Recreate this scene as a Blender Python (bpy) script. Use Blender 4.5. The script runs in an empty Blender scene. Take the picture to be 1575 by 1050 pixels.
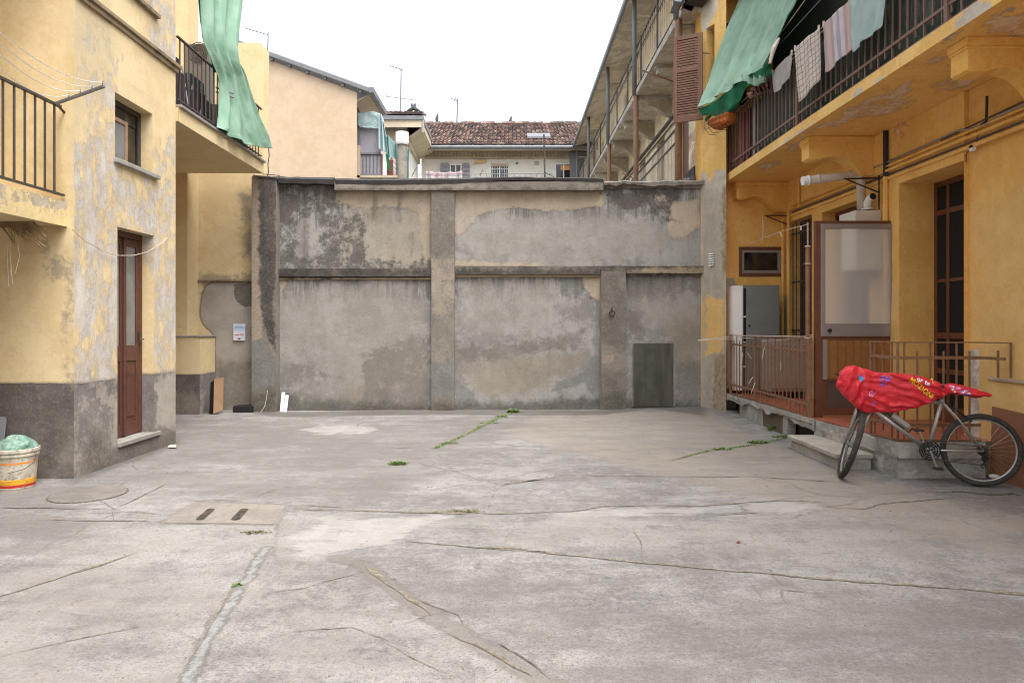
import bpy, math, random
import numpy as np
from mathutils import Vector, Matrix

R = math.radians
scene = bpy.context.scene
COL = scene.collection
rnd = random.Random(7)

# ------------------------------------------------------------------ camera
cam_d = bpy.data.cameras.new('camera')
cam_d.lens = 24.0
cam_d.sensor_width = 36.0
cam_d.shift_x = 4.5 / 1575
cam_d.shift_y = -26.0 / 1575
cam_d.clip_start = 0.05
cam_d.clip_end = 500
cam = bpy.data.objects.new('camera', cam_d)
COL.objects.link(cam)
cam.location = (0, 0, 1.5)
cam.rotation_euler = (R(90), 0, 0)
scene.camera = cam

# ------------------------------------------------------------------ sky, sun, exposure
SUN_EL, SUN_AZ = 66.0, 142.0      # azimuth measured from +Y clockwise (towards +X)
world = bpy.data.worlds.new('World')
scene.world = world
world.use_nodes = True
wn = world.node_tree
wn.nodes.clear()
sky = wn.nodes.new('ShaderNodeTexSky')
sky.sky_type = 'NISHITA'
sky.sun_disc = False
sky.sun_elevation = R(SUN_EL)
sky.sun_rotation = R(SUN_AZ)
sky.air_density = 1.2
sky.dust_density = 6.0
sky.ozone_density = 1.0
hs = wn.nodes.new('ShaderNodeHueSaturation')
hs.inputs['Saturation'].default_value = 0.32
bg = wn.nodes.new('ShaderNodeBackground')
bg.inputs['Strength'].default_value = 0.15
wo = wn.nodes.new('ShaderNodeOutputWorld')
wn.links.new(sky.outputs[0], hs.inputs['Color'])
wn.links.new(hs.outputs[0], bg.inputs['Color'])
wn.links.new(bg.outputs[0], wo.inputs['Surface'])
sun_d = bpy.data.lights.new('sun', 'SUN')
sun_d.energy = 0.6
sun_d.angle = R(45)
sun_d.color = (1.0, 0.99, 0.97)
sun = bpy.data.objects.new('sun', sun_d)
COL.objects.link(sun)
_d = Vector((math.sin(R(SUN_AZ)) * math.cos(R(SUN_EL)), math.cos(R(SUN_AZ)) * math.cos(R(SUN_EL)), math.sin(R(SUN_EL))))
sun.rotation_euler = _d.to_track_quat('Z', 'Y').to_euler()
sun.location = (0, 0, 20)
scene.view_settings.view_transform = 'Standard'
scene.view_settings.look = 'None'
scene.view_settings.gamma = 1
scene.view_settings.exposure = 1.6
scene.render.engine = 'CYCLES'
scene.cycles.max_bounces = 7
scene.cycles.pixel_filter_type = 'BLACKMAN_HARRIS'
scene.cycles.filter_width = 1.05
scene.cycles.diffuse_bounces = 5
scene.cycles.transparent_max_bounces = 8
try:
    scene.cycles.use_denoising = True
    scene.cycles.denoiser = 'OPENIMAGEDENOISE'
except Exception:
    pass

# ------------------------------------------------------------------ measuring helpers
F, CX, CY, H = 1050.0, 783.0, 499.0, 1.5
def P(px, py, Y):
    return Vector(((px - CX) / F * Y, Y, H - (py - CY) / F * Y))
def PS(px, py, x):
    Y = x * F / (px - CX)
    return Vector((x, Y, H - (py - CY) / F * Y))
def sm(a, b, x):
    t = np.clip((x - a) / (b - a), 0, 1)
    return t * t * (3 - 2 * t)
def gz(x, y):                                   # height of the courtyard floor
    return 0.065 * sm(0.5, 4.0, x) * sm(8.5, 11.8, y) - 0.012 * sm(9, 12, y) * sm(-1, -4, x)
def G(px, py):
    Y = H * F / (py - CY)
    for _ in range(3):
        z = float(gz((px - CX) / F * Y, Y))
        Y = (H - z) * F / (py - CY)
    return Vector(((px - CX) / F * Y, Y, z))
def C(r, g, b, k=1.0):                          # sRGB bytes -> linear albedo
    f = lambda c: ((c / 255 + 0.055) / 1.055) ** 2.4 if c / 255 > 0.04045 else c / 255 / 12.92
    return (min(f(r) * k, .92), min(f(g) * k, .92), min(f(b) * k, .92), 1.0)

# ------------------------------------------------------------------ numeric noise and distances
def vhash(ix, iy, s):
    h = (ix.astype(np.int64) * 374761393 + iy.astype(np.int64) * 668265263 + s * 974711) & 0x7fffffff
    h = ((h ^ (h >> 13)) * 1274126177) & 0x7fffffff
    return ((h ^ (h >> 16)) & 0xffff) / 65535.0
def vnoise(x, y, s=0):
    x = np.asarray(x, float); y = np.asarray(y, float)
    ix, iy = np.floor(x), np.floor(y)
    fx, fy = x - ix, y - iy
    fx = fx * fx * (3 - 2 * fx); fy = fy * fy * (3 - 2 * fy)
    a = vhash(ix, iy, s); b = vhash(ix + 1, iy, s); c = vhash(ix, iy + 1, s); d = vhash(ix + 1, iy + 1, s)
    return (a * (1 - fx) + b * fx) * (1 - fy) + (c * (1 - fx) + d * fx) * fy
def fbm(x, y, s=0, o=4):
    t = 0; a = .5; n = 0
    for i in range(o):
        t = t + a * vnoise(np.asarray(x) * 2 ** i, np.asarray(y) * 2 ** i, s + i); n += a; a *= .5
    return t / n
def sd_poly(p, poly):
    poly = np.array(poly, float)
    d = np.full(len(p), 1e9); inside = np.zeros(len(p), bool)
    n = len(poly)
    for i in range(n):
        a, b = poly[i], poly[(i + 1) % n]
        e = b - a; w = p - a
        t = np.clip((w @ e) / max(e @ e, 1e-12), 0, 1)
        d = np.minimum(d, np.hypot(*(w - t[:, None] * e).T))
        c = ((a[1] > p[:, 1]) != (b[1] > p[:, 1]))
        with np.errstate(divide='ignore', invalid='ignore'):
            xi = a[0] + (p[:, 1] - a[1]) * e[0] / (e[1] if abs(e[1]) > 1e-9 else 1e-9)
        inside ^= c & (p[:, 0] < xi)
    return np.where(inside, -d, d)
def sd_line(p, line, w):
    line = np.array(line, float); d = np.full(len(p), 1e9)
    for i in range(len(line) - 1):
        a, b = line[i], line[i + 1]; e = b - a; q = p - a
        t = np.clip((q @ e) / max(e @ e, 1e-12), 0, 1)
        d = np.minimum(d, np.hypot(*(q - t[:, None] * e).T))
    return d - w

# ------------------------------------------------------------------ scene-graph helpers
def origin(o):
    v = Vector((0, 0, 0))
    while o is not None:
        v = v + o.location; o = o.parent
    return v
def adopt(o, parent, at=(0, 0, 0)):
    COL.objects.link(o)
    if parent is not None:
        o.parent = parent
        o.location = Vector(at) - origin(parent)
    else:
        o.location = Vector(at)
    return o
def tag(o, label=None, cat=None, group=None, kind=None):
    if label: o['label'] = label
    if cat: o['category'] = cat
    if group: o['group'] = group
    if kind: o['kind'] = kind
    return o
def thing(name, label, cat, loc, group=None):
    o = bpy.data.objects.new(name, None)
    o.empty_display_size = 0.2
    COL.objects.link(o)
    o.location = Vector(loc)
    return tag(o, label, cat, group)

class MB:
    def __init__(s):
        s.v = []; s.f = []; s.m = []
    def add(s, vs, fs, m=0):
        b = len(s.v)
        s.v += [tuple(v) for v in vs]
        s.f += [tuple(i + b for i in f) for f in fs]
        s.m += [m] * len(fs)
        return s
    def box(s, x0, x1, y0, y1, z0, z1, m=0):
        vs = [(x, y, z) for x in (x0, x1) for y in (y0, y1) for z in (z0, z1)]
        return s.add(vs, [(0, 1, 3, 2), (4, 6, 7, 5), (0, 4, 5, 1), (2, 3, 7, 6), (0, 2, 6, 4), (1, 5, 7, 3)], m)
    def obox(s, o, a, b, c, m=0):                # corner o, edge vectors a, b, c
        o, a, b, c = map(Vector, (o, a, b, c))
        vs = [o + a * i + b * j + c * k for i in (0, 1) for j in (0, 1) for k in (0, 1)]
        return s.add(vs, [(0, 1, 3, 2), (4, 6, 7, 5), (0, 4, 5, 1), (2, 3, 7, 6), (0, 2, 6, 4), (1, 5, 7, 3)], m)
    def bar(s, a, b, w, h=None, m=0, up=(0, 0, 1)):
        a, b = Vector(a), Vector(b); h = h or w
        d = (b - a).normalized(); u = Vector(up)
        if abs(d.dot(u)) > .95: u = Vector((0, 1, 0))
        x = d.cross(u).normalized(); y = x.cross(d).normalized()
        return s.obox(a - x * w / 2 - y * h / 2, b - a, x * w, y * h, m)
    def quad(s, a, b, c, d, m=0):
        return s.add([a, b, c, d], [(0, 1, 2, 3)], m)
    def tube(s, pts, r, n=8, m=0, caps=True):
        pts = [Vector(p) for p in pts]; k = len(pts)
        rs = r if isinstance(r, (list, tuple)) else [r] * k
        vs = []; prev = None
        for i, p in enumerate(pts):
            t = (pts[min(i + 1, k - 1)] - pts[max(i - 1, 0)]).normalized()
            if prev is None:
                u = Vector((0, 0, 1)) if abs(t.z) < .9 else Vector((1, 0, 0))
                u = (u - t * u.dot(t)).normalized()
            else:
                u = (prev - t * prev.dot(t)).normalized()
            prev = u; w = t.cross(u)
            vs += [p + (u * math.cos(2 * math.pi * j / n) + w * math.sin(2 * math.pi * j / n)) * rs[i] for j in range(n)]
        fs = [(i * n + j, i * n + (j + 1) % n, (i + 1) * n + (j + 1) % n, (i + 1) * n + j) for i in range(k - 1) for j in range(n)]
        if caps: fs += [tuple(range(n))[::-1], tuple((k - 1) * n + j for j in range(n))]
        return s.add(vs, fs, m)
    def lathe(s, c, prof, n=32, m=0, cap=True):   # prof: [(r, z)]
        c = Vector(c)
        vs = [(c.x + r * math.cos(2 * math.pi * j / n), c.y + r * math.sin(2 * math.pi * j / n), c.z + z) for r, z in prof for j in range(n)]
        k = len(prof)
        fs = [(i * n + j, i * n + (j + 1) % n, (i + 1) * n + (j + 1) % n, (i + 1) * n + j) for i in range(k - 1) for j in range(n)]
        if cap: fs += [tuple(range(n))[::-1], tuple((k - 1) * n + j for j in range(n))]
        return s.add(vs, fs, m)
    def prism(s, poly, ext, m=0):                 # poly: 3-D points, ext: extrusion vector
        poly = [Vector(p) for p in poly]; e = Vector(ext); n = len(poly)
        return s.add(poly + [p + e for p in poly], [tuple(range(n))[::-1], tuple(range(n, 2 * n))] + [(i, (i + 1) % n, n + (i + 1) % n, n + i) for i in range(n)], m)
    def ring(s, c, axis, r, rr, n=28, k=8, m=0, flat=1.0):
        c = Vector(c); ax = Vector(axis).normalized()
        u = Vector((0, 0, 1)) if abs(ax.z) < .9 else Vector((1, 0, 0))
        u = (u - ax * u.dot(ax)).normalized(); w = ax.cross(u)
        vs = []
        for i in range(n):
            a = 2 * math.pi * i / n; d = u * math.cos(a) + w * math.sin(a)
            for j in range(k):
                b = 2 * math.pi * j / k
                vs.append(c + d * (r + rr * math.cos(b)) + ax * (rr * flat * math.sin(b)))
        fs = [(i * k + j, i * k + (j + 1) % k, ((i + 1) % n) * k + (j + 1) % k, ((i + 1) % n) * k + j) for i in range(n) for j in range(k)]
        return s.add(vs, fs, m)
    def build(s, name, mat, parent=None, smooth=False, bevel=0.0, label=None, solid=0.0):
        me = bpy.data.meshes.new(name)
        me.from_pydata(s.v, [], s.f)
        for mt in (mat if isinstance(mat, (list, tuple)) else [mat]):
            me.materials.append(mt)
        if any(s.m): me.polygons.foreach_set('material_index', s.m)
        if smooth: me.polygons.foreach_set('use_smooth', [True] * len(me.polygons))
        me.update()
        o = bpy.data.objects.new(name, me)
        if solid:
            md = o.modifiers.new('solid', 'SOLIDIFY'); md.thickness = solid; md.offset = 0
        if bevel:
            md = o.modifiers.new('bevel', 'BEVEL'); md.width = bevel; md.segments = 2; md.limit_method = 'ANGLE'
        if label: o['label'] = label
        return adopt(o, parent)

def setattrs(o, attrs):
    for k, val in attrs.items():
        a = o.data.attributes.new(k, 'FLOAT', 'POINT')
        a.data.foreach_set('value', np.asarray(val, np.float32))

def cuts(a, b, step, extra=()):
    n = max(2, int(round((b - a) / step)) + 1)
    base = list(np.linspace(a, b, n))
    ex = [e for e in extra if a < e < b]
    base = [t for t in base if all(abs(t - e) > step * .35 for e in ex) or t in (a, b)]
    return np.array(sorted(set(base + ex)))

def wallgrid(name, mat, parent, O, U, V, u0, u1, v0, v1, step=.06, holes=(), layers=None, wobble=0.0, seed=0, vcut=(), depthdir=None, top=None):
    """Sheet of wall with openings. O + U*u + V*v. holes: (ua, ub, va, vb, depth). layers: attribute -> list of (u, v) polygons."""
    O, U, V = Vector(O), Vector(U), Vector(V)
    N = Vector(depthdir) if depthdir else U.cross(V)
    us = cuts(u0, u1, step, [h[i] for h in holes for i in (0, 1)])
    vs = cuts(v0, v1, step, [h[i] for h in holes for i in (2, 3)] + list(vcut))
    nu, nv = len(us), len(vs)
    UU, VV = np.meshgrid(us, vs, indexing='ij')
    uv = np.stack([UU.ravel(), VV.ravel()], 1)
    dep = (fbm(uv[:, 0] * 1.3 + seed, uv[:, 1] * 1.3, seed) - .5) * wobble
    for h in holes:
        e = (np.abs(uv[:, 0] - (h[0] + h[1]) / 2) - (h[1] - h[0]) / 2); f = (np.abs(uv[:, 1] - (h[2] + h[3]) / 2) - (h[3] - h[2]) / 2)
        dep = dep * np.clip(np.maximum(e, f) / .2, 0, 1)
    edge = np.minimum.reduce([uv[:, 0] - u0, u1 - uv[:, 0]])
    dep = dep * np.clip(edge / .1, 0, 1)
    tv = uv[:, 1].copy()
    if top is not None:                            # ragged or shaped upper edge
        k = uv[:, 1] > v1 - 1e-6
        tv = np.where(k, top(uv[:, 0]), tv)
    M = np.array([O[:]]) + uv[:, :1] * np.array([U[:]]) + tv[:, None] * np.array([V[:]]) + dep[:, None] * np.array([N[:]])
    verts = [tuple(r) for r in M]; uvl = [tuple(r) for r in uv]
    faces = []
    inh = lambda a, b: any(h[0] - 1e-6 < a < h[1] + 1e-6 and h[2] - 1e-6 < b < h[3] + 1e-6 for h in holes)
    for i in range(nu - 1):
        for j in range(nv - 1):
            if not inh((us[i] + us[i + 1]) / 2, (vs[j] + vs[j + 1]) / 2):
                faces.append((i * nv + j, (i + 1) * nv + j, (i + 1) * nv + j + 1, i * nv + j + 1))
    for h in holes:                                # reveals
        ring = [(h[0], h[2]), (h[1], h[2]), (h[1], h[3]), (h[0], h[3])]
        for k in range(4):
            a, b = ring[k], ring[(k + 1) % 4]
            i0 = len(verts)
            for (q, dd) in ((a, 0), (b, 0), (b, h[4]), (a, h[4])):
                verts.append(tuple(O + U * q[0] + V * q[1] + N * dd)); uvl.append(q)
            faces.append((i0, i0 + 1, i0 + 2, i0 + 3))
    me = bpy.data.meshes.new(name)
    me.from_pydata(verts, [], faces)
    me.materials.append(mat)
    me.update()
    o = bpy.data.objects.new(name, me)
    uvn = np.array(uvl)
    at = {}
    for k, polys in (layers or {}).items():
        sd = np.full(len(uvn), 9.0)
        for pl in polys:
            sd = np.minimum(sd, sd_line(uvn, pl[1], pl[2]) if pl[0] == 'line' else sd_poly(uvn, pl))
        at[k] = np.clip(.5 - sd, -2, 3)
    setattrs(o, at)
    return adopt(o, parent)

def catmull(ctrl, nu, nv):
    """ctrl: R x C x 3 array -> nu x nv x 3 smooth grid."""
    A = np.array(ctrl, float)
    def along(A, n):
        k = A.shape[0]
        t = np.linspace(0, k - 1, n); i = np.minimum(t.astype(int), k - 2); f = (t - i)[:, None, None]
        p0 = A[np.maximum(i - 1, 0)]; p1 = A[i]; p2 = A[i + 1]; p3 = A[np.minimum(i + 2, k - 1)]
        return .5 * (2 * p1 + (p2 - p0) * f + (2 * p0 - 5 * p1 + 4 * p2 - p3) * f ** 2 + (3 * p1 - p0 - 3 * p2 + p3) * f ** 3)
    B = along(A, nu)
    B = along(B.transpose(1, 0, 2), nv).transpose(1, 0, 2)
    return B
def sheet(name, mat, parent, grid, solid=.004, label=None, at=None):
    nu, nv = grid.shape[:2]
    me = bpy.data.meshes.new(name)
    me.from_pydata([tuple(r) for r in grid.reshape(-1, 3)], [], [(i * nv + j, (i + 1) * nv + j, (i + 1) * nv + j + 1, i * nv + j + 1) for i in range(nu - 1) for j in range(nv - 1)])
    me.polygons.foreach_set('use_smooth', [True] * len(me.polygons))
    me.materials.append(mat); me.update()
    o = bpy.data.objects.new(name, me)
    if solid:
        md = o.modifiers.new('solid', 'SOLIDIFY'); md.thickness = solid; md.offset = 0
    if label: o['label'] = label
    uu, vv = np.meshgrid(np.linspace(0, 1, nu), np.linspace(0, 1, nv), indexing='ij')
    setattrs(o, {'su': uu.ravel(), 'sv': vv.ravel()})
    return adopt(o, parent)

# ------------------------------------------------------------------ materials
class NT:
    def __init__(s, name):
        s.mat = bpy.data.materials.new(name); s.mat.use_nodes = True
        s.n = s.mat.node_tree.nodes; s.l = s.mat.node_tree.links
        s.n.clear()
        s.out = s.n.new('ShaderNodeOutputMaterial')
        s.b = s.n.new('ShaderNodeBsdfPrincipled')
        s.l.new(s.b.outputs[0], s.out.inputs['Surface'])
        s.tc = s.n.new('ShaderNodeTexCoord').outputs['Object']
    def put(s, sock, v):
        if hasattr(v, 'is_output') or isinstance(v, bpy.types.NodeSocket): s.l.new(v, sock)
        else: sock.default_value = v
    def noise(s, scale, detail=6, rough=.6, vec=None, dist=0.0, stretch=None, off=None):
        v = vec or s.tc
        if stretch or off:
            mp = s.n.new('ShaderNodeMapping')
            if stretch: mp.inputs['Scale'].default_value = stretch
            if off: mp.inputs['Location'].default_value = off
            s.l.new(v, mp.inputs['Vector']); v = mp.outputs[0]
        t = s.n.new('ShaderNodeTexNoise'); s.l.new(v, t.inputs['Vector'])
        t.inputs['Scale'].default_value = scale; t.inputs['Detail'].default_value = detail
        t.inputs['Roughness'].default_value = rough; t.inputs['Distortion'].default_value = dist
        return t.outputs['Fac']
    def math(s, op, a, b=0.0, clamp=False):
        m = s.n.new('ShaderNodeMath'); m.operation = op; m.use_clamp = clamp
        s.put(m.inputs[0], a); s.put(m.inputs[1], b); return m.outputs[0]
    def mr(s, v, a, b, c=0.0, d=1.0, smooth=True):
        m = s.n.new('ShaderNodeMapRange'); m.interpolation_type = 'SMOOTHSTEP' if smooth else 'LINEAR'
        s.put(m.inputs['Value'], v)
        for k, q in zip(('From Min', 'From Max', 'To Min', 'To Max'), (a, b, c, d)): m.inputs[k].default_value = q
        return m.outputs['Result']
    def mix(s, f, a, b, mode='MIX'):
        m = s.n.new('ShaderNodeMix'); m.data_type = 'RGBA'; m.blend_type = mode
        s.put(m.inputs[0], f); s.put(m.inputs[6], a); s.put(m.inputs[7], b); return m.outputs[2]
    def attr(s, name):
        a = s.n.new('ShaderNodeAttribute'); a.attribute_name = name; return a.outputs['Fac']
    def bump(s, h, strength=.5, dist=.01, prev=None):
        b = s.n.new('ShaderNodeBump'); b.inputs['Strength'].default_value = strength; b.inputs['Distance'].default_value = dist
        s.put(b.inputs['Height'], h)
        if prev: s.l.new(prev, b.inputs['Normal'])
        return b.outputs[0]
    def done(s, col, rough=.8, normal=None, **kw):
        s.put(s.b.inputs['Base Color'], col); s.put(s.b.inputs['Roughness'], rough)
        if normal: s.l.new(normal, s.b.inputs['Normal'])
        for k, v in kw.items(): s.put(s.b.inputs[k.replace('_', ' ')], v)
        return s.mat

def plaster(name, c0, c1, c2=None, layers=(), rough=.9, low=.8, speck=.35, bump=.5, streak=None, seed=0, grit=.25):
    """Weathered render: c0/c1 vary broadly, c2 speckles, then attribute-driven patches on top."""
    t = NT(name); off = (seed * 3.1, seed * 1.7, seed * 2.3)
    n1 = t.noise(low, 8, .66, off=off); n2 = t.noise(4.5, 12, .8, off=off); n3 = t.noise(34, 6, .82); n5 = t.noise(21, 7, .85, off=(7, seed, 2))
    f = t.math('ADD', t.math('MULTIPLY', n1, .5), t.math('MULTIPLY', n2, .5))
    col = t.mix(t.mr(f, .455, .545), c0, c1)
    gk = min(1.0, grit)
    dk = tuple(x * .62 for x in c1[:3]) + (1,); lt = tuple(min(.9, x * 1.28) for x in c0[:3]) + (1,)
    def gritty(col, amt):
        col = t.mix(t.math('MULTIPLY', t.mr(n5, .51, .57), amt * .6), col, dk)
        col = t.mix(t.math('MULTIPLY', t.mr(n5, .48, .43), amt * .55), col, lt)
        return t.mix(t.math('MULTIPLY', t.mr(n3, .53, .62), amt * .45), col, dk)
    if c2: col = t.mix(t.math('MULTIPLY', t.mr(n3, .52, .7), speck), col, c2)
    if streak:
        s1 = t.noise(1.0, 7, .7, stretch=(9, 9, .7), off=off)
        col = t.mix(t.math('MULTIPLY', t.mr(s1, .5, .72), streak[1]), col, streak[0])
    hgt = t.math('ADD', t.math('MULTIPLY', n3, .5), t.math('MULTIPLY', n2, .5))
    warps = {}
    for L in layers:
        sc = L.get('scale', 3.0)
        if sc not in warps: warps[sc] = t.noise(sc, 12, max(.7, L.get('nr', .68)), off=(sc, seed, 2 * sc), stretch=L.get('st'))
        a = t.attr(L['attr'])
        if 'cap' in L: a = t.math('MINIMUM', a, .5 + L['cap'])
        val = t.math('ADD', a, t.math('MULTIPLY', t.math('SUBTRACT', warps[sc], .5), 2 * L.get('amp', .15)))
        w = L.get('w', .02)
        mk = t.mr(val, .5 - w, .5 + w)
        k = t.math('MULTIPLY', mk, L.get('k', 1.0))
        lc = L['col']
        if 'col2' in L:
            lc = t.mix(t.mr(t.noise(L.get('ls', 4.5), 8, .68, off=(seed, 5, sc)), .36, .64), L['col'], L['col2'])
        if c2 and L.get('grain', True): lc = t.mix(t.math('MULTIPLY', t.mr(n3, .45, .75), .22), lc, c2)
        if L.get('edge'):
            e = t.math('MULTIPLY', t.math('MULTIPLY', t.mr(val, .5 - w * 4, .5 - w), t.mr(val, .5 + w, .5 + w * 4, 1, 0)), L['edge'])
            col = t.mix(k, col, lc); col = t.mix(e, col, C(70, 62, 52))
        else:
            col = t.mix(k, col, lc)
        if L.get('h'): hgt = t.math('ADD', hgt, t.math('MULTIPLY', mk, L['h']))
    col = gritty(col, gk)
    nrm = t.bump(t.math('ADD', hgt, t.math('MULTIPLY', n5, .5)), bump, .012)
    return t.done(col, rough, nrm)

def paint(name, c, c2=None, rough=.5, metal=0.0, amt=.5, scale=14, bump=.15, wear=None):
    t = NT(name)
    n = t.noise(scale, 7, .7)
    col = t.mix(t.math('MULTIPLY', t.mr(n, .42, .68), amt), c, c2 or tuple(x * .6 for x in c[:3]) + (1,))
    if wear:
        w = t.noise(scale * 2.3, 8, .75, off=(3, 1, 7))
        col = t.mix(t.mr(w, wear[1], wear[1] + .06), col, wear[0])
    return t.done(col, rough, t.bump(n, bump, .004), Metallic=metal)

def fabric(name, c, c2=None, trans=.35, pattern=None):
    t = NT(name)
    n = t.noise(5, 6, .6); w = t.noise(160, 2, .5)
    col = t.mix(t.mr(n, .35, .7), c, c2 or c)
    if pattern == 'stripes':
        u = t.attr('su'); s = t.math('SINE', t.math('MULTIPLY', u, 26.0))
        col = t.mix(t.mr(s, .1, .5), col, C(188, 178, 196, .8))
        s2 = t.math('SINE', t.math('MULTIPLY', u, 9.0)); col = t.mix(t.math('MULTIPLY', t.mr(s2, .3, .8), .6), col, C(222, 178, 160, .8))
    if pattern == 'check':
        for a, k in (('su', 7.0), ('sv', 9.0)):
            u = t.math('FRACT', t.math('ADD', t.math('MULTIPLY', t.attr(a), k), t.math('MULTIPLY', n, .5)))
            col = t.mix(t.mr(u, .86, .92), col, C(112, 98, 95))
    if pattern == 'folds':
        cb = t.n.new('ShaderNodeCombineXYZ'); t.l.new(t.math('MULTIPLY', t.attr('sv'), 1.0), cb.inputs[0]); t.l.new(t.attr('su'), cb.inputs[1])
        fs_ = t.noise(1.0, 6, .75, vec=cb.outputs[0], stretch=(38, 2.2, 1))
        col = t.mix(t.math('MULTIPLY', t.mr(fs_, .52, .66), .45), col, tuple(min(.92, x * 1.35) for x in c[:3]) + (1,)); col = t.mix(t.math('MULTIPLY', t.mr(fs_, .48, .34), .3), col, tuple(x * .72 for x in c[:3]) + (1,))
        dirt = t.noise(2.5, 10, .8, off=(3, 3, 3)); col = t.mix(t.math('MULTIPLY', t.mr(dirt, .55, .7), .3), col, C(170, 182, 160))
    col = t.mix(t.math('MULTIPLY', t.mr(w, .4, .7), .18), col, tuple(x * .6 for x in c[:3]) + (1,))
    t.done(col, .95, t.bump(w, .15, .002))
    if trans:
        tr = t.n.new('ShaderNodeBsdfTranslucent'); t.put(tr.inputs['Color'], col)
        mx = t.n.new('ShaderNodeMixShader'); mx.inputs[0].default_value = trans
        t.l.new(t.b.outputs[0], mx.inputs[1]); t.l.new(tr.outputs[0], mx.inputs[2]); t.l.new(mx.outputs[0], t.out.inputs['Surface'])
    return t.mat

def flat(name, c, rough=.7, metal=0.0):
    t = NT(name); n = t.noise(22, 5, .65)
    col = t.mix(t.math('MULTIPLY', t.mr(n, .45, .7), .25), c, tuple(x * .7 for x in c[:3]) + (1,))
    return t.done(col, rough, Metallic=metal)

M = {}
M['dark_glass'] = (lambda t: t.done(t.mix(t.mr(t.noise(2.5, 5, .6), .4, .7), C(26, 24, 22), C(62, 56, 48)), .10))(NT('dark glass'))  # lighter mottling in the base colour stands for reflections
M['grey_glass'] = (lambda t: t.done(t.mix(t.mr(t.noise(3, 6, .6), .35, .7), C(108, 110, 108), C(134, 136, 132)), .35))(NT('greyish curtained glass'))
M['void'] = flat('dark interior', C(20, 18, 17), .95)
M['iron'] = paint('dark grey iron paint', C(62, 58, 56), C(88, 74, 64), .6, 0, .6, 22)
M['iron_brown'] = paint('brown iron paint', C(132, 98, 72), C(98, 70, 50), .55, 0, .6, 16, wear=(C(150, 120, 100), .72))
M['iron_pink'] = paint('faded brown railing paint', C(112, 86, 74), C(84, 60, 50), .6, 0, .6, 20)
M['wood_red'] = paint('old red brown door paint', C(94, 58, 47), C(72, 45, 38), .55, 0, .7, 9, .3, wear=(C(150, 110, 95), .76))
M['wood_brown'] = paint('brown painted wood', C(104, 64, 44), C(80, 48, 34), .5, 0, .6, 8, .25)
M['wood_shutter'] = paint('shutter brown', C(108, 74, 56), C(84, 56, 42), .6, 0, .6, 9, .2)
M['alu'] = paint('grey aluminium', C(150, 142, 138), C(134, 126, 122), .4, .3, .3, 4, .05)
M['steel'] = paint('silver frame', C(164, 161, 156), C(136, 133, 128), .35, .45, .5, 20, .05)
M['rubber'] = paint('tyre rubber', C(44, 43, 42), C(78, 74, 68), .85, 0, .7, 40, .4)
M['black'] = flat('black plastic', C(30, 30, 31), .5)
M['zinc'] = paint('grey gutter metal', C(116, 118, 122), C(92, 94, 98), .55, .2, .5, 5)
M['white_plastic'] = flat('white plastic', C(226, 226, 224), .45)
M['cream_pipe'] = paint('off white flue', C(196, 184, 170), C(170, 156, 142), .5, 0, .5, 6, .05)
M['stone'] = plaster('worn threshold stone', C(172, 168, 160, .8), C(150, 146, 138, .8), C(100, 96, 88), bump=.4)

# ================================================================== GROUND
def gpoly(pts): return [tuple(G(*p))[:2] for p in pts]
KG = .46          # the floor sees most of the sky: albedo below the picture value
gl = [
 dict(attr='dark1', col=C(154, 146, 140, KG), col2=C(134, 127, 122, KG), amp=.95, w=.2, scale=1.1, cap=.08, k=.52, st=(.6, 1.8, 1)),
 dict(attr='tan', col=C(204, 191, 174, KG), col2=C(182, 172, 160, KG), amp=.9, w=.22, scale=1.4, cap=.12, k=.65, st=(.6, 2.0, 1)),
 dict(attr='pale', col=C(206, 199, 190, KG), col2=C(190, 183, 176, KG), amp=.8, w=.1, scale=1.6, cap=.02, k=.45),
 dict(attr='trench', col=C(160, 152, 142, KG), col2=C(138, 131, 121, KG), amp=.09, w=.02, scale=6, k=.6, h=-.8),
 dict(attr='mortar', col=C(200, 203, 203, KG), col2=C(176, 178, 178, KG), amp=.10, w=.006, scale=8, k=.62, edge=.5),
 dict(attr='white', col=C(224, 220, 215, KG), col2=C(206, 201, 195, KG), amp=.5, w=.04, scale=2.4, cap=.06, k=.75, st=(.7, 2.2, 1)),
 dict(attr='moss', col=C(92, 104, 56, KG), col2=C(110, 100, 78, KG), amp=.12, w=.02, scale=9, cap=.05, k=.8),
 dict(attr='slab', col=C(198, 186, 172, KG), col2=C(180, 169, 159, KG), amp=.08, w=.01, scale=6, k=.5, edge=.25),
 dict(attr='foot', col=C(112, 108, 98, KG), col2=C(88, 84, 74, KG), amp=.14, w=.1, scale=5, cap=.25, k=.65),
]
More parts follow.
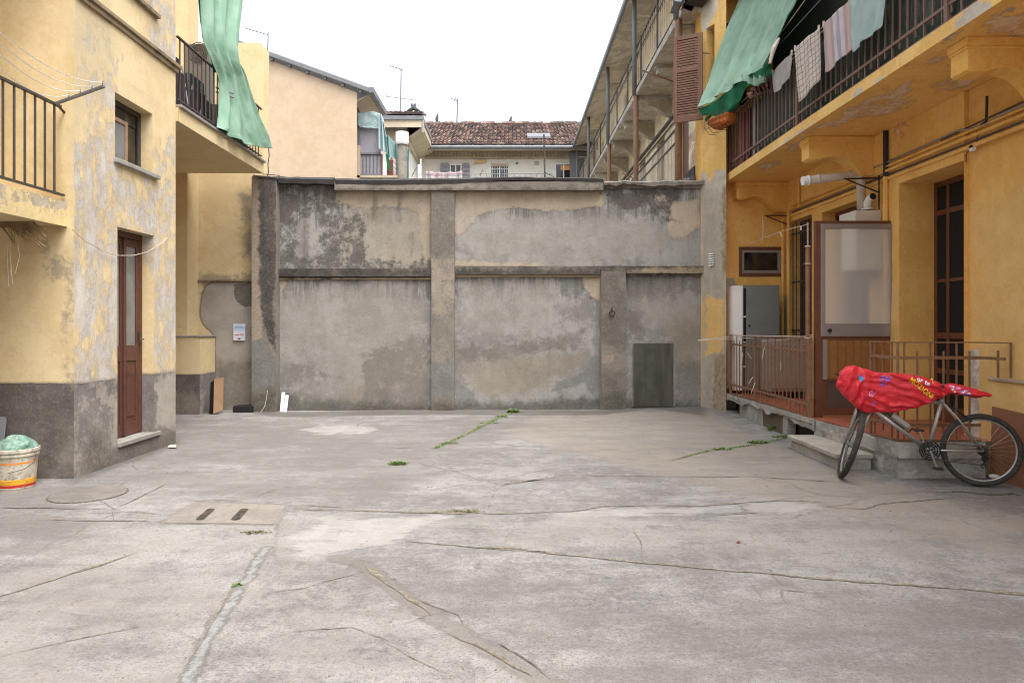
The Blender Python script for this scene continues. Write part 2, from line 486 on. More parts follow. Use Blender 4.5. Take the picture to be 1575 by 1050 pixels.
def ground_mat():
    t = NT('cracked courtyard concrete')
    n1 = t.noise(.55, 12, .66); n2 = t.noise(2.2, 14, .76, off=(4, 2, 0)); n3 = t.noise(70, 6, .8); n4 = t.noise(4.5, 14, .8, off=(9, 1, 0))
    nl = t.noise(1.6, 12, .74, stretch=(.5, 2.0, 1), off=(2, 7, 0))
    f = t.math('ADD', t.math('MULTIPLY', n1, .55), t.math('MULTIPLY', nl, .45))
    col = t.mix(t.mr(f, .44, .56), C(160, 157, 155, KG), C(202, 199, 196, KG))
    col = t.mix(t.math('MULTIPLY', t.mr(n2, .50, .57), .5), col, C(152, 144, 140, KG))
    col = t.mix(t.math('MULTIPLY', t.mr(n4, .52, .57), .42), col, C(216, 209, 201, KG))
    col = t.mix(t.math('MULTIPLY', t.mr(n4, .48, .43), .5), col, C(150, 142, 136, KG))
    col = t.mix(t.math('MULTIPLY', t.mr(n3, .51, .57), .6), col, C(104, 100, 97, KG))
    n6 = t.noise(24, 8, .85, off=(5, 5, 5))
    col = t.mix(t.math('MULTIPLY', t.mr(n6, .525, .56), .3), col, C(118, 112, 108, KG))
    col = t.mix(t.math('MULTIPLY', t.mr(n6, .475, .44), .2), col, C(222, 216, 210, KG))
    # small aggregate spots
    v = t.n.new('ShaderNodeTexVoronoi'); v.inputs['Scale'].default_value = 26; t.l.new(t.tc, v.inputs['Vector'])
    spot = t.math('MULTIPLY', t.mr(v.outputs['Distance'], .05, .13, 1, 0), t.mr(n2, .5, .6))
    col = t.mix(t.math('MULTIPLY', spot, .7), col, C(96, 90, 82, KG))
    v2 = t.n.new('ShaderNodeTexVoronoi'); v2.inputs['Scale'].default_value = 2.3; t.l.new(t.tc, v2.inputs['Vector'])
    sp2 = t.mr(v2.outputs['Distance'], .03, .06, 1, 0)
    col = t.mix(t.math('MULTIPLY', sp2, .5), col, C(110, 104, 96, KG))
    # hairline cracks
    ve = t.n.new('ShaderNodeTexVoronoi'); ve.feature = 'DISTANCE_TO_EDGE'; ve.inputs['Scale'].default_value = .55
    mp = t.n.new('ShaderNodeMix'); mp.data_type = 'VECTOR'; mp.inputs[0].default_value = .16
    nn = t.n.new('ShaderNodeTexNoise'); nn.inputs['Scale'].default_value = 2.2; nn.inputs['Detail'].default_value = 8; t.l.new(t.tc, nn.inputs['Vector'])
    t.l.new(t.tc, mp.inputs[4]); t.l.new(nn.outputs['Color'], mp.inputs[5]); t.l.new(mp.outputs[1], ve.inputs['Vector'])
    hair = t.math('MULTIPLY', t.mr(ve.outputs['Distance'], .002, .006, 1, 0), t.mr(n1, .48, .56))
    col = t.mix(t.math('MULTIPLY', hair, .55), col, C(96, 90, 82, KG))
    hgt = t.math('ADD', t.math('MULTIPLY', n3, .35), t.math('ADD', t.math('MULTIPLY', n4, .4), t.math('MULTIPLY', hair, -.5)))
    for L in gl:
        wz = t.noise(L['scale'], 14, .8, off=(L['scale'], 3, 0), stretch=L.get('st'))
        a = t.attr(L['attr'])
        if 'cap' in L: a = t.math('MINIMUM', a, .5 + L['cap'])
        val = t.math('ADD', a, t.math('MULTIPLY', t.math('SUBTRACT', wz, .5), 2 * L['amp']))
        mk = t.mr(val, .5 - L['w'], .5 + L['w'])
        lc = t.mix(t.mr(n4, .42, .58), L['col'], L['col2'])
        lc = t.mix(t.math('MULTIPLY', t.mr(n3, .5, .66), .35), lc, C(112, 106, 98, KG))
        col = t.mix(t.math('MULTIPLY', mk, L['k']), col, lc)
        if L.get('edge'):
            w = L['w']
            e = t.math('MULTIPLY', t.math('MULTIPLY', t.mr(val, .5 - w * 3, .5 - w), t.mr(val, .5 + w, .5 + w * 3, 1, 0)), L['edge'])
            col = t.mix(e, col, C(98, 90, 78, KG))
        if L.get('h'): hgt = t.math('ADD', hgt, t.math('MULTIPLY', mk, L['h']))
    return t.done(col, .92, t.bump(hgt, .5, .009))
M['ground'] = ground_mat()
def build_ground():
    def axis(a, b, st, far):
        out = [a - far, a - far * .5, a - far * .2, a - 3, a - 1]
        mid = list(np.arange(a, b, st)) + [b]
        return np.array(out + mid + [b + 1, b + 3, b + far * .2, b + far * .5, b + far])
    xs, ys = axis(-6.6, 6.6, .03, 70), axis(1.6, 12.4, .03, 70)
    X, Y = np.meshgrid(xs, ys, indexing='ij')
    Z = gz(X, Y)
    Z = np.where((Y > 12.4), Z * np.clip(1 - (Y - 12.4), 0, 1), Z)
    n, m = len(xs), len(ys)
    idx = np.arange(n * m).reshape(n, m)
    faces = np.stack([idx[:-1, :-1], idx[1:, :-1], idx[1:, 1:], idx[:-1, 1:]], -1).reshape(-1, 4)
    me = bpy.data.meshes.new('ground')
    me.vertices.add(n * m); me.vertices.foreach_set('co', np.stack([X, Y, Z], -1).ravel())
    me.loops.add(faces.size); me.loops.foreach_set('vertex_index', faces.ravel())
    me.polygons.add(len(faces)); me.polygons.foreach_set('loop_start', np.arange(0, faces.size, 4))
    me.polygons.foreach_set('use_smooth', np.ones(len(faces), bool))
    me.materials.append(M['ground']); me.update(calc_edges=True); me.validate()
    o = bpy.data.objects.new('ground', me)
    p = np.stack([X.ravel(), Y.ravel()], 1)
    Ls = {
     'dark1': [gpoly([(270, 645), (640, 650), (760, 665), (690, 720), (560, 775), (300, 762), (90, 745), (0, 760), (0, 850), (180, 850), (60, 770), (140, 742)]), gpoly([(850, 690), (1200, 680), (1300, 700), (1000, 720)]),
               gpoly([(0, 880), (300, 880), (260, 960), (0, 1000)]), gpoly([(900, 960), (1300, 900), (1575, 930), (1575, 1050), (900, 1050)]), gpoly([(640, 900), (860, 900), (900, 980), (760, 970)]),
               gpoly([(430, 660), (760, 640), (1060, 640), (1000, 655), (700, 672)])],
     'tan': [gpoly([(830, 636), (1085, 632), (1180, 680), (1290, 720), (1450, 770), (1575, 800), (1575, 850), (1150, 760), (900, 700), (780, 670)])],
     'pale': [gpoly([(130, 820), (420, 800), (560, 790), (480, 870), (330, 960), (260, 1050), (0, 1050), (0, 900)]), gpoly([(420, 900), (600, 930), (800, 1050), (420, 1050)]), gpoly([(560, 800), (1500, 790), (1575, 880), (900, 850)])],
     'trench': [('line', gpoly([(515, 858), (560, 868), (600, 900), (635, 926), (668, 950), (702, 968), (728, 985), (770, 1010), (800, 1026), (850, 1052)]), .055)],
     'mortar': [('line', gpoly([(410, 842), (396, 862), (385, 885), (366, 905), (352, 930), (332, 960), (316, 985), (290, 1040), (270, 1090)]), .032),
                gpoly([(1060, 779), (1130, 774), (1150, 786), (1110, 790), (1070, 788)]), gpoly([(930, 781), (990, 778), (1010, 788), (950, 792)])],
     'white': [gpoly([(440, 830), (500, 800), (640, 795), (690, 793), (640, 808), (600, 835), (470, 850)]), gpoly([(460, 660), (500, 655), (570, 656), (588, 660), (560, 666), (500, 668)]),
               gpoly([(1145, 773), (1200, 770), (1270, 775), (1230, 786), (1160, 786)]), gpoly([(840, 792), (920, 784), (1000, 782), (1130, 780), (1060, 788), (900, 796)]), gpoly([(115, 757), (143, 757), (140, 763), (118, 763)])],
     'moss': [('line', gpoly([(668, 690), (700, 676), (740, 656), (772, 640), (790, 634)]), .03), ('line', gpoly([(1060, 700), (1110, 690), (1160, 683), (1215, 672)]), .012), ('line', gpoly([(640, 788), (730, 787)]), .0), ('line', gpoly([(375, 818), (410, 820)]), .01)],
     'slab': [gpoly([(243, 805), (300, 771), (446, 776), (424, 807)])],
     'foot': [gpoly([(387, 634), (700, 630), (930, 630), (1085, 622), (1085, 640), (1000, 628), (930, 638), (640, 638), (420, 641)]), gpoly([(110, 745), (275, 684), (272, 676), (110, 728)])],
    }
    at = {}
    for k, pl in Ls.items():
        sd = np.full(len(p), 9.0)
        for q in pl:
            sd = np.minimum(sd, sd_line(p, q[1], q[2]) if q[0] == 'line' else sd_poly(p, q))
        at[k] = np.clip(.5 - sd, -2, 3)
    setattrs(o, at)
    tag(o, kind='structure')
    return adopt(o, None)
ground = build_ground()

def crack_mat(name, c, c2):
    t = NT(name); n = t.noise(30, 8, .75)
    return t.done(t.mix(t.mr(n, .42, .56), c, c2), .95, t.bump(n, .8, .01))
M['crack'] = crack_mat('dirt in the cracks', C(118, 110, 95, .7), C(156, 146, 130, .7))
M['crack_dark'] = crack_mat('dark gap', C(78, 72, 64, .7), C(124, 116, 104, .7))
def ribbon(pts, w, mat, name='crack', seed=0, rough=.02, z=.004):
    g = [G(*p) for p in pts]
    out = []
    for i in range(len(g) - 1):
        k = max(2, int((g[i + 1] - g[i]).length / .02))
        out += [g[i].lerp(g[i + 1], j / k) for j in range(k)]
    out.append(g[-1]); n = len(out)
    s = np.cumsum([0] + [(out[i + 1] - out[i]).length for i in range(n - 1)])
    d = (fbm(s * 3 + seed * 9, s * 0, seed, 6) - .5) * rough * 3.2
    wd = w * (.25 + 2.6 * fbm(s * 6, s * 0 + 3, seed + 5, 6) ** 2.2) * np.minimum(1, np.minimum(s + .05, s[-1] - s + .05) / .3)
    j1 = (fbm(s * 34, s * 0, seed + 9, 4) - .5) * w * 2.6
    vs = []
    for i in range(n):
        a, b = out[max(i - 1, 0)], out[min(i + 1, n - 1)]
        t = (b - a).normalized(); nn = Vector((-t.y, t.x, 0))
        c = out[i] + nn * float(d[i])
        for sg in (-1, 1):
            q = c + nn * (sg * float(wd[i]) + float(j1[i]) * (1 if sg > 0 else .3))
            vs.append((q.x, q.y, float(gz(q.x, q.y)) + z))
    mb = MB(); mb.add(vs, [(2 * i, 2 * i + 2, 2 * i + 3, 2 * i + 1) for i in range(n - 1)])
    return mb.build(name, mat, ground)
CR = [
 ([(622, 832), (700, 838), (760, 845), (830, 850), (900, 858), (1000, 867), (1100, 876), (1200, 884), (1300, 892), (1400, 899), (1500, 907), (1575, 914), (1640, 920)], .011, 'crack'),
 ([(735, 843), (790, 842), (840, 850)], .022, 'crack'),
 ([(455, 783), (520, 785), (600, 787), (700, 788), (760, 790), (830, 789), (885, 786), (930, 778), (1000, 778), (1080, 778), (1140, 773), (1200, 770), (1290, 772)], .009, 'crack'),
 ([(1265, 780), (1330, 783), (1350, 776), (1420, 769), (1470, 765)], .010, 'crack'),
 ([(755, 750), (790, 743), (830, 737), (868, 731), (1000, 732), (1150, 733), (1300, 742)], .008, 'crack'),
 ([(775, 745), (800, 741), (835, 737)], .02, 'crack'),
 ([(668, 690), (700, 675), (740, 655), (780, 637), (800, 632)], .022, 'crack'),
 ([(1030, 708), (1090, 693), (1140, 687), (1170, 682), (1225, 670)], .012, 'crack'),
 ([(0, 781), (100, 782), (175, 783)], .006, 'crack_dark'),
 ([(175, 783), (215, 764), (262, 742)], .004, 'crack_dark'),
 ([(60, 799), (120, 800), (175, 800), (232, 801)], .008, 'crack'),
 ([(175, 783), (174, 800)], .004, 'crack_dark'),
 ([(-20, 925), (50, 902), (110, 882), (160, 868), (212, 848)], .010, 'crack'),
 ([(1445, 758), (1480, 756), (1520, 761), (1560, 760), (1585, 765)], .022, 'crack_dark'),
 ([(789, 805), (790, 812), (782, 824), (775, 838)], .003, 'crack'),
 ([(972, 812), (985, 832), (988, 848), (988, 862)], .003, 'crack'),
 ([(560, 866), (602, 898), (636, 922), (668, 946)], .012, 'crack'), ([(690, 972), (728, 992), (775, 1018), (815, 1040)], .01, 'crack'), ([(645, 923), (690, 940), (705, 945), (712, 958)], .005, 'crack_dark'),
 ([(770, 990), (800, 1010), (830, 1030), (848, 1045)], .005, 'crack_dark'),
 ([(400, 912), (470, 905), (520, 890), (560, 880)], .004, 'crack'),
 ([(402, 978), (470, 970), (540, 966), (600, 985)], .003, 'crack'),
 ([(300, 770), (340, 769), (380, 771)], .005, 'crack_dark'), ([(240, 805), (330, 806), (426, 808)], .003, 'crack'),
 ([(446, 777), (540, 781)], .006, 'crack'), ([(380, 770), (430, 748)], .004, 'crack'),
 ([(374, 888), (352, 918), (322, 965), (300, 1010)], .004, 'crack'),
 ([(612, 689), (640, 689)], .03, 'crack'), ([(0, 1010), (130, 980), (240, 960)], .003, 'crack'), ([(1180, 905), (1260, 912)], .003, 'crack'),
 ([(1060, 792), (1100, 793), (1180, 787)], .004, 'crack'), ([(1405, 820), (1500, 826)], .002, 'crack'),
 ([(600, 990), (640, 1015), (700, 1040)], .002, 'crack'), ([(855, 775), (830, 770), (815, 778)], .002, 'crack'),
]
for i, (pts, w, mt) in enumerate(CR):
    ribbon(pts, w * 1.3, M[mt], seed=i * 3 + 1, rough=.012 if w < .006 else .02)

# round cement manhole cover
mh = thing('manhole_cover', 'round cement manhole cover set flush in the ground near the plastic bucket', 'manhole cover', G(136, 760))
M['cement'] = plaster('cement cover', C(172, 164, 156, KG), C(150, 143, 136, KG), C(110, 104, 96, KG), bump=.5)
c = G(136, 760)
MB().lathe((c.x, c.y, -.05), [(.30, 0), (.30, .058), (.285, .062)], 48).build('lid', M['cement'], mh)
MB().lathe((c.x, c.y, -.05), [(.312, .050), (.3121, .0555)], 48).build('rim', M['crack_dark'], mh)
# drain slab with two slots
c = G(345, 788)
dr = thing('drain_grate', 'pinkish stone drain slab with two long open slots in the ground', 'drain', c)
a, b, d, e = G(252, 804), G(302, 773), G(440, 777), G(420, 806)
up = Vector((0, 0, .0045))
M['slot'] = crack_mat('dirt filled slot', C(40, 34, 28, .8), C(84, 74, 60, .8))
M['drainstone'] = plaster('drain slab stone', C(190, 180, 170, KG), C(170, 161, 152, KG), C(130, 120, 108, KG), bump=.5)
mb = MB(); mb.add([p_ - Vector((0, 0, .02)) for p_ in (a, e, d, b)] + [p_ + up for p_ in (a, e, d, b)], [(4, 5, 6, 7), (0, 1, 5, 4), (1, 2, 6, 5), (2, 3, 7, 6), (3, 0, 4, 7)])
mb.build('slab', M['drainstone'], dr)
for (x0, x1) in (((302, 314, 330, 318), 0), ((356, 369, 382, 369), 0)):
    q = [G(x0[0], 799), G(x0[1], 799), G(x0[2], 785), G(x0[3], 785)]
    mb = MB(); n = 12
    # rounded slot
    a0, a1 = (q[0] + q[1]) / 2, (q[2] + q[3]) / 2
    w = (q[1] - q[0]).length / 2; ax = (a1 - a0).normalized(); sx = Vector((ax.y, -ax.x, 0))
    ring = [a0 + sx * w * math.cos(t) - ax * w * math.sin(t) for t in np.linspace(0, math.pi, n)] + [a1 - sx * w * math.cos(t) + ax * w * math.sin(t) for t in np.linspace(0, math.pi, n)]
    mb.add([v + Vector((0, 0, .0105)) for v in ring], [tuple(range(len(ring)))])
    mb.build('slot', M['slot'], dr)

# weeds
def leaf_mat(name, a, b):
    t = NT(name); n = t.noise(30, 3, .5)
    return t.done(t.mix(t.mr(n, .35, .65), a, b), .6)
M['weed'] = leaf_mat('weed green', C(142, 166, 96, .72), C(100, 130, 66, .72))
M['weed_dry'] = leaf_mat('dry weed', C(150, 146, 96, .6), C(104, 112, 66, .6))
def weed(px, py, r, h, n, label, mat='weed', seed=1, el=1.0):
    c = G(px, py); q = random.Random(seed)
    t = thing('weed_tuft', label, 'weed', c, 'weeds growing in the cracks of the yard')
    mb = MB()
    for i in range(n):
        a = q.uniform(0, 6.283); rr = r * math.sqrt(q.random())
        b = Vector((c.x + rr * math.cos(a) * el, c.y + rr * math.sin(a) * .7, c.z))
        hh = h * q.uniform(.4, 1) * (1 - .5 * rr / r); l = Vector((q.uniform(-1, 1), q.uniform(-1, 1), 0)) * h * .8
        s = Vector((-l.y, l.x, 0)).normalized() * q.uniform(.004, .009)
        m1 = b + l * .4 + Vector((0, 0, hh * .7)); tip = b + l + Vector((0, 0, hh))
        mb.add([b - s * .5, b + s * .5, m1 + s, tip, m1 - s], [(0, 1, 2, 4), (4, 2, 3)])
    mb.build('leaves', M[mat], t)
weed(789, 634, .10, .09, 260, 'bright green weed tuft at the foot of the grey wall', seed=1)
weed(771, 641, .07, .04, 90, 'thin green weeds along the diagonal crack just below the tuft at the wall', seed=12, el=1.6)
weed(752, 651, .12, .03, 90, 'low moss like weeds halfway along the diagonal crack', seed=2, el=1.5)
weed(612, 714, .085, .06, 200, 'lone small green weed in the middle of the yard', seed=3, el=1.2)
weed(690, 682, .10, .03, 100, 'faded weeds at the near end of the diagonal crack', 'weed_dry', seed=4, el=1.4)
weed(1166, 681, .10, .055, 200, 'fresh green clump in the crack left of the stone step', seed=5, el=1.4)
weed(1112, 691, .09, .04, 110, 'small weeds in the crack farthest left of the stone step', seed=6, el=1.5)
weed(1204, 672, .10, .05, 120, 'weeds growing under the edge of the porch by the step', seed=7, el=1.5)
weed(1188, 662, .05, .13, 60, 'tall thin weed standing before the porch vent', seed=8)
weed(392, 819, .07, .025, 55, 'low yellowish weeds in front of the drain slab', 'weed_dry', seed=9, el=1.5)
weed(712, 786, .09, .022, 60, 'dry yellowish weeds in the middle of the long crack', 'weed_dry', seed=10, el=2)
weed(364, 900, .03, .02, 30, 'tiny weed beside the grey mortar seam in the foreground', seed=11)

# moss and seedlings following the two overgrown cracks
def weed_strip(pts, n, w, h, label, seed, mat='weed'):
    g = [G(*p) for p in pts]; q = random.Random(seed); c = g[len(g) // 2]
    t = thing('crack_weeds', label, 'weeds', c); t['kind'] = 'stuff'
    mb = MB()
    for i in range(n):
        k = q.randrange(len(g) - 1); b = g[k].lerp(g[k + 1], q.random()); cl = .25 + .9 * float(fbm(b.x * 3.1, b.y * 3.1, seed, 3))
        if q.random() > cl: continue
        b = b + Vector((q.gauss(0, w), q.gauss(0, w * .6), 0)); hh = h * q.uniform(.3, 1) * cl; l = Vector((q.uniform(-1, 1), q.uniform(-1, 1), 0)) * .02
        s = Vector((-l.y, l.x, 0)).normalized() * q.uniform(.003, .007); m1 = b + l * .4 + Vector((0, 0, hh * .7)); tip = b + l + Vector((0, 0, hh))
        mb.add([b - s * .5, b + s * .5, m1 + s, tip, m1 - s], [(0, 1, 2, 4), (4, 2, 3)])
    mb.build('leaves', M[mat], t)
weed_strip([(668, 690), (700, 676), (740, 656), (772, 640), (800, 632)], 1500, .018, .025, 'green weeds lining the diagonal crack in the middle of the yard', 3)
weed_strip([(1050, 704), (1090, 693), (1140, 687), (1170, 682), (1215, 671)], 900, .016, .022, 'sparse weeds lining the crack that leads to the stone step', 5)
weed_strip([(640, 788), (700, 787), (735, 787)], 260, .02, .015, 'dry moss on the long crack in the middle of the yard', 7, 'weed_dry')
# scattered pebbles and grit
peb = MB(); q = random.Random(21)
for i in range(900):
    y = 2.7 + 9 * q.random() ** 1.4; x = q.uniform(-.78, .75) * y
    if x < -4.15 or x > 3.3: continue
    r = q.uniform(.003, .009) * (1.4 if y > 6 else 1); z = float(gz(x, y)); a = q.uniform(0, 3)
    ca, sa = math.cos(a) * r, math.sin(a) * r
    peb.add([(x + ca, y + sa, z), (x - sa, y + ca, z), (x - ca, y - sa, z), (x + sa, y - ca, z), (x + ca * .3, y, z + r * .8)], [(0, 1, 4), (1, 2, 4), (2, 3, 4), (3, 0, 4)])
o = peb.build('grit', M['crack'], None); tag(o, 'scattered grit and small stones on the yard floor', 'grit', kind='stuff')

# ================================================================== LEFT HOUSE
XL = -4.24
YL0, YL1 = 6.65, 8.68
YB = 12.1                  # back wall of the recess
def pS(x, pts): return [(PS(px, py, x).y, PS(px, py, x).z) for px, py in pts]
def pF(Y, pts): return [(P(px, py, Y).x, P(px, py, Y).z) for px, py in pts]
YEL, YEL2 = C(240, 218, 172, .78), C(232, 206, 158, .78)
GR, GR2 = C(188, 182, 172, .70), C(168, 163, 156, .70)
DADO, DADO2 = C(118, 110, 106, .70), C(92, 86, 84, .70)
left_layers = [
 dict(attr='peel', col=C(222, 218, 214, .76), col2=C(204, 199, 195, .76), amp=.8, w=.03, scale=5.5, cap=-.04, k=.85, h=-1.2, edge=.14, ls=7, nr=.74, st=(1, 1, .6)),  # edge: dark rim in both peel layers, painted shade of lifted plaster
 dict(attr='peel2', col=C(224, 220, 216, .76), col2=C(206, 201, 197, .76), amp=.8, w=.03, scale=2.6, cap=-.01, k=.8, h=-1.0, edge=.10, ls=5, nr=.74, st=(1.6, 1.6, .7)),
 dict(attr='cream', col=C(222, 205, 168, .70), col2=C(205, 190, 160, .70), amp=.4, w=.1, scale=2, cap=.1, k=.5),
 dict(attr='dado', col=C(142, 137, 138, .66), col2=C(122, 118, 119, .66), amp=.02, w=.008, scale=6, edge=.3),
 dict(attr='dadopeel', col=C(198, 190, 180, .70), col2=C(172, 165, 158, .70), amp=.7, w=.04, scale=5, cap=-.02, k=.6, nr=.76),
 dict(attr='footlight', col=C(196, 190, 180, .70), col2=C(176, 170, 162, .70), amp=.2, w=.03, scale=4, k=.8),
 dict(attr='footdark', col=C(100, 95, 92, .66), col2=C(80, 76, 73, .66), amp=.3, w=.08, scale=5, k=.6),
]
M['left_plaster'] = plaster('peeling pale yellow plaster', YEL, YEL2, C(200, 172, 120), left_layers, low=1.1, speck=.3, bump=.35, streak=(C(222, 204, 168, .75), .3), seed=1, grit=.15)
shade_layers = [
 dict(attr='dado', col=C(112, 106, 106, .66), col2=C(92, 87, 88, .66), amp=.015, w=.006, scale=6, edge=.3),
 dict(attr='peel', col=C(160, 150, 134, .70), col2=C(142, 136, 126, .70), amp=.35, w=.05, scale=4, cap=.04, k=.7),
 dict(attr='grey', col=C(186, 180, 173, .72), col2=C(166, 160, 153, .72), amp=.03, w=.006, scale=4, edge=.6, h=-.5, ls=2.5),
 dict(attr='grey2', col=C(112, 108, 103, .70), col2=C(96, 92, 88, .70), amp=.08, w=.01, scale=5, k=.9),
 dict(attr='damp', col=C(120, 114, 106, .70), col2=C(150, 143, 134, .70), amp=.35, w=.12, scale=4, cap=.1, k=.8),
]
M['left_shade'] = plaster('shaded yellow plaster', C(230, 209, 166, .8), C(220, 196, 150, .8), C(170, 145, 100), shade_layers, low=.9, speck=.2, bump=.25, seed=3, grit=.12)  # darker copy of the yellow plaster, shade put into its colour

lh = thing('left_house', 'pale yellow peeling house with red brown door and small window on the left', 'house', (XL, YL0, 0))
dY0, dY1, dZ0, dZ1 = 7.39, 8.15, .215, 2.56
wY0, wY1, wZ0, wZ1 = 7.345, 8.12, 3.29, 4.0
uY0, uY1 = 7.36, 8.12
wallgrid('facade_wall', M['left_plaster'], lh, (XL, 0, 0), (0, 1, 0), (0, 0, 1), YL0, YL1, -.1, 7.8, .05,
  holes=[(dY0, dY1, dZ0, dZ1, .14), (wY0, wY1, wZ0, wZ1, .14), (uY0, uY1, 5.22, 6.3, .14)], depthdir=(-1, 0, 0), wobble=.03, vcut=(.93,),
  layers={
   'peel': [pS(XL, [(112, 250), (180, 220), (180, 300), (270, 260), (268, 620), (240, 560), (240, 360), (178, 340), (180, 600), (118, 600)]), pS(XL, [(135, 60), (165, 60), (180, 150), (175, 240), (140, 230)]), pS(XL, [(240, 0), (272, 0), (272, 100), (240, 70)]), pS(XL, [(238, 230), (268, 220), (268, 300), (240, 320)])],
   'peel2': [pS(XL, [(108, 230), (150, 225), (178, 260), (178, 600), (112, 600)]), pS(XL, [(240, 340), (268, 330), (268, 520), (240, 540)]), pS(XL, [(178, 275), (240, 300), (240, 345), (178, 345)]), pS(XL, [(238, 20), (273, 10), (272, 95), (240, 75)])],
   'cream': [pS(XL, [(106, 0), (170, 0), (175, 140), (108, 200)])],
   'dado': [[(YL0 - 1, -1), (YL1 + 1, -1), (YL1 + 1, .90), (YL0 - 1, .93)]],
   'dadopeel': [[(YL0, .1), (YL0 + .5, .1), (dY0, .55), (dY0, .93), (YL0, .9)], [(8.2, .3), (8.7, .3), (8.7, .9), (8.2, .9)], [(YL0, 0), (YL0 + .12, 0), (YL0 + .12, .93), (YL0, .93)]],
   'footlight': [[(8.22, .3), (8.7, .12), (8.7, .88), (8.22, .86)], [(7.28, .2), (7.39, .2), (7.39, .7), (7.33, .6)]],
   'footdark': [[(6.9, -.2), (8.7, -.2), (8.7, .2), (8.3, .2), (7.4, .2), (7.3, .1), (7.1, .3), (6.9, .15)], [(6.75, .05), (7.05, .0), (7.2, .35), (6.9, .45)]],
  })
wallgrid('side_wall', M['left_shade'], lh, (0, YL0, 0), (1, 0, 0), (0, 0, 1), -8.5, XL, -.1, 7.8, .08, depthdir=(0, 1, 0), wobble=.03,
  layers={'dado': [[(-9, -1), (-4, -1), (-4, .93), (-9, .93)]],
          'peel': [[(-4.30, .93), (XL, .93), (XL, 2.3), (-4.32, 2.0)], [(-4.5, 2.0), (-4.3, 1.9), (-4.3, 2.2), (-4.5, 2.25)]],
          'damp': [pF(YL0, [(60, 650), (80, 735), (60, 740)]), pF(YL0, [(88, 690), (116, 660), (116, 740), (88, 740)])]})
MB().box(-8.5, XL - .14, YL0 + .02, YL1 - .02, -.1, dZ0 - .02).box(-8.5, XL - .9, YL0 + .05, YL1 - .05, 0, 7.8).build('inner_core', M['void'], lh)
wallgrid('end_wall', M['left_shade'], lh, (0, YL1, 0), (1, 0, 0), (0, 0, 1), -7.5, XL, -.1, 7.8, .2, depthdir=(0, -1, 0), layers={'dado': [[(-9, -1), (-4, -1), (-4, .9), (-9, .9)]]})
# ledge moulding under the upper window
MB().box(XL - .02, XL + .055, YL0, YL1 + .06, 4.755, 4.80).box(XL - .02, XL + .03, YL0, YL1 + .03, 4.70, 4.755).build('ledge', M['ledge'] if 'ledge' in M else plaster('grimy ledge', C(170, 150, 118, .70), C(120, 104, 84, .70), C(70, 62, 52), bump=.5), lh, bevel=.006)
M['ledge'] = bpy.data.materials['grimy ledge']
MB().box(XL - .1, XL + .05, uY0 - .04, uY1 + .1, 5.17, 5.22).build('sill', M['ledge'], lh, bevel=.006)
wu = MB().box(XL - .19, XL - .14, uY0, uY0 + .06, 5.22, 6.3).box(XL - .19, XL - .14, uY1 - .06, uY1, 5.22, 6.3).box(XL - .19, XL - .14, uY0 + .06, uY1 - .06, 5.22, 5.28).build('window', M['wood_brown'], lh)
MB().quad((XL - .17, uY0, 5.22), (XL - .17, uY1, 5.22), (XL - .17, uY1, 6.3), (XL - .17, uY0, 6.3)).build('pane', M['dark_glass'], wu)
# small window, one sash standing ajar
xw = XL - .14
win = MB().box(xw - .05, xw, wY0, wY0 + .05, wZ0, wZ1).box(xw - .05, xw, wY1 - .05, wY1, wZ0, wZ1).box(xw - .05, xw, wY0 + .05, wY1 - .05, wZ1 - .05, wZ1).box(xw - .05, xw, wY0 + .05, wY1 - .05, wZ0, wZ0 + .05).build('window', M['iron'], lh, bevel=.003)
MB().box(xw - .6, xw - .55, wY0, wY1, wZ0, wZ1).build('dark_room', M['void'], win)
MB().box(xw - .035, xw - .02, wY0 + .05, wY1 - .05, 3.80, 3.95).build('pane', M['dark_glass'], win)
M['frame_tan'] = paint('worn tan window wood', C(158, 128, 104), C(118, 92, 76), .7, 0, .7, 12, .3)
s0, s1 = wY0 + .0, 7.79
sash = MB()
xs_ = xw + .03
sash.box(xs_ - .03, xs_, s0, s0 + .05, 3.30, 3.80).box(xs_ - .03, xs_, s1 - .05, s1, 3.30, 3.80).box(xs_ - .03, xs_, s0 + .05, s1 - .05, 3.755, 3.80).box(xs_ - .03, xs_, s0 + .05, s1 - .05, 3.30, 3.345)
sa = sash.build('sash', M['frame_tan'], win, bevel=.003)
MB().box(xw - .035, xw - .022, 7.80, wY1 - .05, wZ0 + .05, 3.79).build('pane', M['dark_glass'], win)
MB().box(xs_ - .02, xs_ - .012, s0 + .05, s1 - .05, 3.345, 3.755).build('sash_glass', M['grey_glass'], win)
MB().box(XL - .12, XL + .05, wY0 - .03, wY1 + .1, wZ0 - .05, wZ0).build('sill', M['stone'], lh, bevel=.006)
# door
xd = XL - .14
door = MB()
door.box(xd - .05, xd, dY0, dY0 + .05, dZ0, dZ1).box(xd - .05, xd, dY1 - .05, dY1, dZ0, dZ1).box(xd - .05, xd, dY0 + .05, dY1 - .05, dZ1 - .07, dZ1)
dm = (dY0 + dY1) / 2
for a, b in ((dY0 + .052, dm - .002), (dm + .002, dY1 - .052)):
    door.box(xd - .045, xd - .008, a, a + .06, dZ0 + .01, dZ1 - .075).box(xd - .045, xd - .008, b - .06, b, dZ0 + .01, dZ1 - .075)
    for z0, z1 in ((dZ1 - .16, dZ1 - .075), (1.08, 1.26), (dZ0 + .01, dZ0 + .16)):
        door.box(xd - .043, xd - .01, a + .06, b - .06, z0, z1)
    door.box(xd - .037, xd - .022, a + .06, b - .06, dZ0 + .16, 1.08)
    door.box(xd - .03, xd - .014, a + .085, b - .085, dZ0 + .22, 1.02)
door.box(xd - .03, xd + .012, dm - .022, dm + .022, dZ0 + .02, dZ1 - .08)
door = door.build('door', M['wood_red'], lh, bevel=.004)
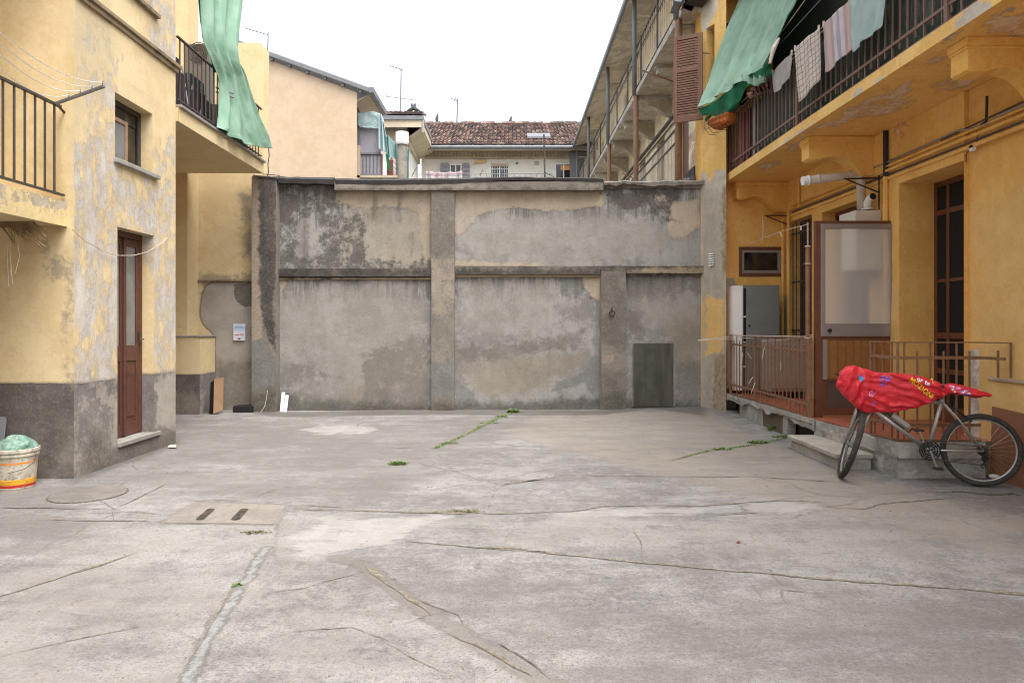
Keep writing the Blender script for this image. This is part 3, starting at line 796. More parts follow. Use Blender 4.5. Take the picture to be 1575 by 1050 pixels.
for a, b in ((dY0 + .11, dm - .06), (dm + .06, dY1 - .11)):
    MB().box(xd - .034, xd - .026, a, b, 1.26, dZ1 - .16).build('pane', M['grey_glass'], door)
MB().box(xd, xd + .012, dY1 - .075, dY1 - .045, 1.28, 1.42).tube([(xd + .01, dY1 - .06, 1.33), (xd + .05, dY1 - .06, 1.33), (xd + .05, dY1 - .15, 1.32)], .008).build('handle', M['iron'], door)
MB().box(XL - .22, XL + .03, dY0 + .002, dY1 - .002, dZ0 - .045, dZ0 + .004).box(XL + .001, XL + .03, dY1 - .002, dY1 + .12, dZ0 - .045, dZ0 + .004).build('doorstep', M['stone'], lh, bevel=.006)

# near balcony: slab and railing running towards the viewer
XB = -4.30
wallgrid('balcony_edge', plaster('flaking balcony edge', C(232, 208, 152, .9), C(214, 192, 142, .9), C(150, 140, 124), [dict(attr='peel', col=C(206, 196, 178, .70), col2=C(166, 156, 144, .70), amp=.5, w=.03, scale=7, cap=.02, k=.85, h=-.5)], bump=.5, seed=5), lh,
   (XB, 0, 0), (0, 1, 0), (0, 0, 1), -3, YL0, 2.45, 2.69, .05, depthdir=(-1, 0, 0), layers={'peel': [[(-3, 2.60), (7, 2.60), (7, 2.7), (-3, 2.7)]]}, wobble=.02)
MB().box(-8.5, XB - .012, -3, YL0 - .002, 2.46, 2.68).build('balcony_slab', M['left_shade'], lh)
MB().box(-8.5, XB - .012, -3, YL0 - .002, 5.5, 5.75).build('shading_slab', M['left_shade'], lh)  # unseen slab above the view, added to shade the side wall
MB().box(-8.5, -3.85, -3, 8.2, 7.8, 7.95).build('shading_eaves', M['wood_brown'], lh)  # unseen overhang, added to block light from the sky
wallgrid('rear_wall', M['left_shade'], lh, (-5.6, 0, 0), (0, 1, 0), (0, 0, 1), -3, YL0, -.1, 7.8, .2, depthdir=(-1, 0, 0), layers={'dado': [[(-4, -1), (8, -1), (8, .93), (-4, .93)]]})

def bars(parent, A, B, spacing, zs, w, mat, off=0.0, name='baluster', cyc=None):
    """Balusters from A to B (same height); zs: list of (z0, z1) used in turn."""
    A, B = Vector(A), Vector(B); L = (B - A).length; n = int((L - off) / spacing) + 1
    d = (B - A).normalized(); meshes = {}
    for i in range(n):
        z0, z1 = zs[i % len(zs)]
        k = (z0, z1)
        if k not in meshes:
            mb = MB(); mb.obox(Vector((0, 0, 0)) - d * w / 2 - Vector((d.y, -d.x, 0)) * w / 2, d * w, Vector((d.y, -d.x, 0)) * w, (0, 0, z1 - z0))
            me = bpy.data.meshes.new(name); me.from_pydata(mb.v, [], mb.f); me.materials.append(mat); me.update(); meshes[k] = me
        p = A + d * (off + i * spacing)
        o = bpy.data.objects.new(name, meshes[k])
        adopt(o, parent, (p.x, p.y, z0))

xr = XB - .03
rl = MB().bar((xr, -3, 3.60), (xr, 6.58, 3.60), .038, .02).bar((xr, -3, 2.755), (xr, 6.63, 2.755), .035, .018).tube([(xr, 6.56, 3.6), (xr, 6.60, 3.58), (xr, 6.655, 3.56)], .012).build('railing', M['iron'], lh)
bars(rl, (xr, 6.50, 0), (xr, 3.9, 0), .132, [(2.76, 3.59)], .015, M['iron'])

# upper balcony over the recess
xg = XL + .04
yb1 = 11.68
wallgrid('upper_balcony_edge', M['left_plaster'], lh, (xg, 0, 0), (0, 1, 0), (0, 0, 1), YL1, yb1, 4.08, 4.27, .06, depthdir=(-1, 0, 0), layers={})
MB().box(-6.2, xg - .005, YL1 + .002, yb1, 4.085, 4.26).build('upper_balcony_slab', M['left_shade'], lh)
MB().box(xg - .3, xg + .035, YL1, yb1 + .03, 4.262, 4.30).build('coping', M['alu'], lh, bevel=.006)
r2 = MB().bar((xg - .03, YL1 + .02, 5.17), (xg - .03, yb1 - .02, 5.17), .035, .018).bar((xg - .03, YL1 + .02, 4.37), (xg - .03, yb1 - .02, 4.37), .03, .016).bar((xg - .03, 10.02, 4.3), (xg - .03, 10.02, 5.17), .035, .035).build('upper_railing', M['iron'], lh)
bars(r2, (xg - .03, YL1 + .09, 0), (xg - .03, yb1 - .05, 0), .125, [(4.31, 5.16)], .014, M['iron'])
MB().tube([(xg - .05, 9.9, 4.93), (xg + .1, 10.15, 4.93)], .012).tube([(xg - .05, 9.9, 4.87), (xg + .1, 10.15, 4.87)], .012).build('bracket', M['zinc'], r2)
# column and pedestal in the recess
M['left_lit'] = M['left_plaster']
col = MB().box(-6.6, -5.505, 11.68, YB, .9, 8.2).build('column', M['left_shade'], lh)
def dz(o, z=.93, name='dado'):
    v = np.array([x.co.z for x in o.data.vertices]); setattrs(o, {name: np.clip(.5 - (v - z), -2, 3)})
for nm, O, U, u0, u1, dd in (('pedestal_front', (0, 11.5, 0), (1, 0, 0), -6.6, -5.21, (0, 1, 0)), ('pedestal_side', (-5.21, 0, 0), (0, 1, 0), 11.5, YB, (-1, 0, 0))):
    wallgrid(nm, M['left_shade'] if nm.endswith('front') else M['left_plaster'], lh, O, U, (0, 0, 1), u0, u1, -.1, 1.29, .06, depthdir=dd, wobble=.015,  # front gets the shaded copy of the plaster, side the lit one
      layers={'dado': [[(-9, -1), (13, -1), (13, .66), (-9, .66)]], 'damp': [[(-6.6, -.1), (-5.2, -.1), (-5.2, .35), (-6.6, .35)]], 'dadopeel': [[(11.5, 0), (11.62, 0), (11.62, .6), (11.5, .6)]]})
MB().box(-6.6, -5.19, 11.48, YB, 1.29, 1.315).build('pedestal_top', M['stone'], lh, bevel=.005)
RX1 = -4.36
wallgrid('recess_wall', M['left_shade'], lh, (0, YB, 0), (1, 0, 0), (0, 0, 1), -5.52, RX1, -.1, 6.49, .05, depthdir=(0, 1, 0), wobble=.02, vcut=(2.27,),
  top=lambda u: 6.49 - .07 * np.clip((u - (RX1 - .07)) / .07, 0, 1) ** 2,
  layers={'grey': [pF(YB, [(331, 700), (331, 518), (322, 508), (312, 498), (307, 485), (308, 470), (311, 450), (316, 440), (326, 434), (345, 434), (388, 432), (392, 700)])],
          'grey2': [pF(YB, [(358, 436), (388, 434), (388, 470), (376, 472), (364, 462)])],
          'damp': [pF(YB, [(330, 560), (388, 555), (388, 640), (330, 640)]), pF(YB, [(370, 300), (390, 300), (390, 400), (378, 390)])],
          'peel': [pF(YB, [(305, 420), (388, 420), (388, 436), (330, 436), (312, 448)])]})
MB().box(RX1 - .001, RX1 + .02, YB, YB + .25, 3.9, 6.42).box(-5.5, RX1, YB + .03, YB + .25, 0, 6.40).build('wall_core', M['left_plaster'], lh)
MB().box(-5.5, -4.5, YB - .05, YB, 2.26, 2.29).build('ledge', M['ledge'], lh, bevel=.004)
MB().box(-6.9, -6.6, YL1, YB, -.1, 7.5).build('inner_wall', M['left_shade'], lh)

# things of the left house
ac = thing('air_conditioner', 'grey air conditioner unit with round fan grille standing behind the upper left balcony rail', 'air conditioner', (-4.75, 11.0, 4.27))
a0, a1 = P(284, 100, 10.9), P(319, 66, 10.9)
M['ac'] = paint('weathered unit casing', C(118, 110, 102), C(92, 86, 80), .6, .1, .5, 8)
MB().box(a0.x, a1.x, 10.9, 11.2, 4.98, 5.92 + .06).build('casing', M['ac'], ac, bevel=.01)
cc = P(305, 80, 10.885)
mb = MB()
for r_ in (.05, .085, .12, .15): mb.ring(cc, (0, 1, 0), r_, .006, 24, 5)
mb.build('fan_grille', M['iron'], ac)
MB().box(-5.15, -4.35, 10.8, 11.3, 4.26, 4.98).build('stand', M['iron'], ac)
# clutter on the balcony
ra = thing('drying_rack', 'folded laundry rack and poles leaning behind the bars of the upper left balcony', 'drying rack', (-4.5, 9.6, 4.3))
mb = MB(); q = random.Random(5)
for i in range(9):
    y = 9.0 + i * .12
    mb.tube([(-4.42 - q.random() * .2, y, 4.3), (-4.5 - q.random() * .2, y + q.uniform(-.1, .25), 4.9 + q.random() * .2)], .012, 6)
mb.build('poles', M['steel'], ra)
cl = MB()
for i in range(7):
    y = 8.95 + i * .16; cl.obox((-4.5, y, 4.32 + q.random() * .2), (-.1, .02, 0), (0, .14, 0), (.02, .03, .35 + q.random() * .3))
cl.build('folded_cloths', flat('dark folded cloths', C(58, 40, 46), .9), ra)
bb = thing('storage_box', 'dark storage boxes stacked behind the bars of the upper left balcony', 'box', (-4.7, 10.2, 4.27))
MB().box(-5.1, -4.5, 9.7, 10.35, 4.27, 4.85).box(-5.0, -4.55, 9.75, 10.2, 4.86, 5.1).build('boxes', flat('dark boxes', C(52, 50, 54), .8), bb, bevel=.02)

# green curtain of the left balcony
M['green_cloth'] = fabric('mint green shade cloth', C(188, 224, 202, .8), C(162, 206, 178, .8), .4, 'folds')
M['green_dark'] = fabric('deep green cloth', C(40, 128, 92), C(28, 104, 76), .2)
gc = thing('green_curtain', 'long mint green cloth hanging over the upper balcony rail of the left house', 'curtain', (-4.1, 10.6, 4.3))
rows = [((304, -70), (377, -70), -4.22, -4.12), ((306, 0), (375, 0), -4.22, -4.12), ((312, 55), (368, 55), -4.2, -4.1), ((327, 92), (371, 92), -4.17, -4.08), ((337, 122), (381, 118), -4.16, -4.07), ((340, 160), (393, 160), -4.15, -4.06), ((339, 190), (404, 195), -4.13, -4.04), ((338, 196), (415, 228), -4.12, -4.02)]
ctrl = []
for (l, r_, xl, xr_) in rows:
    row = []
    for k in range(6):
        t_ = k / 5; x = xl + (xr_ - xl) * t_
        row.append(PS(l[0] + (r_[0] - l[0]) * t_, l[1] + (r_[1] - l[1]) * t_ + (8 * math.sin(t_ * 3.1) if l[1] > 180 else 0), x)[:])
    ctrl.append(row)
g = catmull(ctrl, 110, 70)
uu, vv = np.meshgrid(np.linspace(0, 1, 110), np.linspace(0, 1, 70), indexing='ij')
g[..., 0] += .045 * np.sin(vv * 21 + 3 * fbm(uu * 3, vv * 3, 4) + uu * 4) * (.5 + .5 * uu) + .05 * (fbm(uu * 5, vv * 8, 9) - .5)
g[..., 1] += .03 * (fbm(uu * 4, vv * 6, 11) - .5)
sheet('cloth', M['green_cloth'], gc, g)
ctrl = [[PS(300 + k * 3, y, -4.35)[:] if False else PS(l + k * 7, y, -4.24)[:] for k in range(3)] for l, y in ((298, -60), (305, 0), (309, 40), (319, 75), (326, 98), (330, 112))]
sheet('cloth_fold', M['green_dark'], gc, catmull(ctrl, 30, 8))

# clothes line bracket and lines
br = thing('clothes_line', 'grey metal clothes line bracket with white cords on the near left balcony rail', 'clothes line', (-4.2, 6.5, 3.62))
e0, e1 = P(80, 157, 6.45), P(160, 133, 6.45)
e0 = Vector((e0.x, 6.5, e0.z)); e1 = P(160, 133, 6.62 - .35)
mb = MB().bar(e0, e1, .028, .02); 
for t_ in (.28, .52, .76, .97):
    p_ = e0.lerp(e1, t_); mb.tube([p_, p_ + Vector((0, 0, .05))], .006, 6)
mb.build('bracket_bar', M['zinc'], br)
for k, (t_, y2, z2) in enumerate(((.28, 100, .1), (.52, 79, .1), (.76, 62, .1), (.97, 45, .12))):
    a_ = e0.lerp(e1, t_) + Vector((0, 0, .04)); b_ = P(-6, y2, 4.4)
    pts = [a_.lerp(b_, s_) - Vector((0, 0, .35 * s_ * (1 - s_))) for s_ in np.linspace(0, 1, 14)]
    MB().tube(pts, .003, 5).build('cord', M['white_plastic'], br)
tw = thing('hanging_string', 'thin slack string across the left house above the door', 'string', (XL, 7.5, 2.4))
pp = [PS(px, py, XL + .03) for px, py in ((110, 352), (130, 370), (160, 387), (184, 393), (205, 393), (225, 388), (245, 377), (258, 366))]
MB().tube(pp, .004, 5).build('string', M['cream_pipe'], tw)
# dry branches under the balcony
bs = thing('dry_branches', 'bundle of dry twigs and wires hanging under the near left balcony', 'branches', (-4.9, 6.3, 2.4))
q = random.Random(3); mb = MB()
for i in range(70):
    a_ = P(q.uniform(-20, 30), 345 + q.uniform(-3, 3), 6.4); b_ = P(q.uniform(20, 72), q.uniform(350, 382), 6.35)
    m_ = (a_ + b_) / 2 + Vector((0, 0, .05 + q.random() * .05))
    mb.tube([a_, m_, b_], [.006, .005, .002], 4)
mb.build('twigs', paint('dry straw', C(150, 126, 92), C(92, 76, 56), .9), bs)
for px0, px1, yb in ((14, 16, 440), (18, 30, 425)):
    pts = [P(px0, 350, 6.4), P(px0 - 3, 390, 6.38), P(px0 - 1, yb, 6.36), P(px0 + 5, yb - 4, 6.36), P(px1, 395, 6.37), P(px1 - 4, 365, 6.4)]
    MB().tube(pts, .0035, 5).build('wire', M['cream_pipe'], bs)

# bucket with a green bag
M['bucket'] = None
t = NT('dirty white bucket'); n = t.noise(6, 8, .7); n2 = t.noise(40, 6, .7)
zc = t.n.new('ShaderNodeSeparateXYZ'); t.l.new(t.tc, zc.inputs[0]); z = zc.outputs[2]
colr = t.mix(t.mr(n, .42, .62), C(220, 212, 194, .75), C(186, 176, 154, .75))
def band(c_, z0, z1, colr):
    m_ = t.math('MULTIPLY', t.mr(z, z0, z0 + .003), t.mr(z, z1, z1 + .003, 1, 0)); m_ = t.math('MULTIPLY', m_, t.mr(n, .62, .56))
    return t.mix(m_, colr, c_)
colr = band(C(226, 130, 30), .232, .247, colr); colr = band(C(216, 156, 30), .045, .085, colr); colr = band(C(178, 40, 26), .018, .044, colr); colr = band(C(236, 176, 60), .085, .095, colr)
colr = t.mix(t.math('MULTIPLY', t.mr(n2, .52, .62), .7), colr, C(110, 98, 78))
M['bucket'] = t.done(colr, .5, t.bump(n2, .2, .003))
bc = Vector((P(23, 700, 6.28).x, 6.30, 0))
bk = thing('plastic_bucket', 'dirty white plastic bucket with orange and red stripes at the left wall', 'bucket', bc)
MB().lathe(bc, [(.142, .0), (.146, .01), (.168, .30), (.178, .302), (.178, .318), (.171, .322), (.171, .335), (.183, .337), (.183, .365), (.176, .368), (.170, .36), (.150, .05)], 44).build('pail', M['bucket'], bk, smooth=False)
MB().tube([bc + Vector((.18, 0, .30)), bc + Vector((.185, -.03, .24)), bc + Vector((.15, -.11, .19)), bc + Vector((.05, -.175, .165))], .003, 5).build('handle', M['iron'], bk)
bag = thing('plastic_bag', 'crumpled pale green plastic bag stuffed in the striped bucket', 'plastic bag', bc + Vector((0, 0, .34)))
gg = np.zeros((26, 40, 3))
for i in range(26):
    for j in range(40):
        th = i / 25 * 1.75; ph = j / 39 * 2 * math.pi
        rr = .168 * (1 + .22 * (float(fbm(math.cos(ph) * 2.4 + 5, math.sin(ph) * 2.4 + th * 2, 3, 5)) - .5) * 2)
        gg[i, j] = (bc.x + rr * math.sin(th) * math.cos(ph) * .95, bc.y + rr * math.sin(th) * math.sin(ph) * .95, .345 + .125 * math.cos(th) * (1 + .6 * (float(fbm(math.cos(ph) * 1.7 + 3 + th, math.sin(ph) * 1.7, 8)) - .5)))
gg[:, -1] = gg[:, 0]
t = NT('thin green plastic'); t.done(t.mix(t.mr(t.noise(12, 6, .6), .4, .6), C(104, 138, 122), C(140, 164, 150)), .3, t.bump(t.noise(18, 5, .6, dist=1.2), .8, .02)); M['bag'] = t.mat
sheet('bag', M['bag'], bag, gg, 0)
ms = thing('metal_sheet', 'bent grey metal gutter piece leaning against the dark base of the left wall', 'metal sheet', P(2, 690, 6.5))
a_, b_ = P(6, 640, 6.6), P(-4, 690, 6.42)
MB().prism([a_ + Vector((-.06, 0, 0)), a_ + Vector((.03, 0, -.01)), a_ + Vector((.035, -.01, -.03)), b_ + Vector((.04, 0, -.2)), b_ + Vector((-.05, 0, -.2))], (0, -.012, .004)).build('sheet', M['zinc'], ms, bevel=.003)

# poster, board, tray
po = thing('paper_notice', 'small white and blue paper notice with a red arrow on the grey patched wall', 'notice', P(368, 511, YB - .03))
pl, pr = P(359, 523.5, YB - .028), P(377.3, 498, YB - .028)
MB().box(pl.x, pr.x, YB - .031, YB - .028, pl.z, pr.z).build('sheet', flat('notice paper', C(214, 216, 224), .6), po)
def on(px0, px1, py0, py1, c_, nm, lift=.033):
    a_, b_ = P(px0, py1, YB - lift), P(px1, py0, YB - lift)
    MB().box(a_.x, b_.x, YB - lift - .001, YB - lift, a_.z, b_.z).build(nm, flat('notice ' + nm, c_, .6), po)
on(359.6, 376.8, 501.2, 508, C(176, 200, 232), 'blue_field', .0325)
on(361, 367.6, 503, 503.9, C(70, 92, 140), 'blue_heading', .0345); on(368.4, 374.6, 503, 503.9, C(70, 92, 140), 'blue_heading', .0345)
on(363, 372, 500, 500.5, C(90, 100, 150), 'blue_line', .0345)
on(361, 368, 514, 515.1, C(190, 60, 90), 'red_heading', .0345); on(369, 375.5, 513.6, 514.8, C(190, 60, 90), 'red_heading', .0345)
a_ = P(368, 521, YB - .036)
MB().prism([a_ + Vector((-.036, 0, .008)), a_ + Vector((0, 0, .018)), a_ + Vector((.036, 0, .008)), a_ + Vector((0, 0, -.012))], (0, .002, 0)).build('red_arrow', flat('notice arrow', C(120, 20, 36), .6), po)
wb = thing('wooden_board', 'tan wooden board leaning at the corner of the yellow pedestal', 'board', G(325, 637))
M['board'] = paint('tan chipboard', C(150, 118, 88), C(126, 96, 70), .8, 0, .5, 7, .2)
x0, x1 = P(322, 0, 11.3).x, P(332.5, 0, 11.3).x
MB().prism([(x0, 11.45, .0), (x1, 11.55, .06), (x1 - .01, 11.62, .60), (x0 - .03, 11.55, .585)], (.0, .02, 0)).build('board', M['board'], wb, bevel=.002)
MB().prism([(x0 - .10, 11.52, .0), (x0 - .01, 11.5, .0), (x0 - .03, 11.57, .56), (x0 - .1, 11.57, .52)], (0, .01, 0)).build('dark_backing', M['void'], wb)
tr = thing('black_tray', 'black plastic tray lying at the foot of the recess wall', 'tray', G(374, 634))
a_, b_ = P(359, 634, 11.75), P(388.5, 624, 11.75)
MB().box(a_.x, b_.x, 11.72, 11.98, -.01, .095).build('tray', M['black'], tr, bevel=.005)
MB().box(a_.x + .015, b_.x - .015, 11.735, 11.965, .094, .1).build('lid', M['void'], tr)
sc = thing('paper_scrap', 'small pale scrap of paper on the ground beside the left house', 'scrap', G(264, 689))
MB().quad(G(258, 689) + Vector((0, 0, .012)), G(271, 690) + Vector((0, 0, .02)), G(271, 686) + Vector((0, 0, .02)), G(260, 686) + Vector((0, 0, .012))).build('paper', flat('paper', C(214, 198, 176), .8), sc, solid=.002)
rs = thing('red_scrap', 'tiny red scrap lying on the open concrete at right', 'scrap', G(1136, 835))
MB().quad(G(1133, 836) + Vector((0, 0, .01)), G(1139, 835.5) + Vector((0, 0, .014)), G(1138, 833.5) + Vector((0, 0, .012)), G(1134, 834) + Vector((0, 0, .01))).build('paper', flat('red paper', C(150, 50, 54), .8), rs, solid=.002)

# ================================================================== BOUNDARY WALL
YW = 12.0
bw = thing('boundary_wall', 'tall grey patched cement wall with piers closing the back of the yard', 'wall', (-.5, YW, 0))
GC, GC2 = C(192, 189, 184, .60), C(160, 156, 151, .60)
wl = [
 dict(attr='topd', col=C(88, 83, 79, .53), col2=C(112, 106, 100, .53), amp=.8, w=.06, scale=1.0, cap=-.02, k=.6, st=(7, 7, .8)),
 dict(attr='cream', col=C(234, 214, 184, .58), col2=C(216, 198, 172, .58), amp=.18, w=.012, scale=3.4, k=.85, nr=.78, grain=True, h=.4, edge=.15),
 dict(attr='creamsoft', col=C(206, 190, 166, .53), col2=C(184, 173, 154, .53), amp=.5, w=.16, scale=2.2, cap=.12, k=.75),
 dict(attr='lite', col=C(196, 190, 180, .54), col2=C(178, 172, 162, .54), amp=.5, w=.2, scale=1.8, cap=.15, k=.7),
 dict(attr='warm', col=C(188, 174, 152, .53), col2=C(172, 161, 143, .53), amp=.5, w=.15, scale=2.4, cap=.15, k=.7),
 dict(attr='blue', col=C(150, 152, 148, .54), col2=C(132, 134, 131, .54), amp=.2, w=.015, scale=3, k=.6),
 dict(attr='dim', col=C(134, 128, 120, .53), col2=C(152, 145, 137, .53), amp=.5, w=.06, scale=3.4, cap=.08, k=.7, nr=.76),
 dict(attr='dark', col=C(76, 71, 68, .53), col2=C(118, 111, 104, .53), amp=.5, w=.06, scale=4, cap=.03, k=.85, nr=.8, ls=12),
 dict(attr='plum', col=C(104, 95, 93, .53), col2=C(122, 113, 108, .53), amp=.09, w=.012, scale=4, k=.85),
 dict(attr='drip', col=C(98, 92, 86, .53), col2=C(122, 114, 104, .53), amp=.12, w=.06, scale=6, k=.75, st=(3, 3, .5)),
 dict(attr='foot', col=C(104, 100, 86, .53), col2=C(76, 73, 64, .53), amp=.2, w=.09, scale=5, k=.75),
]
M['wall_grey'] = plaster('patched cement render', GC, GC2, C(112, 108, 102), wl, low=1.1, speck=.4, bump=.6, grit=.2, streak=(C(140, 132, 122, .54), .35), seed=11)
def Q(*pts): return pF(YW, pts)
wallgrid('wall_face', M['wall_grey'], bw, (0, YW, 0), (1, 0, 0), (0, 0, 1), -4.36, 3.62, -.15, 3.99, .045, depthdir=(0, 1, 0), wobble=.035, seed=4, layers={
 'cream': [Q((515, 292), (663, 292), (663, 332), (640, 326), (600, 316), (560, 322), (520, 312)), Q((698, 292), (926, 292), (926, 316), (880, 322), (840, 326), (800, 318), (760, 324), (735, 332), (712, 360), (700, 372)),
           Q((1035, 312), (1075, 305), (1078, 345), (1052, 368), (1028, 365), (1026, 340)), Q((1008, 300), (1030, 300), (1030, 318), (1010, 318)), Q((698, 400), (730, 402), (820, 404), (840, 412), (698, 412)),
           Q((640, 300), (664, 300), (664, 410), (652, 405)), Q((895, 424), (924, 424), (924, 468), (905, 452), (895, 440)), Q((428, 430), (445, 430), (430, 450))],
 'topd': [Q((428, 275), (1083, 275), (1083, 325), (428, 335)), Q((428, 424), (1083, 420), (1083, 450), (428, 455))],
 'creamsoft': [Q((540, 318), (663, 325), (663, 415), (600, 412), (520, 400), (530, 350))],
 'lite': [Q((440, 445), (640, 440), (650, 520), (600, 580), (520, 600), (450, 600), (430, 500)), Q((705, 330), (900, 330), (1000, 340), (1040, 370), (960, 400), (740, 400)), Q((990, 450), (1080, 450), (1080, 500), (990, 505)), Q((720, 440), (870, 440), (820, 500), (720, 500))],
 'warm': [Q((706, 548), (900, 545), (840, 590), (770, 612), (720, 590)), Q((600, 540), (650, 545), (655, 600), (560, 620), (520, 620)), Q((1030, 500), (1082, 480), (1082, 580), (1040, 560))],
 'blue': [Q((925, 545), (925, 625), (900, 590), (848, 602), (870, 585), (900, 570), (905, 548)), Q((700, 585), (722, 600), (740, 625), (700, 628)), Q((855, 425), (896, 425), (898, 455), (880, 450), (862, 436)), Q((902, 470), (924, 468), (924, 484), (902, 482))],
 'dim': [Q((560, 545), (600, 525), (640, 520), (663, 518), (663, 632), (555, 632), (560, 590)), Q((702, 528), (760, 534), (840, 524), (900, 505), (890, 530), (800, 545), (702, 560)), Q((430, 560), (480, 565), (520, 580), (430, 590)), Q((965, 424), (1082, 424), (1082, 450), (965, 460)), Q((965, 470), (985, 480), (985, 520), (965, 520)), Q((1040, 560), (1082, 560), (1082, 630), (1036, 630))],
 'dark': [Q((430, 285), (515, 285), (520, 318), (480, 330), (455, 345), (430, 350)), Q((430, 395), (663, 402), (663, 418), (430, 418)), Q((930, 288), (1060, 288), (1040, 310), (1000, 316), (965, 318), (940, 312)), Q((960, 300), (1020, 310), (1040, 340), (1000, 330)), Q((430, 330), (460, 330), (450, 410), (430, 410)), Q((500, 330), (560, 330), (560, 410), (480, 410))],
 'plum': [Q((432, 310), (440, 298), (455, 298), (460, 308), (456, 322), (448, 332), (436, 345), (430, 345)), Q((537, 392), (545, 388), (560, 390), (562, 402), (552, 408), (538, 404)), Q((940, 300), (968, 296), (985, 300), (985, 320), (960, 322), (945, 312)), ],
 'drip': [('line', Q((577, 300), (575, 335)), .03), ('line', Q((614, 298), (615, 340)), .02), ('line', Q((634, 360), (633, 392)), .005), ('line', Q((468, 330), (470, 400)), .01), ('line', Q((520, 320), (516, 400)), .01)],
 'foot': [Q((428, 612), (660, 622), (930, 612), (1083, 620), (1083, 650), (428, 650)), Q((430, 600), (462, 606), (460, 635), (430, 635)), Q((860, 614), (924, 612), (924, 635), (850, 630))],
})
MB().box(-4.36, 3.62, YW + .02, YW + .28, -.1, 3.98).build('wall_core', M['wall_grey'], bw)
# piers
pier_l = [
 dict(attr='cream', col=C(206, 190, 168, .53), col2=C(186, 174, 156, .53), amp=.45, w=.05, scale=5, cap=.05, k=.85, nr=.78),
 dict(attr='pinkish', col=C(206, 186, 166, .54), col2=C(190, 172, 152, .54), amp=.1, w=.02, scale=4, k=.85),
 dict(attr='blue', col=C(158, 158, 154, .54), col2=C(140, 141, 138, .54), amp=.14, w=.04, scale=3, k=.85),
 dict(attr='dark', col=C(48, 44, 42, .5), col2=C(92, 85, 79, .5), amp=.16, w=.03, scale=7, cap=.1, k=.9, nr=.8),
 dict(attr='dim', col=C(120, 113, 106, .53), col2=C(140, 132, 124, .53), amp=.35, w=.08, scale=4, cap=.15, k=.75),
 dict(attr='foot', col=C(100, 98, 80, .53), col2=C(76, 73, 62, .53), amp=.2, w=.09, scale=5, k=.75),
]
M['pier'] = plaster('streaked cement pier', C(172, 164, 152, .54), C(152, 145, 134, .54), C(104, 98, 90), pier_l, low=2.2, speck=.4, bump=.7, grit=.5, streak=(C(134, 126, 116, .53), .5), seed=17)
def pier(name, x0, x1, z1, prot, layers, seed=0, z0=-.15):
    o = wallgrid(name, M['pier'], bw, (0, YW - prot, 0), (1, 0, 0), (0, 0, 1), x0, x1, z0, z1, .04, depthdir=(0, 1, 0), wobble=.02, seed=seed, layers=layers)
    mb = MB().quad((x0, YW - prot, z0), (x0, YW + .01, z0), (x0, YW + .01, z1), (x0, YW - prot, z1)).quad((x1, YW - prot, z0), (x1, YW + .01, z0), (x1, YW + .01, z1), (x1, YW - prot, z1)).quad((x0, YW - prot, z1), (x1, YW - prot, z1), (x1, YW + .01, z1), (x0, YW + .01, z1))
    s_ = mb.build(name + '_flanks', M['pier'], bw)
    return o
yq = YW - .1
def QQ(y, *pts): return pF(y, pts)
lp0, lp1 = P(387, 0, YW - .2).x, P(424.5, 0, YW - .2).x
pier('corner_pier', lp0, lp1, P(0, 271, YW - .2).z, .2, {
  'pinkish': [QQ(11.8, (380, 262), (402, 280), (400, 420), (404, 520), (386, 525))],
  'dark': [QQ(11.8, (398, 280), (424, 280), (424, 440), (420, 470), (426, 545), (404, 500), (398, 430)), QQ(11.8, (400, 262), (425, 262), (425, 300), (400, 300))],
  'blue': [QQ(11.8, (385, 525), (410, 520), (425, 560), (425, 600), (385, 600))],
  'foot': [QQ(11.8, (385, 606), (425, 595), (425, 640), (385, 640))]}, 1)
pier('middle_pier', P(663.5, 0, 11.9).x, P(699, 0, 11.9).x, P(0, 291, 11.9).z, .1, {
  'cream': [QQ(yq, (660, 395), (702, 395), (702, 470), (685, 485), (672, 480), (660, 440))], 'blue': [QQ(yq, (660, 555), (702, 555), (702, 612), (660, 612))],
  'dim': [QQ(yq, (660, 290), (702, 290), (702, 395), (660, 395))], 'foot': [QQ(yq, (660, 620), (702, 620), (702, 640), (660, 640))]}, 2)
pier('right_pier', P(925, 0, 11.9).x, P(962.5, 0, 11.9).x, P(0, 417, 11.9).z, .1, {
  'dark': [], 'dim': [QQ(yq, (924, 416), (963, 416), (963, 470), (924, 480)), QQ(yq, (930, 570), (955, 572), (950, 600), (930, 600)), QQ(yq, (924, 480), (963, 470), (963, 540), (924, 530))],
  'pinkish': [QQ(yq, (924, 545), (945, 545), (945, 557), (924, 557))], 'foot': [QQ(yq, (924, 608), (963, 600), (963, 640), (924, 640))]}, 3)
# thin conduit and plaster ridges
MB().box(P(424.6, 0, 11.93).x, P(428.3, 0, 11.93).x, 11.93, YW - .0, -.1, P(0, 280, 11.93).z).build('thin_pilaster', M['pier'], bw, bevel=.006)
MB().tube([P(924, 424, YW - .01), P(923.5, 632, YW - .01)], .016, 8).build('corner_bead', plaster('pinkish bead', C(200, 176, 150, .53), C(170, 158, 146, .53), bump=.3), bw)
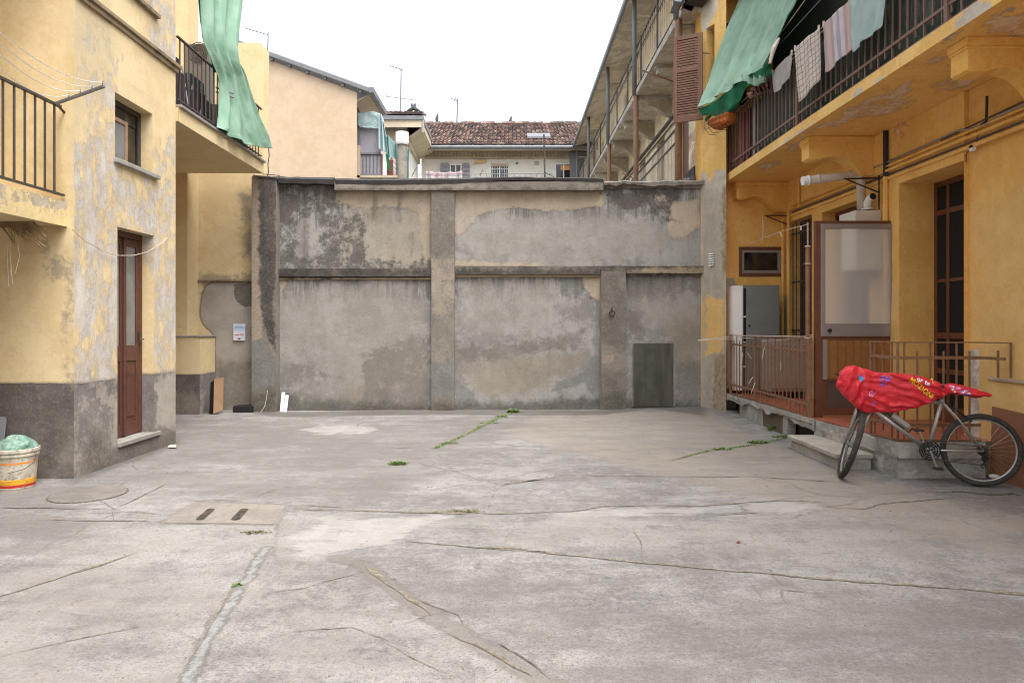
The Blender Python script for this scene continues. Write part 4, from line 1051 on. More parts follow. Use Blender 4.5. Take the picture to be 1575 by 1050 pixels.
# mid ledges
M['ledge_grey'] = plaster('grimy cement ledge', C(150, 142, 130, .53), C(110, 103, 95, .53), C(56, 52, 48), [
   dict(attr='cream', col=C(214, 192, 156, .54), col2=C(198, 178, 148, .54), amp=.1, w=.03, scale=5, k=.9), dict(attr='dark', col=C(58, 53, 50, .53), col2=C(100, 94, 88, .53), amp=.25, w=.05, scale=6, cap=.05, k=.85)], low=2, speck=.7, bump=.7, seed=21)
def ledge(px0, px1, zt, zb, prot, dark, cream, name='ledge'):
    x0, x1 = P(px0, 0, YW - prot).x, P(px1, 0, YW - prot).x
    wallgrid(name, M['ledge_grey'], bw, (0, YW - prot, 0), (1, 0, 0), (0, 0, 1), x0, x1, zb, zt, .04, depthdir=(0, 1, 0), wobble=.03, seed=int(px0), layers={'dark': dark, 'cream': cream},
             top=lambda u: zt + .012 * (fbm(u * 9, u * 0, 3) - .5))
    MB().box(x0, x1, YW - prot + .012, YW + .01, zb + .001, zt - .012).build(name + '_body', M['ledge_grey'], bw)
z = lambda py, Y: P(0, py, Y).z
ledge(429, 662.5, z(413, 11.92), z(425, 11.92), .08, [Q((420, 408), (665, 415), (665, 430), (420, 430))], [])
ledge(429, 662.5, z(426.2, 11.96), z(430, 11.96), .04, [Q((420, 424), (560, 424), (560, 427.2), (420, 427.2))], [Q((400, 427.5), (670, 427.2), (670, 433), (400, 433))], 'lower_fillet')
ledge(700, 924, z(409, 11.92), z(421.5, 11.92), .08, [Q((690, 416), (930, 416), (930, 423), (690, 423))], [])
ledge(700, 924, z(422.3, 11.96), z(426, 11.96), .04, [], [Q((690, 418), (930, 418), (930, 430), (690, 430))], 'lower_fillet')
ledge(924.5, 963, z(409, 11.90), z(417, 11.90), .10, [Q((920, 405), (970, 405), (970, 412), (920, 412))], [])
ledge(963.5, 1083, z(409, 11.92), z(420.5, 11.92), .08, [Q((960, 405), (1085, 405), (1085, 411), (960, 411))], [Q((1000, 412), (1085, 411), (1085, 422), (960, 419))])
ledge(963.5, 1083, z(421.2, 11.96), z(424.4, 11.96), .04, [Q((960, 424), (1085, 424), (1085, 427), (960, 427))], [Q((960, 417), (1085, 417), (1085, 423), (960, 423))], 'lower_fillet')
# top beam, bitumen coping, ragged coping on the right
M['beam'] = plaster('cement top beam', C(172, 162, 148, .54), C(146, 138, 127, .54), C(84, 78, 72), [dict(attr='dark', col=C(78, 72, 68, .53), col2=C(108, 101, 94, .53), amp=.3, w=.06, scale=6, cap=.06, k=.8)], speck=.6, bump=.6, seed=25)
bx0, bx1 = P(514.5, 0, 11.86).x, P(928, 0, 11.86).x
wallgrid('top_beam', M['beam'], bw, (0, 11.86, 0), (1, 0, 0), (0, 0, 1), bx0, bx1, z(292.3, 11.86), z(279, 11.86), .05, depthdir=(0, 1, 0), wobble=.02, layers={'dark': [QQ(11.86, (500, 290), (930, 290), (930, 300), (500, 300))]})
MB().box(bx0, bx1, 11.872, YW + .2, z(292.2, 11.86), z(279.2, 11.86)).build('top_beam_body', M['beam'], bw)
M['bitumen'] = paint('bitumen coping', C(46, 43, 43), C(62, 59, 58), .75, 0, .6, 9, .4)
def coping(pts, h, y0, mat, name, seed, jag=.012, th=.3):
    # ragged bar following a slightly wavy line of (px, py) tops
    g_ = []
    for i in range(len(pts) - 1):
        a_, b_ = P(*pts[i], y0), P(*pts[i + 1], y0); k = max(2, int((b_ - a_).length / .04))
        g_ += [a_.lerp(b_, j / k) for j in range(k)]
    g_.append(P(*pts[-1], y0)); n_ = len(g_); mb = MB(); vs = []
    for i, p_ in enumerate(g_):
        j1 = (float(fbm(p_.x * 6, 0, seed)) - .5) * jag * 2; j2 = (float(fbm(p_.x * 8, 5, seed)) - .5) * jag * 2; j3 = (float(fbm(p_.x * 7, 9, seed)) - .5) * jag * 2
        hh = h(p_.x) if callable(h) else h
        vs += [(p_.x, y0 + j3 + .01, p_.z - hh + j2), (p_.x, y0 + j3, p_.z - hh * .35 + j1), (p_.x, y0 + .04 + j3, p_.z + j1), (p_.x, y0 + th, p_.z + j1), (p_.x, y0 + th, p_.z - hh)]
    mb.add(vs, [(i * 5 + k, (i + 1) * 5 + k, (i + 1) * 5 + (k + 1) % 5, i * 5 + (k + 1) % 5) for i in range(n_ - 1) for k in range(5)] + [(0, 1, 2, 3, 4), tuple((n_ - 1) * 5 + k for k in (4, 3, 2, 1, 0))])
    return mb.build(name, mat, bw)
coping([(427, 270.5), (470, 272), (513, 272.6)], .115, 11.84, M['bitumen'], 'bitumen_coping', 3)
coping([(515.5, 273.6), (600, 274.2), (700, 273), (770, 271), (860, 271.8), (928, 273)], lambda x: .10 - .035 * max(0, min(1, (x + .9) / 1.0)), 11.84, M['bitumen'], 'bitumen_coping', 5)
M['rough'] = plaster('crumbling coping', C(182, 174, 164, .53), C(142, 135, 127, .53), C(88, 82, 76), bump=1.0, low=4, speck=.7, seed=31)
coping([(929, 278), (960, 276), (1000, 278), (1040, 277), (1084, 275)], .085, 11.88, M['rough'], 'rough_coping', 9, .028, .35)
MB().box(P(926, 0, YW).x, 3.60, YW - .04, YW + .25, z(290, YW), z(285, YW) + .02).build('rough_coping_bed', M['rough'], bw)
coping([(389, 267), (398, 268.5), (426, 270)], .05, 11.78, M['rough'], 'pier_cap', 12, .02, .35)

rg = thing('iron_ring', 'rusty iron tether ring hanging on the right pier of the grey wall', 'ring', P(941, 480, 11.86))
M['rust'] = paint('rusty iron', C(78, 62, 54), C(54, 44, 40), .8, .2, .6, 30)
MB().ring(P(941.2, 481.5, 11.86), (0, 1, .15), .045, .010, 28, 8).build('ring', M['rust'], rg, smooth=True)
MB().tube([P(941.2, 476, 11.84), P(941.2, 474, 11.91)], .012, 8).lathe(P(941.2, 473, 11.9), [(.016, -.01), (.016, .01)], 12).build('staple', M['rust'], rg)
hp = thing('metal_hatch', 'dark olive sheet metal hatch low in the right part of the grey wall', 'hatch', P(1004, 622, 11.97))
t = NT('dark hatch metal')
n = t.noise(1.6, 7, .7, stretch=(5, 5, .53)); n2 = t.noise(3, 8, .7)
col_ = t.mix(t.mr(n, .36, .62), C(84, 80, 70, .55), C(108, 104, 92, .55)); col_ = t.mix(t.math('MULTIPLY', t.mr(n2, .45, .62), .6), col_, C(74, 80, 66, .55))
M['hatch'] = t.done(col_, .6, t.bump(n, .4, .01), Metallic=.15)
a_, b_ = P(974, 625, 11.975), P(1036, 527.5, 11.975)
MB().box(a_.x, b_.x, 11.975, 12.02, a_.z, b_.z).build('plate', M['hatch'], hp, bevel=.004)
MB().box(a_.x - .012, a_.x, 11.972, 12.02, a_.z, b_.z + .012).box(b_.x, b_.x + .02, 11.972, 12.02, a_.z, b_.z + .012).build('frame', M['wall_grey'], hp)
for px0, px1, y0, lb, yy in ((430.2, 435.3, 604, 'taller white plastic strip leaning at the foot of the left pier', 11.78), (435.8, 440.8, 608.5, 'shorter white plastic strip leaning beside the taller one at the left pier', 11.75)):
    wp = thing('plastic_strip', lb, 'strip', P(px0, 634, yy), 'white plastic strips by the wall')
    a_, b_ = P(px0, 633.5, yy), P(px1, y0, yy)
    MB().prism([(a_.x, yy, a_.z), (b_.x, yy, a_.z), (b_.x, yy + .1, b_.z), (a_.x, yy + .1, b_.z)], (0, .025, 0)).build('strip', M['white_plastic'], wp, bevel=.003)
    MB().box(a_.x + .01, b_.x - .01, yy - .003, yy + .03, -.005, a_.z).build('foot', M['black'], wp)
wv = thing('hanging_wire', 'dark twisted wire running from the balcony end down to the top of the left pier', 'wire', P(413, 262, 11.85))
MB().tube([P(413, 226, 11.8), P(414, 240, 11.8), P(412, 252, 11.8), P(413, 265, 11.8), P(411, 272, 11.8)], .009, 6).tube([P(402, 252, 11.75), P(404, 263, 11.75), P(405, 268, 11.8), P(430, 270, 11.82)], .008, 6).build('wire', M['iron'], wv)
pw = thing('pale_wire', 'thin pale wire curling up from the ground at the left pier', 'wire', P(405, 632, 11.7))
MB().tube([P(401, 634, 11.7), P(407, 625, 11.72), P(410, 612, 11.76), P(411.5, 600, 11.78)], .005, 6).build('wire', M['cream_pipe'], pw)

# ================================================================== RIGHT HOUSE
XR, XF, YE, ZP = 4.71, 3.67, 11.75, .355
rh = thing('right_house', 'ochre yellow house with long balcony and peeling soffit on the right', 'house', (XR, 9, 0))
OC, OC2 = C(236, 190, 112, .98), C(226, 176, 96, .98)
ol = [
 dict(attr='grey', col=C(172, 166, 156, .92), col2=C(150, 145, 138, .92), amp=.22, w=.025, scale=3.6, k=.92, h=-.5, nr=.72),
 dict(attr='pale', col=C(226, 190, 128, .95), col2=C(214, 176, 112, .95), amp=.5, w=.2, scale=1.6, cap=.2, k=.8),
 dict(attr='flake', col=C(234, 210, 186, .95), col2=C(204, 174, 146, .95), amp=.6, w=.012, scale=6, cap=.04, k=.85, h=-.6, nr=.74, st=(1.5, .7, 1), edge=.3),
 dict(attr='white', col=C(214, 208, 196, .95), col2=C(196, 190, 180, .95), amp=.1, w=.02, scale=5, k=.9),
]
M['ochre'] = plaster('ochre plaster', OC, OC2, C(170, 118, 50), ol, low=.9, speck=.25, bump=.4, streak=(C(196, 150, 88, .95), .25), seed=41, grit=.15)

M['ochre_deep'] = plaster('deep ochre plaster', C(238, 190, 110, .98), C(228, 176, 92, .98), C(180, 134, 70), ol, low=1.1, speck=.25, bump=.3, seed=43)
# yard side wall with openings: door (near), window (far middle), door (far)
gY0, gY1, gz1 = 7.07, 8.24, 3.2
XN = 4.76
wallgrid('near_wall', M['ochre'], rh, (XN, 0, 0), (0, 1, 0), (0, 0, 1), -3, gY0, -.1, 3.92, .07, depthdir=(1, 0, 0), wobble=.03, seed=9, layers={'pale': [[(-3, .2), (7.1, .2), (7.1, 2.6), (5.5, 3.2), (-3, 3.0)]]})
wallgrid('yard_wall', M['ochre'], rh, (XR, 0, 0), (0, 1, 0), (0, 0, 1), gY0, YE, -.1, 3.92, .07, depthdir=(1, 0, 0), wobble=.03, seed=8,
  holes=[(gY0, gY1, ZP, gz1, .42), (9.0, 10.28, 1.3, 3.18, .2), (10.62, 11.45, ZP, 3.22, .17)],
  layers={'pale': [[(-3, .2), (7, .2), (7, 2.6), (5.5, 3.2), (-3, 3.0)], [(8.24, .4), (8.9, .4), (8.9, 1.8), (8.24, 2)]], 'grey': [[(11.42, .3), (11.8, .3), (11.8, 1.95), (11.42, 2.0)]],
          'flake': [pS(XR, [(1376, 185), (1390, 185), (1392, 200), (1380, 198)])], 'white': [pS(XR, [(1424, 278), (1455, 262), (1460, 264), (1426, 281)])]})
MB().box(XR + .43, XR + 1.0, -3, YE + .3, -.1, 3.9).build('inner_core', M['void'], rh)
MB().box(XR, XN + .06, gY0 - .004, gY0 + .03, gz1 + .002, 3.915).build('wall_return', M['ochre'], rh)
# end wall under the balcony (facing the yard front)
wallgrid('end_wall', M['ochre_deep'], rh, (0, YE, 0), (1, 0, 0), (0, 0, 1), 3.55, XR, -.1, 3.92, .05, depthdir=(0, 1, 0), wobble=.02, seed=3,
  layers={'grey': [pF(YE, [(1112, 425), (1132, 430), (1136, 445), (1132, 520), (1140, 640), (1110, 640)]), pF(YE, [(1200, 465), (1214, 468), (1214, 640), (1198, 640)])]})
# corner pier with a slanting face
A_, B_ = Vector((3.37, 11.97, 0)), Vector((3.62, 11.38, 0))
U_ = (B_ - A_).normalized(); Lp = (B_ - A_).length
def pE(pts):
    out = []
    for px, py in pts:
        k = (px - CX) / F                      # A + U s ; x = k Y
        s_ = (k * A_.y - A_.x) / (U_.x - k * U_.y); q_ = A_ + U_ * s_
        out.append((s_, H - (py - CY) / F * q_.y))
    return out
pl_l = [
 dict(attr='grey', col=C(196, 192, 184, .92), col2=C(172, 169, 163, .92), amp=.16, w=.025, scale=4, k=.95, h=-.5, nr=.72, st=(1, 1, .5)),
 dict(attr='dim', col=C(150, 146, 138, .92), col2=C(168, 162, 152, .92), amp=.3, w=.1, scale=3, k=.6, cap=.1, st=(2, 2, .4)),
 dict(attr='yel', col=C(230, 184, 104, .95), col2=C(214, 178, 118, .95), amp=.3, w=.03, scale=5, cap=.08, k=.9, nr=.74),
 dict(attr='rubble', col=C(168, 150, 128, .9), col2=C(120, 108, 94, .9), amp=.2, w=.04, scale=8, k=.9, h=-.8, ls=12),
 dict(attr='white', col=C(214, 210, 202, .95), col2=C(196, 190, 180, .95), amp=.04, w=.01, scale=5, k=.95),
]
M['pier_yellow'] = plaster('weathered corner pier', C(234, 194, 122, .95), C(222, 180, 104, .95), C(180, 140, 84), pl_l, low=1.5, speck=.3, bump=.45, streak=(C(200, 160, 100, .95), .4), seed=47)
wz0, wz1 = pE([(1085, 165)])[0][1], pE([(1090, 42)])[0][1]
ws0, ws1 = pE([(1086, 100)])[0][0], pE([(1099, 100)])[0][0]
wallgrid('corner_pier', M['pier_yellow'], rh, A_, U_, (0, 0, 1), 0, Lp, -.1, 7.9, .04, depthdir=(.95, .4, 0), wobble=.03, seed=6, holes=[(ws0, ws1, wz0, wz1, .2)],
  layers={'grey': [pE([(1078, 262), (1085, 262), (1092, 285), (1098, 262), (1116, 262), (1116, 470), (1100, 465), (1092, 452), (1080, 470), (1078, 640), (1078, 262)]), pE([(1078, 520), (1118, 520), (1118, 640), (1078, 640)])],
          'dim': [pE([(1078, 300), (1118, 300), (1118, 640), (1078, 640)])],
          'yel': [pE([(1086, 455), (1112, 462), (1112, 545), (1088, 545)])],
          'rubble': [pE([(1100, 545), (1118, 540), (1118, 640), (1096, 640)]), pE([(1110, 290), (1118, 285), (1118, 420), (1112, 420)])],
          'white': [pE([(1074, 8), (1104, -10), (1104, 14), (1085, 48), (1074, 48)])]})
MB().quad(B_ + Vector((0, 0, -.1)), (3.68, YE + .1, -.1), (3.68, YE + .1, 7.9), B_ + Vector((0, 0, 7.9))).quad((3.37, 11.97, -.1), (3.37, 12.35, -.1), (3.37, 12.35, 7.9), (3.37, 11.97, 7.9)).build('corner_pier_side', M['ochre_deep'], rh)
c_ = A_ + U_ * ((ws0 + ws1) / 2) + Vector((.95, .4, 0)).normalized() * .19
MB().obox(c_ + Vector((0, 0, wz0)) - U_ * .3, U_ * .6, Vector((.3, .12, 0)), (0, 0, wz1 - wz0)).build('narrow_window', M['void'], rh)
wallgrid('upper_end_wall', M['ochre_deep'], rh, (0, YE, 0), (1, 0, 0), (0, 0, 1), 3.62, XR + .02, 3.92, 7.9, .2, depthdir=(0, 1, 0))
# balcony
M['soffit'] = plaster('flaking ochre soffit', C(238, 190, 112, .98), C(228, 178, 96, .98), C(180, 136, 76), ol, low=1.2, speck=.3, bump=.4, seed=51)
zs = 3.91
def pZ(z_, pts):
    out = []
    for px, py in pts:
        Y = (H - z_) * F / (py - CY); out.append(((px - CX) / F * Y, Y))
    return out
wallgrid('soffit', M['soffit'], rh, (0, 0, zs), (1, 0, 0), (0, 1, 0), XF, XR, -3, YE, .05, depthdir=(0, 0, 1), wobble=.012, layers={
  'flake': [pZ(zs, [(1262, 196), (1290, 182), (1325, 160), (1352, 148), (1385, 150), (1400, 160), (1372, 172), (1330, 178), (1290, 192)]), pZ(zs, [(1372, 152), (1400, 138), (1395, 130), (1376, 136)]), pZ(zs, [(1440, 128), (1465, 115), (1510, 108), (1500, 122), (1470, 135), (1438, 142)]),
            pZ(zs, [(1500, 36), (1545, 28), (1575, 24), (1575, 60), (1540, 48)]), pZ(zs, [(1430, 92), (1456, 88), (1450, 96)]), pZ(zs, [(1210, 225), (1235, 212), (1238, 220), (1220, 230)]), pZ(zs, [(1170, 256), (1190, 250), (1180, 260)]), pZ(zs, [(1228, 200), (1262, 180), (1258, 188), (1236, 203)])],
  'grey': [pZ(zs, [(1446, 60), (1470, 50), (1462, 60), (1450, 68)]), pZ(zs, [(1428, 84), (1450, 78), (1448, 86)]), pZ(zs, [(1534, 16), (1560, 8), (1556, 16)])]})
wallgrid('balcony_edge', M['pier_yellow'], rh, (XF, 0, 0), (0, 1, 0), (0, 0, 1), -3, 11.6, zs, 4.035, .04, depthdir=(1, 0, 0), wobble=.012,
  layers={'grey': [[(8.2, zs), (9.6, zs), (9.4, zs + .03), (8.3, zs + .03)], [(6.6, zs), (7.6, zs), (7.2, zs + .05)], [(5.2, zs), (5.7, zs), (5.6, 4.0), (5.3, 4.02)]]})
MB().box(XF + .012, XR + .2, -3, YE, zs + .015, 4.03).build('balcony_slab', M['ochre_deep'], rh)
# corbels
def corbel(Yc, name='corbel'):
    x0 = 3.84; w = .22
    pr = [(x0, 0), (x0, -.27), (x0 + .03, -.29), (x0 + .16, -.29), (x0 + .22, -.265), (x0 + .30, -.25), (x0 + .40, -.26), (x0 + .50, -.30), (x0 + .58, -.37), (x0 + .64, -.46), (x0 + .70, -.50), (XR + .01, -.50), (XR + .01, 0)]
    mb = MB().prism([(x, Yc, zs - .003 + z_) for x, z_ in pr], (0, w, 0))
    mb.box(x0 - .02, XR, Yc - .02, Yc + w + .02, zs - .075, zs - .004)
    mb.box(x0 - .012, XR, Yc - .012, Yc + w + .012, zs - .10, zs - .075)
    mb.build(name, M['ochre_deep'], rh, bevel=.008)
for Yc in (5.72, 8.75, 11.52, 2.7): corbel(Yc)
for Yc in (5.72, 8.75, 2.7): MB().box(XR - .035, XR + .002, Yc - .25, Yc + .4, 3.42, zs - .002).build('pilaster_strip', M['ochre'], rh, bevel=.004)
# upper storey wall and ceiling
wallgrid('upper_wall', M['ochre_deep'], rh, (XR, 0, 0), (0, 1, 0), (0, 0, 1), -3, YE, 4.03, 7.3, .2, depthdir=(1, 0, 0), holes=[(5.4, 6.5, 4.05, 6.6, .15), (7.6, 8.7, 4.05, 6.6, .15), (9.7, 10.9, 4.05, 6.6, .15)])
MB().box(XR + .16, XR + .3, -3, YE, 4.0, 7.3).build('upper_doors', M['void'], rh)
MB().box(XF, XR + .3, -3, YE, 7.02, 7.2).build('upper_slab', M['ochre_deep'], rh)
# railing
bx = XF + .05
rr = MB().bar((bx, -3, 4.205), (bx, 11.5, 4.205), .022, .03).bar((bx, -3, 4.065), (bx, 11.5, 4.065), .022, .016).bar((bx, -3, 4.96), (bx, 11.5, 4.96), .04, .02).build('balcony_railing', M['iron_pink'], rh)
bars(rr, (bx, 11.45, 0), (bx, 4.5, 0), .127, [(4.07, 4.95), (4.12, 4.95)], .015, M['iron_pink'])
for Yp in (8.80, 5.79, 11.5): MB().box(bx - .022, bx + .022, Yp - .022, Yp + .022, 4.035, 4.97).build('rail_post', M['iron_pink'], rr)
ps = thing('privacy_screen', 'dark green screening cloth behind the bars of the right balcony', 'screen', (XF + .12, 8, 4.05))
t = NT('dark green screen'); n = t.noise(2.2, 8, .7, stretch=(1, 3.2, .5)); n2 = t.noise(9, 7, .7, stretch=(1, 2, .4))
M['screen'] = t.done(t.mix(t.mr(n2, .5, .68), t.mix(t.mr(n, .36, .64), C(34, 52, 44), C(52, 64, 56)), C(80, 88, 78)), .9)
g = catmull([[(XF + .13 + .03 * (i % 2), y, z_) for i, y in enumerate(np.linspace(11.3, 4.2, 14))] for z_ in (4.05, 4.5, 4.93)], 20, 200)
yy = g[..., 1]; g[..., 0] += .03 * np.sin(yy * 30) * .6 + .04 * (fbm(yy * 4, g[..., 2] * 2, 3) - .5)
sheet('cloth', M['screen'], ps, g, 0)
db_ = thing('dark_backdrop', 'dark sheet added to stand for the shade inside the right balcony behind the washing', 'backdrop', (4.3, 8, 6))  # added sheet, its near-black colour stands in for the gallery's shade
g = catmull([[(4.25 + .04 * (i % 2), y, z_) for i, y in enumerate(np.linspace(11.0, 3.0, 14))] for z_ in (4.5, 5.8, 7.0)], 10, 120)
sheet('cloth', paint('black green shade', C(26, 30, 24), C(44, 46, 34), .9), db_, g, 0)
rd = thing('red_post', 'dark red upright board at the far end of the right balcony', 'board', (XF + .1, 11.1, 4.05))
MB().box(XF + .085, XF + .11, 10.72, 10.84, 4.04, 4.9).box(XF + .085, XF + .11, 10.95, 11.2, 4.04, 4.9).build('boards', paint('dark red paint', C(140, 44, 44), C(104, 34, 34), .6), rd)
w_ = thing('white_pipe', 'pale grey upright pipe behind the far balcony bars beside the dark red board', 'pipe', (XF + .1, 10.4, 4.05))
MB().tube([(XF + .09, 10.45, 4.04), (XF + .09, 10.45, 5.0)], .022, 8).tube([(XF + .09, 10.3, 4.04), (XF + .09, 10.3, 5.0)], .015, 8).build('pipe', M['alu'], w_)

# laundry
xl = XF - .06
lin = thing('laundry_line', 'long clothes lines strung along the right balcony', 'clothes line', (xl, 8, 4.95))
MB().tube([(xl, 10.6, 4.95), (xl, 8, 4.92), (xl, 4, 4.93)], .004, 5).build('cord', M['cream_pipe'], lin)
MB().tube([P(1195, 60, 9.6), P(1235, 5, 8.6), P(1290, -70, 7.5)], .005, 5).build('cord', M['cream_pipe'], lin)
MB().tube([P(1200, 68, 9.5), P(1262, 0, 8.2), P(1330, -75, 7)], .005, 5).build('cord', flat('blue cord', C(110, 130, 150), .7), lin)
def wash(name, label, quad, mat, seed, fold=.018, cat='laundry'):
    tl, tr, br_, bl = [PS(px, py, xl - .01) for px, py in quad]
    o = thing(name, label, cat, (tl + tr) / 2, 'washing on the right balcony')
    n, m = 50, 40; g = np.zeros((n, m, 3))
    for i in range(n):
        v = i / (n - 1)
        for j in range(m):
            u = j / (m - 1)
            p_ = tl.lerp(tr, u).lerp(bl.lerp(br_, u), v)
            w = fold * math.sin(u * 14 + seed + 2 * v) * (.4 + .6 * v) + .03 * (float(fbm(u * 4, v * 2, seed)) - .5)
            g[i, j] = (p_.x - abs(w) * .6 + w * .4, p_.y, p_.z + .012 * math.sin(u * 9 + seed) * v - .015 * math.sin(u * math.pi * 3) * (1 - v) * .5)
    # su runs across, sv down
    g2 = g.transpose(1, 0, 2)
    sheet('cloth', mat, o, g2.copy(), .003)
    for k in (.03, .97):
        p_ = tl.lerp(tr, k); MB().box(p_.x - .012, p_.x + .008, p_.y - .008, p_.y + .008, p_.z - .04, p_.z + .03).build('peg', M['cream_pipe'], o)
    return o
M['cl_grey'] = fabric('grey cloth', C(176, 170, 164), C(158, 153, 148), .2)
M['cl_check'] = fabric('checked cloth', C(214, 202, 192), C(198, 188, 180), .2, 'check')
M['cl_stripe'] = fabric('striped cloth', C(224, 216, 214, .9), C(208, 200, 200, .9), .25, 'stripes')
M['cl_aqua'] = fabric('aqua cloth', C(204, 228, 226, .72), C(186, 214, 214, .72), .25)
wash('towel', 'small plain grey towel, farthest of the washing on the right balcony', [(1187, 112), (1219, 80), (1216, 119), (1191, 147)], M['cl_grey'], 1)
wash('towel', 'white towel with dark checked lines on the right balcony', [(1222, 75), (1261, 42), (1263, 121), (1229, 159)], M['cl_check'], 2, .01)
wash('towel', 'striped white and pinkish towel on the right balcony', [(1266, 38), (1309, -2), (1313, 74), (1272, 112)], M['cl_stripe'], 3)
wash('sheet', 'pale aqua cloth, nearest of the washing on the right balcony', [(1309, 0), (1368, -58), (1358, 40), (1313, 80)], M['cl_aqua'], 4, .03)

# green awning cloth
ag = thing('green_awning', 'large faded green cloth slung over the far end of the right balcony', 'awning', (3.6, 10, 5.3))
L0 = [((1157, -60), 3.95, 11.4), ((1135, 0), 3.85, 11.4), ((1116, 50), 3.7, 11.4), ((1096, 110), 3.5, 11.5), ((1080, 152), 3.32, 11.5), ((1074, 168), 3.24, 11.5)]
R0 = [((1246, -60), 3.9, 8.7), ((1221, 0), 3.76, 9.0), ((1210, 28), 3.68, 9.1), ((1196, 60), 3.6, 9.2), ((1186, 84), 3.5, 9.2), ((1178, 100), 3.44, 9.2)]
ctrl = []
for (lp, _, ly), (rp, _, ry) in zip(L0, R0):
    row = []
    for k in range(8):
        u = k / 7; Y = ly + (ry - ly) * u
        # fourth edge sags along the lower hem
        row.append(P(lp[0] + (rp[0] - lp[0]) * u, lp[1] + (rp[1] - lp[1]) * u, Y)[:])
    ctrl.append(row)
g = catmull(ctrl, 80, 110)
vv, uu = np.meshgrid(np.linspace(0, 1, 80), np.linspace(0, 1, 110), indexing='ij')
g[..., 0] += .05 * np.sin(uu * 26 + 5 * fbm(uu * 3, vv * 2, 5)) * (.35 + .65 * vv) + .05 * (fbm(uu * 16, vv * 2.2, 8) - .5) + .03 * np.abs(np.sin(uu * 41 + 2 * vv + 4 * fbm(uu * 2, vv * 2, 9)))
g[..., 2] += .02 * (fbm(uu * 9, vv * 2, 3) - .5)
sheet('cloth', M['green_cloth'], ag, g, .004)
# turned-up hem hanging below
hem = [[(1074, 168, 11.5), (1096, 158, 11.1), (1120, 140, 10.6), (1145, 121, 10.0), (1178, 100, 9.2), (1186, 84, 9.2)],
       [(1080, 178, 11.45), (1104, 172, 11.1), (1124, 160, 10.65), (1148, 133, 10.1), (1176, 112, 9.35), (1185, 98, 9.25)],
       [(1094, 175, 11.4), (1106, 178, 11.1), (1118, 176, 10.75), (1146, 141, 10.2), (1176, 122, 9.5), (1184, 112, 9.3)],
       [(1085, 188, 11.4), (1106, 168, 11.2), (1120, 178, 10.8), (1152, 134, 10.2), (1178, 116, 9.5), (1183, 118, 9.4)]]
g = catmull([[P(a, b, c)[:] for a, b, c in r] for r in hem], 30, 90)
vv, uu = np.meshgrid(np.linspace(0, 1, 30), np.linspace(0, 1, 90), indexing='ij')
g[..., 0] += .05 * np.sin(uu * 24 + vv * 3) * vv; g[..., 2] += .05 * np.sin(uu * 31) * vv * .6
sheet('hem', M['green_dark'], ag, g, .004)
fr = [[(1142, 122, 9.9), (1152, 128, 9.8), (1165, 132, 9.6), (1178, 124, 9.4)], [(1140, 116, 9.9), (1152, 112, 9.85), (1166, 114, 9.6), (1180, 92, 9.3)]]
g = catmull([[P(a, b, c)[:] for a, b, c in r] for r in fr], 10, 40); g[..., 0] += .03 * np.sin(np.linspace(0, 30, 40))[None, :]
sheet('frayed_hem', M['green_cloth'], ag, g, .006)
MB().tube([P(1184, 98, 9.15), P(1190, 75, 9.15), P(1198, 60, 9.2)], [.02, .035, .02], 8).build('knot', M['cream_pipe'], ag)
pk = thing('pink_frill', 'dusty pink frilled cloth hanging below the green awning hem', 'cloth', P(1165, 140, 9.7))
g = catmull([[P(a, b, 9.75)[:] for a, b in r] for r in (((1148, 148), (1160, 134), (1172, 128), (1186, 116)), ((1154, 150), (1164, 144), (1176, 140), (1187, 142)))], 14, 50)
g[..., 0] += .03 * np.sin(np.linspace(0, 40, 50))[None, :]; g[-4:, :, 2] += .03 * np.sin(np.linspace(0, 50, 50))[None, :]
sheet('cloth', fabric('dusty pink', C(170, 122, 114), C(140, 98, 92), .2), pk, g, .003)
fp = thing('hanging_planter', 'orange brown plastic planter in a wire basket at the far balcony corner', 'planter', P(1115, 186, 11.1))
a_, b_ = P(1099, 192, 11.15), P(1133, 176, 10.75)
pf = plaster('orange plastic', C(186, 100, 30), C(160, 80, 22), C(120, 60, 24), bump=.1)
d_ = (b_ - a_); n_ = Vector((-.12, -.06, 0))
MB().prism([a_ + Vector((0, 0, .05)), b_ + Vector((0, 0, .03)), b_ + Vector((0, 0, -.08)), b_ + Vector((-.03, 0, -.13)), a_ + Vector((.12, 0, -.10)), a_ + Vector((.02, 0, -.03))], (-.16, -.08, 0)).build('pot', pf, fp, bevel=.02)
mb = MB()
for k in np.linspace(0, 1, 7):
    p0 = a_.lerp(b_, k) + n_; mb.tube([p0 + Vector((-.05, 0, .08)), p0 + Vector((-.06, 0, -.08)), p0 + Vector((.02, .02, -.17)), p0 + Vector((.15, .1, -.15))], .004, 5)
for z_ in (.08, -.02, -.1): mb.tube([a_ + n_ * 1.4 + Vector((0, 0, z_)), b_ + n_ * 1.4 + Vector((0, 0, z_))], .004, 5)
mb.build('wire_basket', M['iron'], fp)

